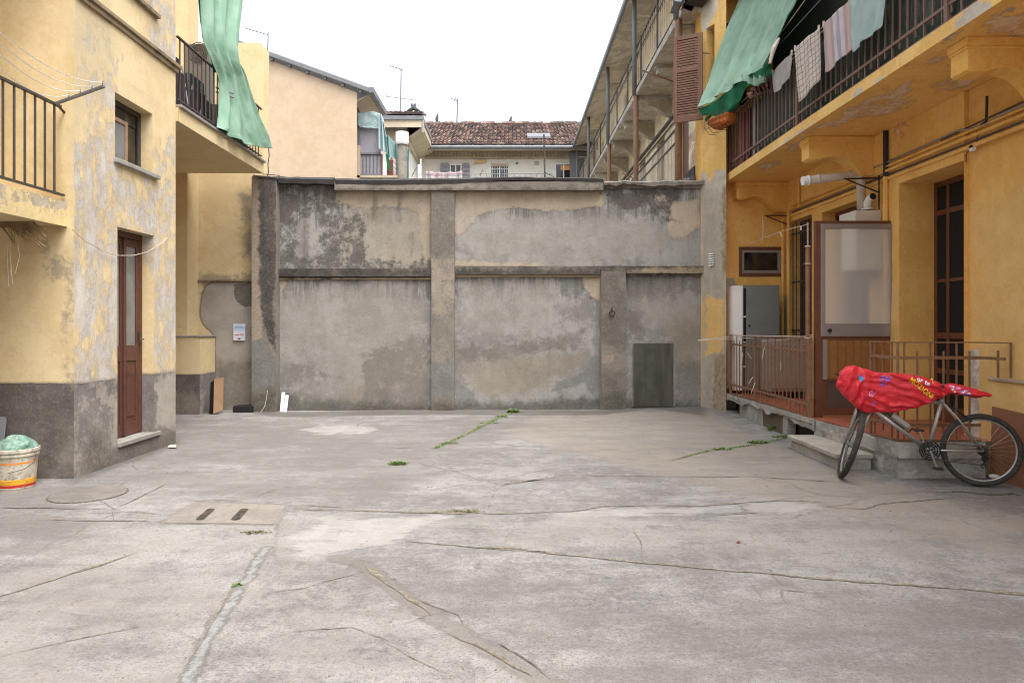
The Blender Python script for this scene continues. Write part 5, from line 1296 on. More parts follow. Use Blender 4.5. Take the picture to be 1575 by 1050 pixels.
# shutter opened across the corner
sh = MB(); a_, b_ = P(1036.5, 60, 11.95), P(1081, 50, 11.72)
zt0, zt1, zb0, zb1 = P(0, 60, 11.95).z, P(0, 50, 11.72).z, P(0, 191, 11.95).z, P(0, 184, 11.72).z
zt, zb = (zt0 + zt1) / 2, (zb0 + zb1) / 2
a_.z = b_.z = 0; d_ = (b_ - a_); W = d_.length; d_.normalize(); nn = Vector((d_.y, -d_.x, 0))
def sb(u0, u1, z0, z1, t0=0, t1=.04, mb=sh): mb.obox(a_ + d_ * u0 + nn * t0 + Vector((0, 0, z0)), d_ * (u1 - u0), nn * (t1 - t0), (0, 0, z1 - z0))
sb(0, .065, zb, zt); sb(W - .08, W, zb, zt); sb(.065, W - .08, zb, zb + .1); sb(.065, W - .08, zt - .07, zt); zm = zb + (zt - zb) * .60; sb(.065, W - .08, zm - .035, zm + .035)
shut = sh.build('shutter', M['wood_shutter'], rh, bevel=.003)
sl = MB()
for z0, z1 in ((zb + .1, zm - .035), (zm + .035, zt - .07)):
    n = int((z1 - z0) / .042)
    for k in range(n):
        z_ = z0 + (k + .5) * (z1 - z0) / n
        sl.obox(a_ + d_ * .06 + nn * .002 + Vector((0, 0, z_ + .012)), d_ * (W - .135), nn * .034 + Vector((0, 0, -.030)), (0, 0, .022))
sl.build('louvers', M['wood_shutter'], shut)
for z_ in (zt - .35, zb + .35): MB().tube([b_ + Vector((0, 0, z_)), b_ + Vector((.06, .0, z_)), b_ + Vector((.09, -.05, z_ - .03))], .01, 6).build('hinge', M['iron'], shut)
cn = thing('small_canopy', 'dark metal canopy jutting out above the brown shutter', 'canopy', P(1065, 5, 11.8))
MB().prism([P(1030, 21, 12.0), P(1040, 22, 12.0), P(1056, -12, 12.0), P(1050, -30, 12.0)], (0, -.35, .05)).build('gutter', M['zinc'], cn)
MB().prism([P(1054, 8, 11.9), P(1080, 12, 11.9), P(1089, 0, 11.9), P(1089, -20, 11.9), P(1050, -20, 11.9)], (0, -.3, 0)).build('roof', flat('dark canopy', C(50, 36, 34), .8), cn)
MB().prism([P(1046, 16, 12.05), P(1062, 22, 12.05), P(1066, 12, 12.05), P(1054, 4, 12.05)], (0, -.1, 0)).build('broken_tile', flat('terracotta', C(160, 90, 66), .8), cn)

# ------------------------------------------------- openings of the yard wall
def glazed(name, Y0, Y1, z0, z1, x, mull, bars_z, panel_z=None):
    mb = MB().box(x, x + .05, Y0, Y0 + .05, z0, z1).box(x, x + .05, Y1 - .05, Y1, z0, z1).box(x, x + .05, Y0 + .05, Y1 - .05, z1 - .06, z1)
    for y in mull: mb.box(x - .004, x + .046, y - .025, y + .025, z0 + .02, z1 - .06)
    for z_, h_ in bars_z: mb.box(x, x + .042, Y0 + .05, Y1 - .05, z_ - h_, z_ + h_)
    if panel_z: mb.box(x + .012, x + .03, Y0 + .05, Y1 - .05, z0, panel_z)
    return mb.build(name, M['wood_brown'], rh, bevel=.003)
gd = glazed('glazed_door', gY0, gY1, ZP, gz1, XR + .42, (7.98, 7.60, 7.25), ((2.83, .03), (2.02, .02), (1.37, .035), (.95, .03), (.45, .09)), None)
MB().box(XR + .44, XR + .445, gY0 + .05, gY1 - .05, .54, gz1 - .06).build('pane', M['dark_glass'], gd)
MB().box(XR + .432, XR + .45, gY0 + .05, 7.96, ZP, .97).box(XR + .432, XR + .45, gY0 + .05, 7.96, 1.16, 1.37).build('door_panel', M['wood_brown'], gd, bevel=.004)
w2 = glazed('window', 9.0, 10.28, 1.3, 3.18, XR + .2, (9.64,), ((2.6, .02),))
MB().box(XR + .22, XR + .225, 9.05, 10.23, 1.35, 3.12).build('pane', M['dark_glass'], w2)
d2 = glazed('back_door', 10.62, 11.45, ZP, 3.22, XR + .17, (11.03,), ((2.5, .02), (1.3, .03)), 1.0)
MB().box(XR + .19, XR + .195, 10.67, 11.4, 1.0, 3.16).build('pane', M['dark_glass'], d2)
gr = MB()
for y in np.linspace(10.68, 11.4, 6): gr.tube([(XR + .03, y, .4), (XR + .03, y, 3.18)], .009, 6)
for z_ in (.6, 1.4, 2.2, 3.0): gr.bar((XR + .03, 10.63, z_), (XR + .03, 11.44, z_), .012, .03)
gr.build('security_grille', M['iron'], d2)
MB().box(XN - .006, XN + .3, gY0 - .16, gY0 + .02, -.05, 1.25).build('broken_jamb', plaster('bare white plaster', C(216, 208, 196, .95), C(178, 166, 150, .95), C(120, 108, 94), bump=.9, low=5), rh, bevel=.02)
# small window in the end wall
a_, b_ = P(1137, 425, YE - .02), P(1208, 379.5, YE - .02)
ww = MB().box(a_.x, b_.x, YE - .02, YE + .03, a_.z, a_.z + .055).box(a_.x, b_.x, YE - .02, YE + .03, b_.z - .055, b_.z).box(a_.x, a_.x + .055, YE - .02, YE + .03, a_.z + .055, b_.z - .055).box(b_.x - .055, b_.x, YE - .02, YE + .03, a_.z + .055, b_.z - .055).build('small_window', M['wood_brown'], rh, bevel=.004)
x0, x1, z0, z1 = a_.x + .055, b_.x - .055, a_.z + .055, b_.z - .055
MB().box(x0, x1, YE - .012, YE + .01, z0, z0 + .05).box(x0, x1, YE - .012, YE + .01, z1 - .045, z1).box(x0, x0 + .035, YE - .012, YE + .01, z0 + .05, z1 - .045).box(x1 - .075, x1, YE - .012, YE + .01, z0 + .05, z1 - .045).build('sash', M['alu'], ww, bevel=.004)
MB().box(x0 + .035, x1 - .075, YE - .004, YE, z0 + .05, z1 - .045).build('pane', M['dark_glass'], ww)
# plinth at the near end, with its cap
wallgrid('plinth', M['ochre'], rh, (XN - .02, 0, 0), (0, 1, 0), (0, 0, 1), -3, 6.74, -.1, .95, .08, depthdir=(1, 0, 0), wobble=.03, layers={'pale': [[(-4, -1), (8, -1), (8, 2), (-4, 2)]]})
MB().box(XN - .018, XN + .01, 6.735, 6.75, -.1, .95).build('plinth_end', M['ochre'], rh)
MB().box(XN - .035, XN + .01, -3, 6.75, .95, .985).build('plinth_cap', plaster('dusty cap', C(196, 178, 150, .95), C(174, 156, 132, .95), bump=.5), rh, bevel=.008)
# vent on the pier
vn = MB(); q0 = pE([(1092, 410), (1099, 388)])
for k in range(6):
    z_ = q0[0][1] + (q0[1][1] - q0[0][1]) * (k + .2) / 6
    vn.obox(A_ + U_ * q0[0][0] + Vector((-.03, -.012, z_)), U_ * (q0[1][0] - q0[0][0]), Vector((.025, .01, 0)), (0, 0, .022))
vn.build('vent_grille', M['white_plastic'], rh)

# pipes on the wall
pp = thing('wall_pipes', 'bundle of grey and ochre pipes running along the right house wall under the balcony', 'pipes', (XR, 8, 3.45))
xs = XR - .03
MB().tube([PS(px, py, xs) for px, py in ((1322, 268), (1400, 234), (1474, 201), (1492, 199), (1505, 195), (1519, 190), (1545, 174), (1575, 162), (1640, 130))], .013, 8).build('grey_pipe', M['alu'], pp, smooth=True)
MB().tube([(xs, 11.3, 3.40), (xs, 5.0, 3.41)], .020, 8).tube([(xs, 11.3, 3.46), (xs, 9, 3.46), (xs, 5, 3.47)], .012, 8).build('ochre_pipe', M['ochre_deep'], pp, smooth=True)
MB().tube([(xs - .0, 11.3, 3.355), (xs, 5.0, 3.345)], .011, 6).tube([(xs, 7.4, 3.50), (xs, 6.0, 3.53)], .01, 6).build('dark_cable', M['iron'], pp)
MB().box(XR - .03, XR, -3, 11.4, 3.29, 3.325).build('ochre_duct', M['ochre'], pp)
MB().tube([PS(1362, 202, xs), PS(1362, 272, xs)], .03, 8).build('black_downpipe', M['black'], pp)
MB().tube([PS(1362, 272, xs), PS(1362, 345, xs), (xs, PS(1362, 345, xs).y, 1.2)], .03, 8).build('ochre_downpipe', M['ochre_deep'], pp)
MB().tube([PS(1518, 148, xs), PS(1518, 160, xs), PS(1517, 186, xs), PS(1508, 194, xs)], .014, 6).build('black_stub', M['black'], pp)
MB().tube([PS(1229, 273, xs), PS(1229, 320, xs)], .018, 6).tube([PS(1213, 325, xs), PS(1213, 345, xs), (xs, PS(1213, 345, xs).y, .4)], .03, 8).build('ochre_downpipe', M['ochre_deep'], pp)
MB().tube([(XR - .06, 11.6, .36), (XR - .06, 11.6, 3.3)], .025, 8).build('corner_pipe', M['ochre_deep'], pp)
db = thing('round_junction_box', 'small white round cable box above the glazed door of the right house', 'junction box', PS(1498, 228, XR))
c_ = PS(1498, 228, XR)
MB().tube([c_ + Vector((.0, 0, 0)), c_ + Vector((-.03, 0, 0))], .035, 14).build('box', M['white_plastic'], db)
MB().tube([c_ + Vector((-.015, -.04, .01)), c_ + Vector((-.015, -.07, .05)), c_ + Vector((-.015, -.07, .16))], .008, 6).tube([c_ + Vector((-.015, .04, 0)), c_ + Vector((-.015, .1, -.04)), c_ + Vector((-.015, .09, -.12))], .008, 6).build('cable', M['iron_brown'], db)

# ------------------------------------------------- porch
pc = thing('porch', 'raised concrete porch with red tiled floor along the right house', 'porch', (4.2, 9, 0))
M['porch_conc'] = plaster('crumbling porch concrete', C(204, 200, 193, .74), C(176, 172, 165, .74), C(110, 104, 96), [dict(attr='dark', col=C(110, 104, 96, .85), col2=C(84, 79, 72, .85), amp=.3, w=.08, scale=5, cap=.1, k=.8)], bump=1.0, low=2.5, speck=.6, seed=61)
t = NT('red porch tiles')
br_ = t.n.new('ShaderNodeTexBrick'); br_.offset = 0; t.l.new(t.tc, br_.inputs['Vector'])
br_.inputs['Color1'].default_value = C(176, 96, 68); br_.inputs['Color2'].default_value = C(158, 84, 62); br_.inputs['Mortar'].default_value = C(120, 84, 68)
br_.inputs['Scale'].default_value = 1; br_.inputs['Mortar Size'].default_value = .006; br_.inputs['Brick Width'].default_value = .2; br_.inputs['Row Height'].default_value = .2
n = t.noise(9, 8, .7)
M['porch_tile'] = t.done(t.mix(t.math('MULTIPLY', t.mr(n, .5, .68), .6), br_.outputs['Color'], C(168, 140, 124)), .45, t.bump(n, .15, .004))
xe0, xe1, xe2 = 3.66, 3.72, 3.80              # porch edge at Y 11.5, 8.2, 6.7
edge = [(xe0, 11.6), (xe1, 8.25), (3.77, 7.3), (xe2, 6.68)]
MB().add([(x, y, ZP + .002) for x, y in edge] + [(XR + .6, 6.68, ZP + .002), (XR + .6, YE, ZP + .002), (xe0, YE, ZP + .002)], [tuple(range(7))]).build('tiled_floor', M['porch_tile'], pc)
def edge_strip(P0, P1, zt, zb, name, seed, thick=.05, jag=.03, lay=None):
    P0, P1 = Vector(P0), Vector(P1); L = (P1 - P0).length; d = (P1 - P0).normalized(); nn_ = Vector((d.y, -d.x, 0))
    o = wallgrid(name, M['porch_conc'], pc, P0, d, (0, 0, 1), 0, L, 0, 1, .035, depthdir=nn_, layers={})
    v = o.data.vertices; s_ = np.array([(x.co - P0).dot(d) for x in v]); q_ = np.array([x.co.z for x in v])
    zbv = np.interp(s_, [a for a, b in zb], [b for a, b in zb]) + jag * (fbm(s_ * 7, s_ * 0, seed, 5) - .5) * 2
    for k, x in enumerate(v):
        zz = zbv[k] + (zt - zbv[k]) * q_[k]
        off_ = (float(fbm(s_[k] * 9, zz * 12, seed + 3, 5)) - .5) * .035
        x.co = P0 + d * s_[k] + Vector((0, 0, zz)) - nn_ * off_
    return o
e = edge
# the long edge: thin slab overhanging voids
edge_strip((e[0][0] - .03, e[0][1], 0), (e[1][0] - .03, e[1][1], 0), ZP, [(0, .27), (.3, .27), (.9, .25), (1.3, .29), (1.9, .24), (2.4, .28), (3.4, .20)], 'slab_edge', 71, jag=.05)
MB().box(xe0 + .0, XR, 8.3, YE - .01, .30, ZP - .002).build('slab', M['porch_conc'], pc)
edge_strip((xe1 - .02, 8.28, 0), (3.765, 7.3, 0), ZP, [(0, .16), (.15, .02), (2, -.02)], 'threshold_edge', 73, jag=.02)
edge_strip((3.765, 7.3, 0), (xe2, 6.67, 0), ZP, [(0, -.05), (2, -.05)], 'corner_block', 75, jag=.0)
edge_strip((xe2, 6.67, 0), (XR - .05, 6.68, 0), ZP, [(0, -.05), (2, -.05)], 'front_block', 77, jag=.0)
wallgrid('front_lip', M['porch_conc'], pc, (xe2 - .02, 6.62, 0), (1, 0, 0), (0, 0, 1), 0, XR - .08 - xe2, .205, ZP - .006, .04, depthdir=(0, 1, 0), wobble=.04, seed=5)
MB().box(xe2 - .02, XR - .08, 6.625, 6.69, .21, ZP - .01).build('front_lip_body', M['porch_conc'], pc, bevel=.01)
MB().box(3.74, 3.79, 7.0, 7.3, .2, ZP - .01).build('lip_return', M['porch_conc'], pc, bevel=.01)
# supports below the slab
y_ = lambda px, x: x * F / (px - CX)
mb = MB()
for a, b in ((1137, 1172), ):
    mb.box(3.70, 3.95, y_(b, 3.7), y_(a, 3.7), -.05, .30)
mb.build('support', M['porch_conc'], pc, bevel=.02)
MB().prism([(3.70, y_(1203, 3.7), -.05), (3.70, y_(1210, 3.7), -.05), (3.72, y_(1209, 3.7), .3), (3.70, y_(1204, 3.7), .3)], (.12, 0, 0)).build('support', M['porch_conc'], pc, bevel=.008)
MB().box(3.86, 4.6, 8.3, 11.6, -.05, .30).build('void_back', flat('dark earth', C(58, 52, 46), .95), pc)
t = NT('rusty vent mesh'); wv_ = t.n.new('ShaderNodeTexWave'); wv_.bands_direction = 'Y'; wv_.inputs['Scale'].default_value = 14; t.l.new(t.tc, wv_.inputs['Vector'])
M['ventmesh'] = t.done(t.mix(wv_.outputs['Fac'], C(66, 52, 44), C(126, 108, 92)), .8)
vy0, vy1 = y_(1203, 3.7), y_(1171, 3.7)
vb = MB().quad((3.715, vy0, -.0), (3.715, vy1, -.0), (3.715, vy1, .27), (3.715, vy0, .27)).build('vent_mesh', M['ventmesh'], pc)
stp = thing('stone_step', 'worn pale stone step at the porch entrance', 'step', (3.55, 7.8, 0))
M['step'] = plaster('worn step stone', C(206, 200, 188, .66), C(186, 180, 168, .66), C(120, 112, 100), bump=.5, low=3, seed=81)
MB().prism([(3.37, 8.28, .115), (3.36, 7.02, .12), (3.75, 7.02, .12), (3.72, 8.28, .115)], (0, 0, .05)).build('tread', M['step'], stp, bevel=.01)
MB().prism([(3.40, 8.22, -.04), (3.40, 7.06, -.04), (3.74, 7.06, -.04), (3.71, 8.22, -.04)], (0, 0, .155)).build('riser', M['porch_conc'], stp)

# porch railings
def fence(name, label, pts, z, bars_per, posts, loc, long_=(0.02, .95), short_=(0.08, .88)):
    o = thing(name, label, 'railing', loc)
    pts = [Vector((x, y, 0)) for x, y in pts]
    for k in range(len(pts) - 1):
        a, b = pts[k], pts[k + 1]
        for zz, w, h in ((z + .97, .022, .012), (z + .82, .02, .03), (z + .16, .02, .03), (z + .012, .022, .014)):
            MB().bar(a + Vector((0, 0, zz)), b + Vector((0, 0, zz)), w, h).build('rail', M['iron_brown'], o)
    for k in range(len(pts) - 1):
        bars(o, pts[k], pts[k + 1], bars_per, [(z + .015, z + .965), (z + .07, z + .885)], .013, M['iron_brown'], off=bars_per * .5)
    for (x, y), h, w in posts:
        MB().box(x - w / 2, x + w / 2, y - w / 2, y + w / 2, z, z + h).build('post', M['iron_brown'], o, bevel=.002)
    return o
fence('porch_railing', 'brown iron railing along the far part of the porch', [(3.665, 11.32), (3.70, 8.42)], ZP, .128, [((3.665, 11.32), .97, .03), ((3.675, 10.2), .97, .035), ((3.70, 8.40), .97, .05)], (3.68, 10, ZP))
fence('porch_railing', 'brown iron railing round the near porch corner behind the bicycle', [(3.76, 7.1), (3.815, 6.70), (4.62, 6.69)], ZP, .127, [((3.76, 7.1), .97, .025), ((3.815, 6.70), .97, .02)], (4.0, 6.7, ZP))
ex = thing('railing_bracket', 'thin brown rail end fixed to the yellow wall above the plinth', 'bracket', (4.68, 6.6, 1.3))
MB().bar((4.62, 6.68, ZP + .97), (4.74, 6.45, ZP + .97), .02, .012).bar((4.62, 6.68, ZP + .82), (4.69, 6.45, ZP + .82), .02, .028).bar((4.74, 6.45, ZP + .97), (4.74, 6.45, ZP + .64), .014, .014).bar((4.67, 6.52, ZP + .9), (4.67, 6.52, ZP + .64), .016, .016).build('bracket', M['iron_brown'], ex)
# cabinet
cb = thing('metal_cabinet', 'grey metal cabinet standing on the porch under the small window', 'cabinet', (4.15, 11.45, ZP))
cx0, cx1 = P(1143, 0, 11.25).x, P(1199, 0, 11.25).x
M['cab'] = paint('grey sheet metal', C(126, 128, 126), C(108, 112, 110), .45, .15, .5, 3, .05)
M['cabw'] = paint('white cabinet side', C(236, 234, 230), C(214, 212, 206), .5, 0, .3, 4, .05)
MB().box(cx0, cx1, 11.27, 11.66, ZP + .06, 2.15).build('body', M['cab'], cb, bevel=.004)
MB().box(cx0 + .07, cx1 - .002, 11.25, 11.268, ZP + .1, 2.13).build('door', M['cab'], cb, bevel=.003)
MB().box(cx0 + .012, cx0 + .05, 11.262, 11.272, ZP + .1, 2.1).build('open_gap', M['void'], cb)
for z_ in (1.62, 1.2, .8): MB().box(cx0 + .012, cx0 + .05, 11.256, 11.27, z_, z_ + .02).build('shelf', M['cabw'], cb)
MB().box(P(1128, 0, 11.27).x, cx0 - .003, 11.26, 11.67, ZP + .06, 2.14).build('side_panel', M['cabw'], cb)
for xx in (cx0, cx1 - .04): MB().box(xx, xx + .04, 11.3, 11.34, ZP, ZP + .06).build('foot', M['iron'], cb)
MB().tube([(cx0 + .10, 11.25, 1.48), (cx0 + .10, 11.235, 1.48)], .018, 10).build('knob', M['black'], cb)
ob = thing('brown_locker', 'low brown panelled cupboard behind the far porch railing', 'cupboard', (4.45, 10.9, ZP))
MB().box(4.05, 4.62, 10.6, 10.95, ZP + .1, 1.27).box(4.08, 4.59, 10.57, 10.6, ZP + .15, 1.2).build('body', paint('grey brown cupboard', C(150, 134, 124), C(126, 110, 102), .7), ob, bevel=.006)
for xx in (4.1, 4.5): MB().box(xx, xx + .05, 10.65, 10.9, ZP, ZP + .1).build('foot', M['iron'], ob)

# glazed partition across the porch
gp = thing('glazed_partition', 'brown framed partition with frosted glass pane and slatted lower half across the porch', 'partition', (4.2, 8.45, ZP))
YG = 8.45
def X(px): return P(px, 0, YG).x
def Z(py): return P(0, py, YG).z
x0, x1 = X(1253), X(1378); zt = Z(340)
MB().box(x0, x0 + .085, YG - .03, YG + .03, ZP, zt).box(x1 - .055, x1, YG - .03, YG + .03, ZP, zt).box(x0 + .085, x1 - .055, YG - .03, YG + .03, zt - .055, zt).box(x0 + .085, x1 - .055, YG - .028, YG + .028, Z(522), Z(517)).build('frame', M['wood_brown'], gp, bevel=.003)
MB().box(X(1260.5), X(1267), YG - .045, YG - .005, Z(517), Z(345)).box(X(1367), X(1373), YG - .045, YG - .005, Z(517), Z(345)).box(X(1267), X(1367), YG - .044, YG - .006, Z(352), Z(345)).box(X(1267), X(1367), YG - .044, YG - .006, Z(517), Z(497.5)).build('sash', M['alu'], gp, bevel=.003)
t = NT('frosted glass')
rf = t.n.new('ShaderNodeBsdfRefraction'); rf.inputs['IOR'].default_value = 1.12; rf.inputs['Roughness'].default_value = .55; rf.inputs['Color'].default_value = (.93, .94, .93, 1)
df = t.n.new('ShaderNodeBsdfDiffuse'); df.inputs['Color'].default_value = C(232, 230, 226)
gl_ = t.n.new('ShaderNodeBsdfGlossy'); gl_.inputs['Roughness'].default_value = .35; gl_.inputs['Color'].default_value = (.8, .8, .8, 1)
m1 = t.n.new('ShaderNodeMixShader'); m1.inputs[0].default_value = .48; m2 = t.n.new('ShaderNodeMixShader'); m2.inputs[0].default_value = .08
t.l.new(rf.outputs[0], m1.inputs[1]); t.l.new(df.outputs[0], m1.inputs[2]); t.l.new(m1.outputs[0], m2.inputs[1]); t.l.new(gl_.outputs[0], m2.inputs[2]); t.l.new(m2.outputs[0], t.out.inputs['Surface'])
M['frost'] = t.mat
MB().quad((X(1267), YG - .02, Z(497.5)), (X(1367), YG - .02, Z(497.5)), (X(1367), YG - .02, Z(352)), (X(1267), YG - .02, Z(352))).build('frosted_pane', M['frost'], gp)
MB().tube([(X(1272), YG - .045, Z(508)), (X(1272), YG - .085, Z(508))], [.016, .024], 12).build('knob', M['black'], gp)
M['slat'] = paint('varnished slats', C(150, 100, 52), C(122, 78, 40), .5, 0, .5, 8, .2)
mb = MB(); xa, xb = x0 + .085, x1 - .055; n = 9
for k in range(n):
    a = xa + (xb - xa) * k / n; mb.box(a + .003, a + (xb - xa) / n - .003, YG - .018, YG + .005, Z(583), Z(522))
mb.build('slats', M['slat'], gp, bevel=.004)
mb = MB()
for k in range(n + 1):
    a = xa + (xb - xa) * k / n; mb.box(a - .004, a + .004, YG - .024, YG + .006, Z(583), Z(522))
mb.build('slat_battens', M['iron_brown'], gp)
MB().box(xa, xa + .055, YG - .035, YG - .02, Z(583), Z(522)).build('side_stile', M['alu'], gp)
t = NT('brown wire mesh'); vo = t.n.new('ShaderNodeTexChecker'); vo.inputs['Scale'].default_value = 90; t.l.new(t.tc, vo.inputs['Vector'])
M['mesh'] = t.done(t.mix(vo.outputs['Fac'], C(96, 78, 66), C(70, 56, 48)), .8)
MB().box(xa, xb, YG - .016, YG + .004, ZP + .03, Z(583)).build('mesh_panel', M['mesh'], gp)
MB().box(xa, xb, YG - .03, YG - .016, Z(586), Z(582)).box(xa, xb, YG - .03, YG - .016, ZP + .03, ZP + .12).box(xa, xa + .05, YG - .03, YG - .016, ZP + .12, Z(586)).build('mesh_frame', M['wood_brown'], gp, bevel=.002)
pol = thing('brown_pole', 'brown clothes pole with grey tube top tied beside the glazed partition', 'pole', (3.71, 8.5, ZP))
c0 = P(1242.5, 600, 8.52)
MB().tube([(c0.x, 8.52, ZP), (c0.x, 8.52, Z(377))], .028, 10).build('lower_tube', M['iron_brown'], pol)
MB().tube([(c0.x, 8.52, Z(377)), (c0.x, 8.52, Z(343))], .012, 8).lathe((c0.x, 8.52, Z(343)), [(.016, -.01), (.016, .015)], 10).build('upper_tube', M['alu'], pol)
for py_ in (405, 378, 520): MB().ring((c0.x, 8.52, Z(py_)), (0, 0, 1), .03, .008).build('tie', M['cream_pipe'], pol)
# boiler and flue
bo = thing('water_boiler', 'white wall boiler seen above and through the frosted pane', 'boiler', (4.55, 8.8, 2.3))
M['boiler'] = paint('boiler enamel', C(206, 198, 188), C(188, 180, 170), .4, 0, .3, 3, .03)
bx0 = P(1315.5, 0, 8.62).x
MB().box(bx0, XR - .005, 8.62, 9.05, 2.19, 2.945).build('casing', M['boiler'], bo, bevel=.012)
MB().box(bx0 + .02, XR - .03, 8.66, 9.0, 2.08, 2.19).tube([(bx0 + .1, 8.8, 2.1), (bx0 + .1, 8.8, 1.5), (XR - .02, 8.9, 1.4)], .02, 8).build('underside', M['iron'], bo)
fz = P(0, 266, 8.9).z
fe0, fe1, fe2 = P(1243, 277.5, 8.86), P(1322, 268, 8.86), P(1325, 322, 8.86)
MB().tube([fe0, P(1300, 270.5, 8.86), P(1316, 267.5, 8.86), P(1322, 270, 8.86), P(1324, 278, 8.86), fe2], .055, 14).ring(P(1305, 270, 8.86), (1, 0, .12), .056, .008).ring(P(1258, 275, 8.86), (1, 0, .12), .056, .008).build('flue', M['cream_pipe'], bo, smooth=True)
MB().tube([fe0 + Vector((-.075, 0, -.01)), fe0 + Vector((-.0, 0, 0))], .058, 16).ring(fe0 + Vector((-.0, 0, 0)), (1, 0, .1), .058, .01).build('flue_end', M['white_plastic'], bo, smooth=False)
el = P(1334, 323, 8.75)
MB().tube([el, P(1334, 312, 8.75), P(1337, 306, 8.72), P(1342, 302.5, 8.66)], .045, 12).lathe(el, [(.075, 0), (.075, .02)], 14).build('elbow', M['white_plastic'], bo, smooth=True)
MB().tube([P(1342, 302.5, 8.66), P(1343, 302, 8.645)], .04, 14).build('elbow_mouth', M['black'], bo)
# line bracket by the flue and at the far corner
for nm, lb, pts, loc in (('line_bracket', 'black triangular clothes line bracket fixed beside the boiler flue', [[(1298, 275), (1352, 274)], [(1302, 276), (1352, 296)], [(1352, 270), (1352, 322)]], (4.6, 8.7, 3.3)),
                     ('line_bracket', 'small black clothes line bracket above the small window', [[(1176, 331.5), (1211, 331.5)], [(1180, 333), (1211, 345)], [(1211, 328), (1211, 350)]], (4.6, 11.5, 3.3))):
    o = thing(nm, lb, 'bracket', loc); yy = 8.6 if 'flue' in lb else 11.55
    mb = MB()
    for pr_ in pts: mb.tube([P(a, b, yy) for a, b in pr_], .010, 6)
    mb.build('arms', M['black'], o)
sg = thing('clothes_string', 'white string with hooks strung from the pier to the brown pole', 'string', (3.9, 9.5, 2.6))
MB().tube([P(1150, 376, 11.3), P(1165, 370, 10.6), P(1190, 360, 9.8), P(1215, 352, 9.1), P(1243, 345, 8.53)], .005, 5).build('string', M['cream_pipe'], sg)
MB().tube([P(1173, 333, 10.9), P(1174, 352, 10.9), P(1173, 371, 10.9)], .007, 5).tube([P(1232, 348, 8.7), P(1232, 354, 8.7)], .012, 6).tube([P(1200, 357, 9.4), P(1202, 364, 9.4)], .010, 6).build('hooks', M['cream_pipe'], sg)
s2 = thing('porch_clothesline', 'white cords strung along the top of the far porch railing', 'clothes line', (3.6, 9.5, 1.3))
MB().tube([P(1073, 523, 11.3), P(1110, 519, 11.2), P(1150, 516, 10.4), P(1200, 517, 9.4), P(1250, 518, 8.4)], .007, 5).tube([P(1170, 524, 10), P(1205, 523, 9.3), P(1250, 514.5, 8.4)], .006, 5).tube([P(1074, 524, 11.3), P(1120, 521, 11.1), P(1165, 519, 10.2)], .006, 5).build('cords', M['cream_pipe'], s2)
mb = MB(); q = random.Random(8)
for k in range(6):
    px = q.uniform(1140, 1235); py = q.uniform(525, 590)
    mb.tube([P(px, py, 9.2), P(px + q.uniform(-8, 8), py + q.uniform(8, 20), 9.2)], .005, 5)
mb.build('loose_ends', M['cream_pipe'], s2)
# leaning board, bag, brown scrap
lb = thing('brown_board', 'brown hardboard sheet leaning on the yellow plinth behind the rear wheel', 'board', (4.6, 6.4, 0))
MB().prism([(XN - .055, 6.68, .0), (XN - .065, 5.9, .0), (XN - .045, 5.9, .67), (XN - .035, 6.68, .70)], (.010, 0, 0)).build('board', paint('hardboard', C(142, 96, 68), C(116, 76, 54), .7, 0, .6, 5, .2), lb)
wbg = thing('white_bag', 'small crumpled white bag lying behind the rear wheel', 'bag', G(1533, 738))
c_ = G(1533, 739); gg = np.zeros((14, 24, 3))
for i in range(14):
    for j in range(24):
        th = i / 13 * math.pi; ph = j / 23 * 2 * math.pi; rr_ = 1 + .5 * (float(fbm(math.cos(ph) * 2 + th, math.sin(ph) * 2 + 4, 6)) - .5)
        gg[i, j] = (c_.x + .075 * rr_ * math.sin(th) * math.cos(ph), c_.y + .04 * rr_ * math.sin(th) * math.sin(ph), .03 + .028 * math.cos(th) * rr_ - .25 * (.075 * math.sin(th) * math.cos(ph)))
gg[:, -1] = gg[:, 0]
sheet('bag', M['white_plastic'], wbg, gg, 0)

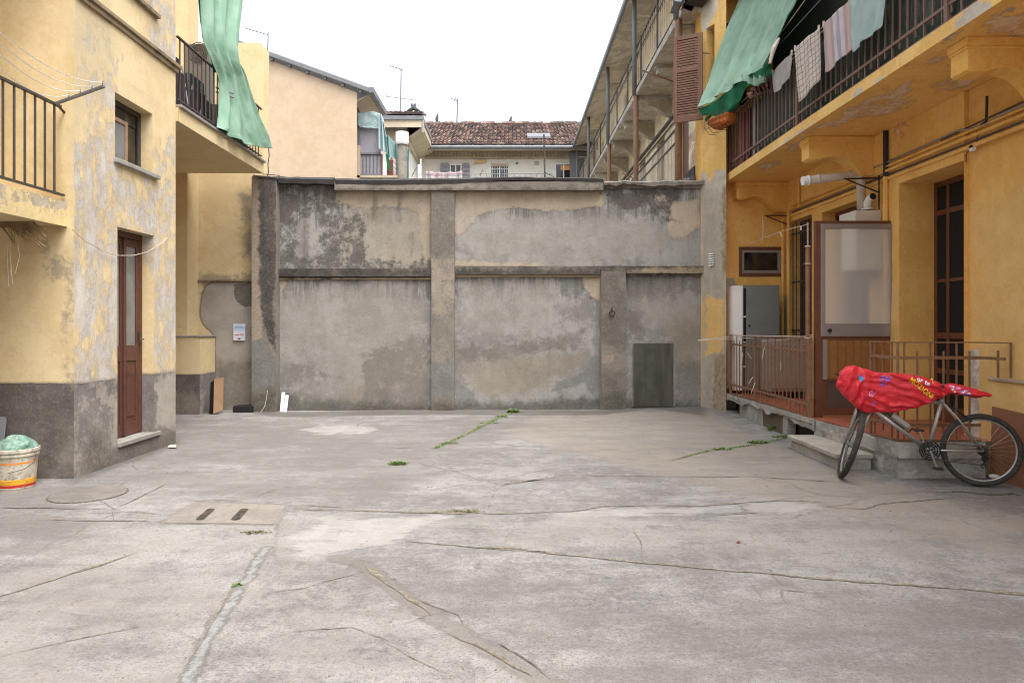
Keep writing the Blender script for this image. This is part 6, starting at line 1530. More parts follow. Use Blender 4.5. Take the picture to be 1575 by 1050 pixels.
# ================================================================== BICYCLE
bi = thing('bicycle', 'silver mountain bicycle parked against the porch corner, front wheel turned to the viewer', 'bicycle', (3.95, 6.45, 0))
rax = Vector((4.375, 6.325, .338)); bb_ = Vector((3.965, 6.458, .319)); scl = Vector((4.085, 6.44, .789)); hl = Vector((3.462, 6.609, .726)); hu = Vector((3.395, 6.63, .88))
bd = Vector((-.958, .288, 0)).normalized(); side = Vector((.288, .958, 0)).normalized()
def wheel(name, c, ax, r=.335, parent=bi, cassette=False):
    ax = Vector(ax).normalized()
    up = (Vector((0, 0, 1)) - ax * ax.z).normalized(); fw = ax.cross(up)
    ty = MB().ring(c, ax, r - .026, .027, 56, 10)
    for k in range(72):
        a = 2 * math.pi * k / 72
        for s_ in ((-1, 1) if k % 2 else (0,)):
            d = up * math.cos(a) + fw * math.sin(a); tg = ax.cross(d)
            p = Vector(c) + d * (r - .003 - abs(s_) * .006) + ax * s_ * .014
            ty.obox(p - tg * .007 - ax * .006 - d * .004, tg * .014, ax * .012, d * .007)
    w = ty.build(name, M['rubber'], parent, smooth=False)
    MB().ring(c, ax, r - .052, .010, 56, 8, flat=1.1).build('rim', M['steel'], w, smooth=True)
    sp = MB()
    for k in range(32):
        a = 2 * math.pi * k / 32; d = up * math.cos(a) + fw * math.sin(a); a2 = a + (.5 if k % 4 < 2 else -.5)
        d2 = up * math.cos(a2) + fw * math.sin(a2); s_ = -1 if k % 2 else 1
        sp.tube([Vector(c) + d2 * .022 + ax * s_ * .03, Vector(c) + d * (r - .055)], .0011, 4, caps=False)
    sp.build('spokes', M['steel'], w)
    MB().tube([Vector(c) - ax * .05, Vector(c) - ax * .032, Vector(c) - ax * .03, Vector(c) + ax * .03, Vector(c) + ax * .032, Vector(c) + ax * .05], [.008, .008, .024, .024, .008, .008], 12).build('hub', M['zinc'], w)
    if cassette:
        cs = MB()
        for i, rr_ in enumerate((.05, .043, .037, .03)): cs.ring(Vector(c) - ax * (.034 + i * .004), ax, rr_ - .006, .005, 24, 4)
        cs.build('sprockets', M['rust'], w)
    return w
wheel('rear_wheel', rax, side - Vector((0, 0, .05)), cassette=True)
fc = Vector((3.335, 6.655, .328)); hd = Vector((-.36, -.93, 0)).normalized(); rt = Vector((-hd.y, hd.x, 0))
upv = (Vector((0, 0, .963)) + rt * .30).normalized()
fax = hd.cross(upv)
wheel('front_wheel', fc, fax)
fr = MB()
o2 = side * .045
fr.tube([hl + (bb_ - hl) * .02, bb_], .021, 12)
fr.tube([hu.lerp(hl, .35), scl + (hu - scl) * .0 + Vector((0, 0, -.03))], .017, 12)
fr.tube([bb_, scl + (scl - bb_).normalized() * .02], .018, 12)
fr.tube([hl - (hu - hl).normalized() * .02, hu + (hu - hl).normalized() * .03], .022, 12)
for s_ in (-1, 1):
    fr.tube([bb_ + side * s_ * .03, bb_.lerp(rax, .3) + side * s_ * .045, rax + side * s_ * .062], [.011, .010, .008], 8)
    fr.tube([scl + side * s_ * .02 + Vector((0, 0, -.02)), scl.lerp(rax, .35) + side * s_ * .05, rax + side * s_ * .062], [.010, .009, .007], 8)
fr.tube([bb_ - side * .04, bb_ + side * .04], .024, 14)
fr.build('frame', M['steel'], bi, smooth=True)
fk = MB()
cr = fc + upv * .392
for s_ in (-1, 1): fk.tube([cr + fax * s_ * .055 + upv * .02, cr + fax * s_ * .056 - upv * .12, fc + fax * s_ * .054], [.017, .016, .011], 10)
fk.tube([cr - fax * .06 + upv * .015, cr + fax * .06 + upv * .015], .018, 10).tube([cr + upv * .01, hl, hu + (hu - hl).normalized() * .06], .014, 10)
fk.build('fork', M['steel'], bi, smooth=True)
fb = MB()
for s_ in (-1, 1): fb.tube([cr + fax * s_ * .056 - upv * .02 - hd * .0, cr + fax * s_ * .045 - upv * .06 + hd * .03], .008, 6)
fb.build('front_brake', M['black'], bi)
hbr = hu + (hu - hl).normalized() * .10
MB().tube([hu, hbr], .014, 8).tube([hbr + fax * -.17, hbr + fax * -.1, hbr + fax * .1, hbr + fax * .17], .011, 8).build('handlebar', M['black'], bi)
post_t = scl + (scl - bb_).normalized() * .085
MB().tube([scl, post_t], .013, 10).tube([scl - (scl - bb_).normalized() * .02, scl + (scl - bb_).normalized() * .005], .024, 12).build('seat_post', M['steel'], bi, smooth=True)
sdl = MB()
for i in range(6):
    t0, t1 = i / 6, (i + 1) / 6; w0, w1 = .03 + .05 * t0 ** 1.6, .03 + .05 * t1 ** 1.6
    a = post_t - (-bd) * .13 + (-bd) * .25 * t0 + Vector((0, 0, .03)); b = post_t - (-bd) * .13 + (-bd) * .25 * t1 + Vector((0, 0, .03))
    sdl.prism([a - side * w0, a + side * w0, b + side * w1, b - side * w1], (0, 0, .03))
sdl.build('saddle', M['black'], bi)
cw = MB()
for rr_, of in ((.085, -.055), (.065, -.048), (.045, -.042)): cw.ring(bb_ + side * of, side, rr_, .006, 36, 4)
for k in range(5):
    a = k * 2 * math.pi / 5; cw.tube([bb_ + side * -.052, bb_ + side * -.055 + bd * .08 * math.cos(a) + Vector((0, 0, .08 * math.sin(a)))], .006, 5)
cw.build('chainring', M['black'], bi)
pc0 = bb_ - side * .07; pdn = pc0 + Vector((.055, -.01, -.155))
MB().tube([pc0, pdn], [.011, .009], 8).build('crank', M['steel'], bi)
MB().obox(pdn - side * .01 - bd * .04 + Vector((0, 0, -.01)), bd * .08, side * -.07, (0, 0, .018)).build('pedal', M['black'], bi, bevel=.004)
pc1 = bb_ + side * .06; pup = pc1 + Vector((-.055, .01, .155))
MB().tube([pc1, pup], [.011, .009], 8).build('crank', M['steel'], bi)
MB().obox(pup + side * .01 - bd * .04, bd * .08, side * .07, (0, 0, .018)).build('pedal', M['black'], bi, bevel=.004)
ch = MB(); so = side * -.055
ch.tube([bb_ + so + Vector((0, 0, .083)), rax + so + Vector((0, 0, .038))], .0045, 5).tube([bb_ + so - Vector((0, 0, .083)), rax + so + Vector((.0, 0, -.13))], .0045, 5).tube([rax + so + Vector((.0, 0, -.13)), rax + so + Vector((.02, 0, -.06)), rax + so + Vector((.035, 0, 0))], .0045, 5)
ch.build('chain', M['rust'], bi)
dr_ = MB().tube([rax + so, rax + so + Vector((.02, 0, -.05)), rax + so + Vector((.005, 0, -.13))], [.014, .012, .008], 8)
dr_.lathe(rax + so + Vector((.02, -.01, -.06)), [(.02, -.006), (.02, .006)], 10).ring(rax + so + Vector((.02, 0, -.062)), side, .018, .005, 16, 4).ring(rax + so + Vector((0, 0, -.135)), side, .018, .005, 16, 4)
dr_.obox(rax + so + Vector((-.012, -.012, -.09)), (.035, 0, 0), (0, .02, 0), (0, 0, .06))
dr_.build('derailleur', M['black'], bi)
rb = MB(); q0 = scl.lerp(rax, .22)
for s_ in (-1, 1): rb.tube([q0 + side * s_ * .05, q0 + side * s_ * .05 + Vector((.02, -.0, .06)), q0 + side * s_ * .02 + Vector((.03, 0, .10))], .007, 6)
rb.tube([q0 - side * .055 + Vector((.01, 0, .04)), q0 - side * .055 + Vector((.13, -.03, -.06))], .006, 6).tube([q0 - side * .055 + Vector((.06, 0, .0)), q0 - side * .055 + Vector((.16, -.03, -.09))], .008, 6)
rb.build('rear_brake', M['black'], bi)
dt = (bb_ - hl); dn = dt.normalized(); up_ = Vector((0, 0, 1)); nrm_ = (up_ - dn * up_.dot(dn)).normalized()
b0 = hl + dt * .34 + nrm_ * .058 - side * .01
MB().tube([b0, b0 + dn * .02, b0 + dn * .021, b0 + dn * .17, b0 + dn * .19], [.022, .024, .031, .031, .024], 14).build('bottle', M['alu'], bi, smooth=False)
MB().tube([b0 - dn * .035, b0], [.016, .024], 12).tube([b0 + dn * .19 - nrm_ * .035, b0 + dn * .21 - nrm_ * .035, b0 + dn * .215 + nrm_ * .02], .006, 6).tube([b0 + dn * .05 - nrm_ * .035, b0 + dn * .16 - nrm_ * .035], .007, 6).build('bottle_cage', M['black'], bi)
cbm = MB().tube([hu + Vector((.02, -.03, -.05)), hl + dt * .15 + nrm_ * .03, hl + dt * .4 + nrm_ * .025 - side * .02], .003, 5)
cbm.build('brake_cable', M['black'], bi)

# red cover draped over handlebar, top tube and saddle
rc = thing('red_cover', 'bright red shopping bag cover with coloured lettering draped over the bicycle', 'cover', (3.8, 6.5, .85))
topk = [(1286, 590), (1292, 572), (1302, 563), (1313, 561), (1330, 567), (1345, 572), (1380, 573), (1412, 577), (1440, 586), (1452, 592), (1464, 589), (1480, 592), (1500, 598), (1516, 603), (1526, 606.5)]
botk = [(1286, 594), (1295, 606), (1304, 616), (1314, 625), (1326, 632), (1345, 634), (1380, 633), (1405, 628), (1430, 620), (1445, 611), (1460, 604), (1478, 608), (1495, 611), (1512, 610), (1526, 608)]
depk = [.02, .07, .10, .11, .09, .06, .05, .05, .05, .05, .08, .10, .085, .055, .015]
def yline(px):          # depth of the bicycle line for a column
    k = (px - CX) / F; return (6.33 + 4.39 * .301) / (1 + .301 * k)
NS, NTH = 170, 72
tt = np.linspace(0, len(topk) - 1, NS)
def interp(a): return np.interp(tt, range(len(a)), a)
tpx, tpy = interp([a for a, b in topk]), interp([b for a, b in topk]); bpx, bpyy = interp([a for a, b in botk]), interp([b for a, b in botk]); dp = interp(depk)
for _ in range(4):
    for arr in (tpx, tpy, bpx, bpyy, dp): arr[1:-1] = (arr[:-2] + 2 * arr[1:-1] + arr[2:]) / 4
bpyy[1:-1] += 2.6 * (fbm(bpx[1:-1] * .09, bpx[1:-1] * 0, 31, 4) - .5) * 2
tpy[1:-1] += 1.2 * (fbm(tpx[1:-1] * .12, tpx[1:-1] * 0, 37, 4) - .5) * 2
def wr(px, py):         # wrinkle relief on the near side, in metres
    px = np.asarray(px, float); py = np.asarray(py, float)
    a = (px - 1322) * .9 - (py - 575) * .55; n_ = fbm(px * .03, py * .05, 3, 3)
    w = .015 * (1 - np.abs(np.sin((py - 575) * .21 - (px - 1330) * .05 + n_ * 4)) * 1.6) * sm(1310, 1345, px)
    w = w + .009 * (1 - np.abs(np.sin((py - 560) * .34 - (px - 1330) * .11 + n_ * 6)) * 1.6) * sm(1322, 1345, px) * (1 - sm(1440, 1470, px))
    w = w + .018 * (1 - 1.5 * np.abs(np.sin((px - 1286) * .19 + (py - 570) * .07 + n_ * 3))) * (1 - sm(1316, 1336, px))
    w = w + .018 * (fbm(px * .06, py * .11, 8, 4) - .5) - .028 * np.exp(-((px - 1449) / 5.0) ** 2) - .016 * np.exp(-((px - 1321 + (py - 575) * -.12) / 4.0) ** 2)
    return w
g = np.zeros((NS, NTH, 3))
for i in range(NS):
    for j in range(NTH):
        th = 2 * math.pi * j / NTH; s_ = math.sin(th)       # s=1 top, -1 bottom
        cx_, cy_ = (tpx[i] + bpx[i]) / 2, (tpy[i] + bpyy[i]) / 2
        f_ = math.copysign(abs(s_) ** .9, s_)
        px = cx_ + (tpx[i] - cx_) * f_; py = cy_ + (tpy[i] - cy_) * f_
        c_ = math.cos(th); Y0 = yline(px)
        off = -dp[i] * math.copysign(abs(c_) ** .5, c_)
        if c_ > 0: off -= float(wr(px, py)) * min(1, c_ * 3)
        p_ = P(px, py, Y0); g[i, j] = (p_ + side * off)[:]
faces = [(i * NTH + j, (i + 1) * NTH + j, (i + 1) * NTH + (j + 1) % NTH, i * NTH + (j + 1) % NTH) for i in range(NS - 1) for j in range(NTH)]
faces += [tuple(range(NTH)), tuple((NS - 1) * NTH + j for j in range(NTH))]
me = bpy.data.meshes.new('fabric'); me.from_pydata([tuple(r) for r in g.reshape(-1, 3)], [], faces)
me.polygons.foreach_set('use_smooth', [True] * len(me.polygons))
t = NT('red polyester'); n = t.noise(12, 6, .65, dist=.6); n2 = t.noise(45, 4, .6)
M['red'] = t.done(t.mix(t.mr(n, .38, .64), C(214, 44, 58), C(196, 30, 44)), .5, t.bump(t.math('ADD', n, t.math('MULTIPLY', n2, .35)), .7, .014))
me.materials.append(M['red']); me.update()
o = bpy.data.objects.new('fabric', me); adopt(o, rc)
def onred(px, py, lift=.0035):
    i = int(np.argmin(np.abs((tpx + bpx) / 2 - px)))
    cx_, cy_ = (tpx[i] + bpx[i]) / 2, (tpy[i] + bpyy[i]) / 2
    h_ = max(abs(tpy[i] - bpyy[i]) / 2, 1); f_ = max(-.98, min(.98, (cy_ - py) / h_))
    s_ = math.copysign(abs(f_) ** (1 / .9), f_); c_ = math.sqrt(max(0, 1 - s_ * s_))
    off = -dp[i] * abs(c_) ** .5 - float(wr(px, py)) * min(1, c_ * 3) - lift
    p_ = P(px, py, yline(px)); return p_ + side * off
def decal(name, tris_mb_pts, faces_, mat):
    mb = MB(); mb.add([onred(a, b) for a, b in tris_mb_pts], faces_); mb.build(name, mat, rc)
def refine(poly_v, poly_f, maxlen=2.2):
    import bmesh
    bm = bmesh.new(); vs = [bm.verts.new((a, b, 0)) for a, b in poly_v]
    for f in poly_f:
        try: bm.faces.new([vs[k] for k in f])
        except ValueError: pass
    bmesh.ops.triangulate(bm, faces=bm.faces)
    for _ in range(3):
        es = [e for e in bm.edges if e.calc_length() > maxlen]
        if not es: break
        bmesh.ops.subdivide_edges(bm, edges=es, cuts=1); bmesh.ops.triangulate(bm, faces=bm.faces)
    bm.verts.ensure_lookup_table(); bm.verts.index_update()
    v = [(x.co.x, x.co.y) for x in bm.verts]; f = [tuple(q.index for q in x.verts) for x in bm.faces]; bm.free(); return v, f
def word(txt, px, py, size, ang, mat, sx=1.0, bold=.02, shear=0.0):
    cu = bpy.data.curves.new('word', 'FONT'); cu.body = txt; cu.size = size; cu.offset = bold; cu.resolution_u = 2; cu.shear = shear
    ob = bpy.data.objects.new('word', cu); COL.objects.link(ob)
    dg = bpy.context.evaluated_depsgraph_get(); m_ = bpy.data.meshes.new_from_object(ob.evaluated_get(dg))
    ca, sa = math.cos(R(ang)), math.sin(R(ang)); v = []
    for q in m_.vertices:
        x, y = q.co.x * sx, q.co.y; v.append((px + x * ca + y * sa, py + x * sa - y * ca))
    f = [tuple(p.vertices) for p in m_.polygons]
    bpy.data.objects.remove(ob); bpy.data.curves.remove(cu); bpy.data.meshes.remove(m_)
    v, f = refine(v, f)
    decal('lettering', v, f, mat)
M['yellow_ink'] = flat('yellow print', C(240, 206, 30), .5); M['white_ink'] = flat('white print', C(232, 226, 236), .5); M['pink_ink'] = flat('pink print', C(222, 130, 190), .5)
M['violet_ink'] = flat('violet print', C(140, 96, 186), .5); M['blue_ink'] = flat('blue print', C(50, 130, 190), .5)
word('MOZIONI', 1396, 584.5, 11.0, 40, M['yellow_ink'], .92, .3)
word('er te', 1408, 584, 10.5, 26, M['white_ink'], 1.0, .3)
word('A', 1427, 586, 9.5, 20, M['yellow_ink'], 1.1, .25)
word('0/', 1332, 606, 13, 30, M['pink_ink'], .9, .5)
word('%', 1338, 621, 9, 20, M['violet_ink'], .9, .2)
word('su', 1350, 583, 14, 8, M['violet_ink'], 1.4, .5, .3); word('a', 1352, 592, 13, 0, M['violet_ink'], 1.4, .5, .3)
v, f = refine([(1316, 574.5), (1327, 580), (1320.5, 586.5)], [(0, 1, 2)]); decal('blue_triangle', v, f, M['blue_ink'])
q = random.Random(4)
for k in range(16):
    cx_ = q.uniform(1454, 1486); cy_ = 592 + (cx_ - 1454) * .28 + q.uniform(-1.5, 8); rr_ = q.uniform(1.2, 3.0)
    if cy_ > np.interp(cx_, [a for a, b in botk], [b for a, b in botk]) - 1.5: continue
    v = [(cx_ + rr_ * 1.5 * math.cos(a), cy_ + rr_ * .8 * math.sin(a)) for a in np.linspace(0, 2 * math.pi, 9)[:-1]]
    v, f = refine(v, [tuple(range(8))]); decal('printed_spot', v, f, (M['white_ink'], M['pink_ink'], M['violet_ink'])[k % 3])

# ================================================================== BUILDINGS BEYOND THE WALL
# tiled roofs
def tile_mat(name, cols):
    t = NT(name); a = t.attr('rnd'); n = t.noise(30, 6, .7)
    r_ = t.n.new('ShaderNodeValToRGB'); r_.color_ramp.interpolation = 'CONSTANT'; e = r_.color_ramp.elements
    for i, c_ in enumerate(cols):
        if i < 2: e[i].position = i / len(cols); e[i].color = c_
        else: x = e.new(i / len(cols)); x.color = c_
    t.l.new(a, r_.inputs[0])
    return t.done(t.mix(t.math('MULTIPLY', t.mr(n, .45, .65), .5), r_.outputs[0], C(74, 64, 60)), .9, t.bump(n, .5, .02))
M['tiles'] = tile_mat('old clay tiles', [C(118, 94, 86), C(100, 84, 79), C(144, 122, 114), C(86, 76, 73), C(116, 96, 90), C(150, 132, 124), C(96, 84, 80), C(132, 102, 92), C(110, 92, 86), C(78, 71, 70)])
def tiled(parent, O, U, V, nu, nv, pw, pl, seed=0, name='tiles'):
    """Rows of curved tiles. U along the eave, V up the slope (unit vectors)."""
    O, U, V = Vector(O), Vector(U), Vector(V); N = U.cross(V).normalized()
    if N.z < 0: N = -N
    q = random.Random(seed); mb = MB(); rv = []
    for j in range(nv):
        for i in range(nu):
            o_ = O + U * (i * pw + q.uniform(-.012, .012)) + V * (j * pl + q.uniform(-.03, .03)); k = 5; r0 = pw * .60; r_ = q.random(); vs = []
            tw = q.uniform(-.02, .02)
            for e_, (vv_, rs, hh) in enumerate(((0, 1.0, .05), (pl * 1.25, .82, .0))):
                for a_ in range(k):
                    th = math.pi * a_ / (k - 1)
                    vs.append(o_ + U * (pw / 2 - math.cos(th) * r0 * rs + tw * e_) + V * vv_ + N * (math.sin(th) * r0 * .8 * rs + hh))
            mb.add(vs, [(a_, a_ + 1, k + a_ + 1, k + a_) for a_ in range(k - 1)] + [tuple(range(k))]); rv += [r_] * (2 * k)
    mb.quad(O - V * .0 - N * .01, O + U * nu * pw - N * .01, O + U * nu * pw + V * (nv * pl) - N * .01, O + V * (nv * pl) - N * .01); rv += [.35] * 4
    o = mb.build(name, M['tiles'], parent); setattrs(o, {'rnd': rv}); return o
M['white_wall'] = plaster('white painted wall', C(240, 237, 228, .85), C(232, 228, 218, .85), C(190, 184, 172), speck=.1, bump=.15, low=.3)
M['cornice'] = plaster('stone coloured cornice', C(196, 182, 158, .9), C(178, 164, 142, .9), C(120, 108, 92), speck=.3, bump=.2)
M['soffit_pale'] = plaster('pale eaves soffit', C(206, 192, 166, .9), C(190, 176, 152, .9), C(150, 138, 118), speck=.2, bump=.1)
YH = 31.0
wh = thing('white_house', 'white house with old clay tile roof, dentil cornice and three windows beyond the grey wall', 'house', (0, YH, 0))
zE = P(0, 226, YH - .9).z
hx0, hx1 = P(655, 0, YH).x, P(900, 0, YH).x
MB().box(hx0 - .2, hx1 + 1, YH, YH + .3, 3, zE + .3).build('wall', M['white_wall'], wh)
zC0, zC1 = P(0, 242, YH).z, P(0, 234, YH).z
MB().box(hx0, hx1 + 1, YH - .12, YH, zC0 - .08, zC0).box(hx0, hx1 + 1, YH - .06, YH, zC0, zC1).box(hx0, hx1 + 1, YH - .2, YH, zC1, zC1 + .06).build('cornice', M['cornice'], wh)
mb = MB(); n = int((hx1 + .8 - hx0) / .17)
for k in range(n): mb.box(hx0 + .1 + k * .17, hx0 + .19 + k * .17, YH - .12, YH - .055, zC0 + .02, zC1 - .02)
mb.build('dentils', M['cornice'], wh)
MB().prism([(hx0 - .4, YH - .9, zE - .12), (hx0 - .4, YH, zC1 + .06), (hx0 - .4, YH, zC1 + .2), (hx0 - .4, YH - .9, zE)], (hx1 + 1.4 - hx0, 0, 0)).build('eaves', M['soffit_pale'], wh)
MB().tube([(hx0 - .1, YH - .95, zE - .02), (hx1 + 1, YH - .95, zE - .02)], .09, 8).build('gutter', M['zinc'], wh)
zR = P(0, 193, YH + 4).z
V_ = Vector((0, 4.8, zR - zE - .05)); Lr = V_.length; V_.normalize()
rx0 = hx0 - .5
tl_ = tiled(wh, (rx0, YH - .95, zE + .05), (1, 0, 0), V_, int((hx1 + 1.2 - rx0) / .185), 15, .185, Lr / 15, 3)
rt_ = MB()
q = random.Random(9)
for k in range(int((hx1 + 1 - rx0) / .35)):
    x = rx0 + k * .35; z_ = zE + .05 + V_.z * Lr + q.uniform(-.03, .03) + .03
    rt_.tube([(x, YH - .95 + V_.y * Lr, z_), (x + .4, YH - .95 + V_.y * Lr, z_ + .02)], [.11, .13], 8)
o = rt_.build('ridge_tiles', M['tiles'], wh); setattrs(o, {'rnd': [random.Random(i // 16).random() for i in range(len(o.data.vertices))]})
def pwin(px0, px1, py0, py1, Y, parent, mull=1, cross=1, frame='white_plastic', glass='dark_glass', fr=.05):
    a_, b_ = P(px0, py1, Y), P(px1, py0, Y)
    mb = MB().box(a_.x, a_.x + fr, Y - .06, Y, a_.z, b_.z).box(b_.x - fr, b_.x, Y - .06, Y, a_.z, b_.z).box(a_.x + fr, b_.x - fr, Y - .06, Y, b_.z - fr, b_.z).box(a_.x + fr, b_.x - fr, Y - .06, Y, a_.z, a_.z + fr)
    for k in range(1, mull + 1):
        x = a_.x + (b_.x - a_.x) * k / (mull + 1); w = .05 if k == (mull + 1) / 2 else .018; mb.box(x - w / 2, x + w / 2, Y - .055, Y, a_.z + fr, b_.z - fr)
    for k in range(1, cross + 1):
        z_ = a_.z + (b_.z - a_.z) * k / (cross + 1); mb.box(a_.x + fr, b_.x - fr, Y - .04, Y, z_ - .012, z_ + .012)
    w_ = mb.build('window', M[frame], parent)
    MB().box(a_.x + fr, b_.x - fr, Y - .02, Y - .01, a_.z + fr, b_.z - fr).build('pane', M[glass], w_)
    return w_
M['shutter_grey'] = paint('grey violet shutter', C(148, 146, 154), C(126, 124, 134), .7)
w1 = pwin(692, 710, 252.5, 285, YH, wh, 1, 1)
for a, b in ((677, 691), (710.5, 722.5)):
    p0, p1 = P(a, 285, YH - .08), P(b, 252, YH - .08); mb = MB()
    k = 0; z_ = p0.z
    mb.box(p0.x, p0.x + .04, YH - .11, YH - .07, p0.z, p1.z).box(p1.x - .04, p1.x, YH - .11, YH - .07, p0.z, p1.z)
    while z_ < p1.z: mb.box(p0.x + .04, p1.x - .04, YH - .10 , YH - .075, z_, z_ + .045); z_ += .06
    mb.build('shutter', M['shutter_grey'], w1)
pwin(754, 783, 253, 290, YH, wh, 7, 4); pwin(853.5, 880, 252, 290, YH, wh, 1, 0)
MB().box(P(755, 0, YH).x, P(782, 0, YH).x, YH - .08, YH - .06, P(0, 257, YH).z, P(0, 252.5, YH).z).build('roller_blind', M['cornice'], wh)
MB().box(P(862, 0, YH).x, P(879, 0, YH).x, YH - .05, YH - .045, P(0, 262, YH).z, P(0, 255, YH).z).build('curtain', flat('orange curtain', C(226, 160, 110)), wh)
a_, b_ = P(729, 252, YH - .1), P(748, 246, YH - .1)
MB().prism([(a_.x, YH - .12, a_.z), (b_.x, YH - .12, a_.z + .07), (b_.x, YH - .12, b_.z), (a_.x + .05, YH - .12, b_.z - .05)], (0, .12, 0)).build('awning_box', paint('tan box', C(196, 166, 110), C(168, 140, 92)), wh)
MB().tube([P(795, 251, YH - .05), P(795, 251, YH)], .06, 10).build('round_vent', M['zinc'], wh)
a_, b_ = P(822, 254, YH - .02), P(829, 248, YH - .02); MB().box(a_.x, b_.x, YH - .02, YH, a_.z, b_.z).build('grille', M['alu'], wh)
a_, b_ = P(811, 217, YH - .0), P(846, 210.5, YH + .3)
MB().prism([(a_.x, YH - .1, a_.z + .1), (b_.x, YH - .1, a_.z + .1), (b_.x, YH + .5, b_.z + .15), (a_.x, YH + .5, b_.z + .15)], (0, 0, .08)).build('roof_hatch', M['zinc'], wh)
# wing with the corner eaves
wg = thing('white_wing', 'pale wing with grey gutter and tiled roof standing in front of the white house', 'house', (-3.6, 27, 0))
Y2 = 26.9; ex0, ex1 = P(586, 0, Y2).x, P(650.5, 0, Y2).x; z2 = P(0, 184, Y2).z
MB().prism([(ex0 - 1.5, Y2, z2), (ex1, Y2, z2), (ex1, YH, z2), (ex0 - 1.5, YH, z2)], (0, 0, .16)).build('eaves_board', M['zinc'], wg)
wx = ex1 - .75
MB().box(ex0 - 1.5, ex1 - .05, Y2 + .06, Y2 + .12, z2 - .28, z2).box(ex1 - .1, ex1 - .04, Y2 + .1, YH, z2 - .28, z2).build('fascia', M['soffit_pale'], wg)
MB().prism([(ex1 - .04, Y2 + .1, z2 - .28), (wx, Y2 + .6, z2 - .62), (wx, YH, z2 - .62), (ex1 - .04, YH, z2 - .28)], (0, 0, .03)).build('side_soffit', M['soffit_pale'], wg)
MB().box(ex0 - 1.5, wx, Y2 + .75, YH, 3, z2).build('wall', M['white_wall'], wg)
MB().box(ex0 - 1.5, wx + .02, Y2 + .55, Y2 + .74, z2 - .78, z2 - .28).box(wx - .02, wx + .1, Y2 + .7, YH, z2 - .8, z2 - .6).build('cornice', M['cornice'], wg)
MB().tube([(ex1 - .02, Y2 + .1, z2 - .02), (ex1 - .02, Y2 + .1, z2 - .5)], .06, 8).build('downpipe', M['alu'], wg)
V2 = Vector((0, .93, .36)).normalized(); tiled(wg, (ex0 - 1.4, Y2 + .02, z2 + .16), (1, 0, 0), V2, int((ex1 - ex0 + 1.35) / .2), 3, .2, .30, 5)
# gable house at left
gh = thing('gable_house', 'cream gable house with grey sloping roof edge beyond the wall at left', 'house', (-5, 16, 0))
M['gable'] = plaster('cream gable render', C(230, 206, 178, .66), C(222, 196, 164, .66), C(200, 180, 150), [dict(attr='white', col=C(236, 228, 214, .72), col2=C(222, 210, 190, .68), amp=.9, w=.03, scale=2.4, cap=.03, k=.9), dict(attr='dark', col=C(206, 180, 150, .6), amp=.4, w=.1, scale=3, cap=.05, k=.6)], low=.4, speck=.12, bump=.15, seed=91, grit=.08)
YG2 = 16.0
gx1 = P(549, 0, YG2).x
zt_ = lambda u: np.interp(u, [P(400, 0, YG2).x, P(568, 0, YG2).x], [P(0, 86, YG2).z, P(0, 148, YG2).z])
wallgrid('gable_wall', M['gable'], gh, (0, YG2, 0), (1, 0, 0), (0, 0, 1), P(330, 0, YG2).x, gx1, 2.5, 5, .12, depthdir=(0, 1, 0), top=lambda u: zt_(u) - .02,
  layers={'white': [pF(YG2, [(440, 110), (500, 125), (560, 160), (550, 165), (470, 145)])], 'dark': [pF(YG2, [(490, 122), (556, 150), (556, 180), (530, 160)])]})
# stretch rows: the shaped top row follows the roof, so refill between
sl_ = (P(568, 146, YG2) - P(400, 84, YG2)); A0 = P(330, 58, YG2) ; A0 = P(400, 84, YG2) - sl_ * .45
MB().prism([A0 + Vector((0, -.12, -.01)), P(569, 145, YG2) + Vector((0, -.12, 0)), P(569, 145, YG2) + Vector((0, -.12, .13)), A0 + Vector((0, -.12, .12))], (0, .3, 0)).build('verge', M['zinc'], gh, bevel=.02)
for k in range(9):
    mb = MB(); p_ = A0.lerp(P(569, 145, YG2), (k + .5) / 9); mb.box(p_.x - .03, p_.x + .03, YG2 - .08, YG2 + .02, p_.z - .06, p_.z - .005); mb.build('rafter_end', M['zinc'], gh)
ee = P(569, 145, YG2); ef = P(586.5, 178, 0) if False else Vector((ee.x, 0, ee.z)); Yf = ee.x * F / (587 - CX)
MB().prism([ee + Vector((-.0, -.12, .0)), ee + Vector((.1, -.12, .0)), ee + Vector((.1, -.12, .13)), ee + Vector((0, -.12, .13))], (0, Yf - YG2 + .3, 0)).build('gutter', M['zinc'], gh)
MB().prism([ee + Vector((-.02, .05, .0)), (gx1 - .25, YG2 + .05, ee.z - .28), (gx1 - .25, Yf, ee.z - .28), (ee.x - .02, Yf, ee.z)], (0, 0, .03)).build('side_soffit', M['soffit_pale'], gh)
MB().prism([A0 + Vector((0, .1, .1)), P(569, 145, YG2) + Vector((0, .1, .1)), P(569, 145, YG2) + Vector((0, Yf - YG2, .1)), A0 + Vector((0, Yf - YG2, .1))], (0, 0, .04)).build('roof', M['zinc'], gh)
MB().box(gx1 - 1.4, gx1 - .02, YG2 + .4, Yf, 2.5, 5.8).build('side_wall', M['gable'], gh)
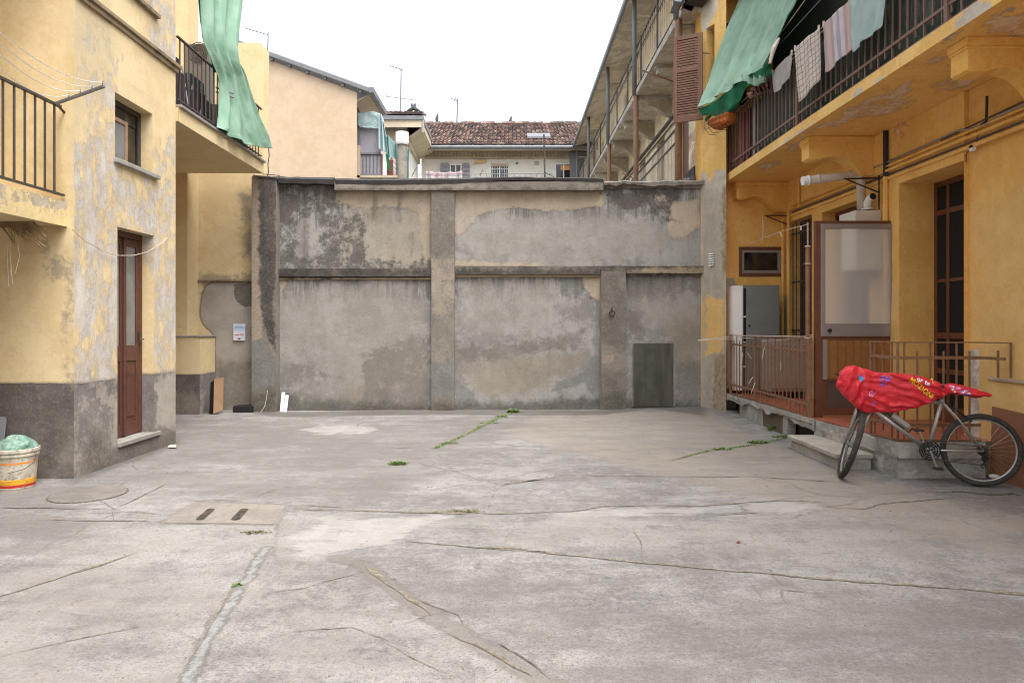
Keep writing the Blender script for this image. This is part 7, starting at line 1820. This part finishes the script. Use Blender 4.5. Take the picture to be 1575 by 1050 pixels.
# balcony of the gable house: screens and tarps
YT = 16.5
bl = MB(); a_, b_ = P(548, 273, YT), P(585.5, 175, YT)
bs_ = MB().box(a_.x, b_.x, YT, YT + .03, P(0, 236, YT).z, P(0, 196, YT).z).box(a_.x, b_.x, YT, YT + .03, P(0, 269, YT).z, P(0, 237.5, YT).z).build('balcony_screen', M['shutter_grey'], gh)
mb = MB().bar((a_.x, YT - .02, P(0, 236.5, YT).z), (b_.x, YT - .02, P(0, 236.5, YT).z), .04, .04).bar((a_.x, YT - .02, P(0, 269.5, YT).z), (b_.x, YT - .02, P(0, 269.5, YT).z), .06, .06)
mb.tube([P(550, 272, YT - .03), P(550, 165, YT - .03)], .03, 8).tube([P(553, 272, YT - .03), P(553, 170, YT - .03)], .015, 8)
for k in range(8): x = a_.x + (b_.x - a_.x) * k / 7; mb.tube([(x, YT - .02, P(0, 269, YT).z), (x, YT - .02, P(0, 237, YT).z)], .01, 5)
mb.build('balcony_rail', M['zinc'], gh)
MB().box(P(586, 0, YT).x, P(588, 0, YT).x, YT - .02, YT + .05, 4.6, P(0, 237, YT).z).box(P(588, 0, YT).x, P(598, 0, YT).x, YT + .6, YT + .65, 4.5, P(0, 237, YT).z).build('brown_panel', M['wood_brown'], gh)
MB().box(a_.x - .3, P(612, 0, YT).x, YT - .1, YT + 1.5, P(0, 274.5, YT).z, P(0, 271, YT).z).build('balcony_floor', M['soffit_pale'], gh)
M['tarp'] = fabric('pale blue green tarp', C(206, 226, 228, .95), C(182, 208, 212, .95), .3)
M['tarp2'] = fabric('sea green tarp', C(160, 192, 190, .9), C(134, 172, 168, .9), .3)
tp = thing('blue_tarp', 'pale blue green tarpaulin draped over the balcony of the gable house', 'tarpaulin', P(568, 190, YT))
g = catmull([[P(552, 174, YT)[:], P(562, 176, YT)[:], P(574, 176, YT)[:], P(586, 177, YT)[:]], [P(552, 184, YT)[:], P(562, 190, YT)[:], P(574, 193, YT)[:], P(587, 192, YT)[:]], [P(552, 193, YT)[:], P(562, 199, YT)[:], P(574, 201, YT)[:], P(588, 199, YT)[:]]], 20, 50)
g[..., 1] -= .08 + .08 * fbm(g[..., 0] * 5, g[..., 2] * 6, 3); g[..., 2] += .03 * np.sin(g[..., 0] * 9)
sheet('cloth', M['tarp'], tp, g)
g = catmull([[P(584, 178, YT)[:], P(588, 178, YT)[:], P(592, 190, YT)[:]], [P(584, 200, YT)[:], P(590, 205, YT)[:], P(597, 222, YT)[:]], [P(584, 232, YT)[:], P(591, 234, YT)[:], P(599, 238, YT)[:]]], 40, 24)
g[..., 1] -= .12 + .15 * np.sin(np.linspace(0, 14, 24))[None, :] * .5
sheet('hanging_fold', M['tarp'], tp, g)
t2 = thing('green_tarp', 'sea green tarpaulin and cloths hanging in the gap beside the concrete flue', 'tarpaulin', P(600, 230, 18))
g = catmull([[P(592, 205, 17.6)[:], P(600, 212, 17.8)[:], P(612, 222, 18)[:], P(630, 228, 18)[:]], [P(594, 235, 17.6)[:], P(602, 240, 17.8)[:], P(612, 244, 18)[:], P(629, 250, 18)[:]], [P(600, 262, 17.6)[:], P(606, 270, 17.8)[:], P(614, 272, 18)[:], P(629, 275, 18)[:]]], 30, 40)
g[..., 1] += .12 * np.sin(np.linspace(0, 16, 40))[None, :]
sheet('cloth', M['tarp2'], t2, g)
g = catmull([[P(598, 242, 17.2)[:], P(604, 242, 17.2)[:], P(609, 246, 17.2)[:]], [P(600, 268, 17.2)[:], P(606, 270, 17.2)[:], P(609, 271, 17.2)[:]]], 16, 16); g[..., 1] += .05 * np.sin(np.linspace(0, 9, 16))[None, :]
sheet('white_cloth', M['cl_stripe'], t2, g)
g = catmull([[P(593, 236, 17)[:], P(598, 237, 17)[:]], [P(596, 262, 17)[:], P(600, 264, 17)[:]]], 12, 8)
sheet('green_towel', M['green_dark'], t2, g)
# concrete flue
fl = thing('concrete_flue', 'round concrete chimney flue with white cylindrical cap beyond the wall', 'flue', P(618, 300, 15.5))
YF = 15.5; c_ = P(618.5, 0, YF); r_ = 7.2 / F * YF
M['flue_conc'] = plaster('flue cement', C(156, 148, 138, .9), C(130, 123, 114, .9), C(90, 84, 78), low=4, bump=.8)
MB().lathe((c_.x, YF, 0), [(r_, 3.2), (r_, P(0, 222, YF).z)], 28).build('pipe', M['flue_conc'], fl)
rc_ = 10.0 / F * YF
MB().lathe((c_.x, YF, 0), [(rc_ * .9, P(0, 223, YF).z), (rc_, P(0, 220, YF).z), (rc_, P(0, 204, YF).z)], 28).build('cap', flat('white flue cap', C(232, 230, 228)), fl, smooth=False)
# antennas
def antenna(px, py0, py1, Y, arms, label):
    o = thing('antenna', label, 'antenna', P(px, py0, Y), 'television antennas on the roofs')
    w = Y * .0006
    MB().tube([P(px, py0, Y), P(px + 1, (py0 + py1) / 2, Y), P(px + 1.5, py1, Y)], [w * 1.7, w * 1.5, w * 1.2], 6).build('mast', M['zinc'], o)
    for (x0, y0, x1, y1, ne) in arms:
        mb = MB()
        a_, b_ = P(x0, y0, Y), P(x1, y1, Y); mb.tube([a_, b_], w * .7, 5)
        for k in range(ne):
            c_ = a_.lerp(b_, k / max(ne - 1, 1)); mb.tube([c_ + Vector((0, -.25, .0)) * Y / 18, c_ + Vector((.0, .25, .0)) * Y / 18], w * .35, 4)
            mb.tube([c_ + Vector((0, 0, -.02)) * Y / 18, c_ + Vector((0, 0, .02)) * Y / 18], w * .7, 4)
        mb.build('boom', M['zinc'], o)
antenna(411, 88, 50, 16.5, [(378.5, 44, 411, 53.5, 7)], 'television antenna on the gable roof at far left')
antenna(615.5, 178, 106, 28, [(600, 101.5, 620, 108, 5), (595, 148.5, 640, 154.5, 2)], 'tall television antenna mast on the tiled roof beside the birds')
antenna(702.5, 192, 152, 34, [(694, 151.5, 704, 156, 3), (700, 148, 701.5, 156, 2)], 'short television antenna on the ridge of the white house')
pz = thing('roof_pole', 'thin dark pole standing in front of the white house near the right end', 'pole', P(838, 275, 20))
MB().tube([P(838.5, 290, 20), P(836.5, 207, 20)], .024, 6).tube([P(838, 265, 20), P(852, 272, 20)], .012, 5).build('pole', M['iron'], pz)
# chimney pots and birds
for px, y0, y1, w, lb, Y in ((635.5, 184, 175, 6, 'small chimney pot carrying two pigeons', 28), (652.5, 190, 178, 5, 'chimney pot with dark cap at the roof corner', 30)):
    o = thing('chimney_pot', lb, 'chimney', P(px, y0, Y), 'chimney pots on the roofs'); c_ = P(px, 0, Y); r_ = w / 2 / F * Y
    MB().lathe((c_.x, Y, 0), [(r_, P(0, y0 + 4, Y).z), (r_, P(0, y1, Y).z)], 12).build('pot', M['cream_pipe'], o)
    MB().lathe((c_.x, Y, 0), [(r_ * 1.4, P(0, y1, Y).z), (r_ * 1.4, P(0, y1 - 2.2, Y).z)], 12).build('cap', M['iron'], o)
M['bird'] = flat('grey pigeon', C(74, 80, 84), .9)
def bird(px, py, Y, s, flip, label, up=True):
    c_ = P(px, py, Y); o = thing('pigeon', label, 'bird', c_, 'pigeons on the roofs'); f = -1 if flip else 1
    if up: pts = [(-.14, .0), (-.08, .03), (0, .06), (.06, .10), (.09, .17), (.10, .20), (.13, .20)]; rr_ = [.008, .03, .055, .06, .035, .028, .006]
    else: pts = [(0, .0), (0, .05), (.0, .12), (.01, .18), (.02, .24), (.03, .27), (.06, .27)]; rr_ = [.03, .05, .055, .045, .03, .03, .005]
    MB().tube([c_ + Vector((f * x, 0, z_)) * s for x, z_ in pts], [r_ * s for r_ in rr_], 10).build('body', M['bird'], o, smooth=True)
    MB().tube([c_ + Vector((-.01 * f, -.02, -.03)) * s, c_ + Vector((0, -.02, .03)) * s], .006 * s, 5).tube([c_ + Vector((.01 * f, .02, -.03)) * s, c_ + Vector((.01, .02, .03)) * s], .006 * s, 5).build('legs', M['iron'], o)
bird(633, 171.5, 28, 1.5, False, 'left pigeon of the two perched on the small chimney pot'); bird(639, 171.5, 28, 1.5, True, 'right pigeon of the two perched on the small chimney pot')
bird(672, 188, 35, 1.5, False, 'pigeon sitting on the ridge right of the dark capped chimney pot', False); bird(785, 193, 35, 1.6, False, 'lone pigeon upright on the middle of the tiled ridge', False)
# low railing and washing beyond the wall
lr = thing('terrace_railing', 'thin low railing and wires just beyond the top of the grey wall', 'railing', P(720, 280, 18))
mb = MB().tube([P(640, 268, 18), P(850, 267.5, 18)], .008, 5)
for k in range(24): mb.tube([P(645 + k * 8.6, 278, 18), P(645 + k * 8.6, 268, 18)], .005, 4)
mb.tube([P(738, 270, 18), P(743, 260, 18)], .012, 5).tube([P(633, 272, 18), P(641, 257, 18)], .014, 5)
mb.build('rail', M['zinc'], lr)
ls = thing('hanging_sheet', 'pinkish and white sheets drying low in front of the white house', 'laundry', P(685, 270, 19))
g = catmull([[P(x, y, 19)[:] for x, y in ((655, 263), (670, 265), (690, 265), (711, 263.5))], [P(x, 285, 19)[:] for x in (655, 670, 690, 711)]], 8, 40); g[..., 1] += .05 * np.sin(np.linspace(0, 25, 40))[None, :]
sheet('cloth', M['cl_stripe'], ls, g)

# ------------------------------------------------- gallery house at right
gb = thing('gallery_house', 'long old balcony house with steel columns and grey eaves receding behind the wall at right', 'house', (3.5, 20, 0))
XC, XW = 3.05, 3.92; GY0, GY1 = 12.35, 31.5
gl2 = [dict(attr='dirt', col=C(150, 138, 122, .9), col2=C(112, 102, 92, .9), amp=.6, w=.1, scale=1.5, cap=.0, k=.4, nr=.72), dict(attr='brick', col=C(160, 112, 92, .9), col2=C(196, 176, 160, .9), amp=.4, w=.03, scale=3, cap=.04, k=.85, ls=9)]
M['gal_wall'] = plaster('faded yellow gallery wall', C(250, 238, 204, .98), C(242, 226, 184, .98), C(150, 130, 96), gl2, low=.8, speck=.3, bump=.3, streak=(C(214, 196, 156, .9), .3), grit=.1, seed=101)
M['gal_soffit'] = plaster('sooty slab underside', C(206, 194, 172, .95), C(170, 158, 140, .95), C(96, 90, 80), low=1.2, speck=.6, bump=.6, seed=103)
M['gal_edge'] = plaster('pale slab edge', C(196, 190, 180, .9), C(164, 157, 147, .9), C(104, 98, 90), low=3, bump=.5)
doors1 = [(12.9, 13.8), (14.9, 15.8), (17.2, 18.1), (19.6, 20.5), (22.2, 23.1), (25.0, 25.9), (28, 28.9)]
wallgrid('lower_wall', M['gal_wall'], gb, (XW, 0, 0), (0, 1, 0), (0, 0, 1), GY0, GY1, 3.2, 6.95, .15, depthdir=(1, 0, 0), holes=[(a, b, 4.2, 6.3, .15) for a, b in doors1],
  layers={'dirt': [[(12, 3), (32, 3), (32, 7), (12, 7)]], 'brick': [[(12.2, 4.0), (14.9, 4.0), (14.9, 5.6), (12.2, 5.6)]]})
wallgrid('upper_wall', M['gal_wall'], gb, (XW, 0, 0), (0, 1, 0), (0, 0, 1), GY0 - .3, GY1, 7.1, 9.75, .15, depthdir=(1, 0, 0), holes=[(a + .3, b + .3, 7.2, 9.3, .12) for a, b in doors1], layers={})
for a, b in doors1:
    MB().box(XW + .1, XW + .14, a, b, 4.2, 6.3).build('door', M['wood_brown'] if int(a) % 3 else M['dark_glass'], gb)
    MB().box(XW + .08, XW + .12, a + .3, b + .3, 7.2, 9.3).box(XW + .06, XW + .08, a + .35, a + .7, 7.4, 9.2).build('upper_door', M['white_wall'] if int(a) % 2 else M['alu'], gb)
MB().box(XC, XW + .05, GY0 - .4, GY1, 6.98, 7.12).build('upper_gallery_slab', M['gal_soffit'], gb)
wallgrid('slab_edge', M['gal_edge'], gb, (XC - .01, 0, 0), (0, 1, 0), (0, 0, 1), GY0 - .4, GY1, 6.99, 7.11, .1, depthdir=(1, 0, 0), wobble=.02)
MB().box(XC, XW + .05, GY0, GY1, 4.0, 4.15).build('lower_gallery_slab', M['gal_edge'], gb)
for k, Yc in enumerate((12.5, 14.4, 16.4, 18.4, 20.4, 22.4, 24.6, 27.0, 29.4)):
    x0 = XC + .1; zz = 6.975
    MB().prism([(x0, Yc, zz), (x0, Yc, zz - .17), (x0 + .1, Yc, zz - .2), (x0 + .3, Yc, zz - .22), (x0 + .5, Yc, zz - .36), (x0 + .65, Yc, zz - .44), (XW, Yc, zz - .46), (XW, Yc, zz)], (0, .2, 0)).build('corbel', M['gal_soffit'], gb)
    MB().box(x0 - .05, XW, Yc - .02, Yc + .22, zz - .05, zz - .003).box(x0 - .012, x0, Yc, Yc + .2, zz - .17, zz - .05).build('corbel_cap', M['gal_edge'], gb)
# roof, soffit, gutter
xe, ze = 2.86, 9.32
MB().prism([(xe, GY0 - 1.2, ze), (XW + .1, GY0 - 1.2, ze + .30), (XW + 3, GY0 - 1.2, ze + 1.2), (XW + 3, GY0 - 1.2, ze + 1.3), (xe, GY0 - 1.2, ze + .08)], (0, GY1 + .2 - GY0 + 1.2, 0)).build('roof', M['gal_soffit'], gb)
MB().box(xe - .06, xe + .02, GY0 - 1.2, GY1, ze - .03, ze + .12).build('gutter', M['zinc'], gb, bevel=.02)
for Yp in (12.3, 16.4, 20.8, 25.8, 30.2):
    MB().tube([(XC, Yp, 3.2), (XC, Yp, 6.98)], .062, 10).build('lower_column', M['iron_brown'], gb, smooth=True)
    MB().tube([(XC - .04, Yp, 7.0), (XC - .04, Yp, ze)], .055, 10).build('upper_column', M['zinc'], gb, smooth=True)
    MB().bar((XC - .05, Yp, 8.9), (XC + .45, Yp, 8.9), .04, .03).build('tie_bar', M['cream_pipe'], gb)
MB().box(XC - .04, XC + .06, 12.26, 12.36, 3.2, 7).build('steel_post', paint('rust brown post', C(128, 70, 44), C(96, 52, 36), .6), gb)
ur = MB().bar((XC + .02, GY0 - .4, 8.16), (XC + .02, GY1, 8.16), .04, .03).bar((XC + .02, GY0 - .4, 7.95), (XC + .02, GY1, 7.95), .02, .02).bar((XC + .02, GY0 - .4, 7.2), (XC + .02, GY1, 7.2), .02, .02).build('upper_railing', M['iron'], gb)
bars(ur, (XC + .02, GY0 - .3, 0), (XC + .02, 31.2, 0), .19, [(7.12, 8.16)], .007, M['cream_pipe'])
for k in range(11): MB().box(XC - .01, XC + .02, 12.3 + k * 1.75, 12.34 + k * 1.75, 7.12, 8.2).build('rail_post', M['iron'], ur)
lr2 = MB().bar((XC + .02, 12.4, 5.09), (XC + .02, GY1, 5.09), .04, .03).bar((XC + .02, 12.4, 4.85), (XC + .02, GY1, 4.85), .03, .03).build('lower_railing', M['iron'], gb)
bars(lr2, (XC + .02, 12.45, 0), (XC + .02, 24, 0), .115, [(4.15, 5.09)], .012, M['cream_pipe'])
MB().tube([(XW - .04, 12.4, 6.42), (XW - .04, 30, 6.42)], .04, 6).tube([(XW - .04, 12.4, 6.25), (XW - .04, 30, 6.28)], .02, 6).build('wall_cables', M['iron'], gb)
for pa, pb in (((XC - .25, 14.5, 6.9), (XC + .6, 14.5, 6.6)), ((XC + .1, 19, 5.7), (XC + .85, 19, 5.4)), ((XC + .2, 17.5, 5.0), (XC + .8, 15.6, 4.4))): MB().bar(pa, pb, .025).build('line_bracket', M['iron_brown'], gb)
MB().box(XC - .3, XC + .3, 30.6, 31, 4, 9.2).build('end_grille', M['zinc'], gb)
pg = thing('grey_tarp', 'grey tarpaulin bundle on the lower gallery just above the wall top at right', 'tarpaulin', (3.4, 12.6, 4.2))
g = catmull([[P(1048, 276, 12.5)[:], P(1060, 262, 12.5)[:], P(1072, 252, 12.5)[:], P(1080, 246, 12.5)[:]], [P(1052, 280, 12.35)[:], P(1064, 278, 12.3)[:], P(1074, 276, 12.3)[:], P(1082, 276, 12.3)[:]]], 16, 20)
g[..., 1] += .06 * np.sin(np.linspace(0, 12, 20))[None, :]
sheet('cloth', fabric('dark grey tarp', C(96, 94, 96), C(66, 64, 66), .1), pg, g)
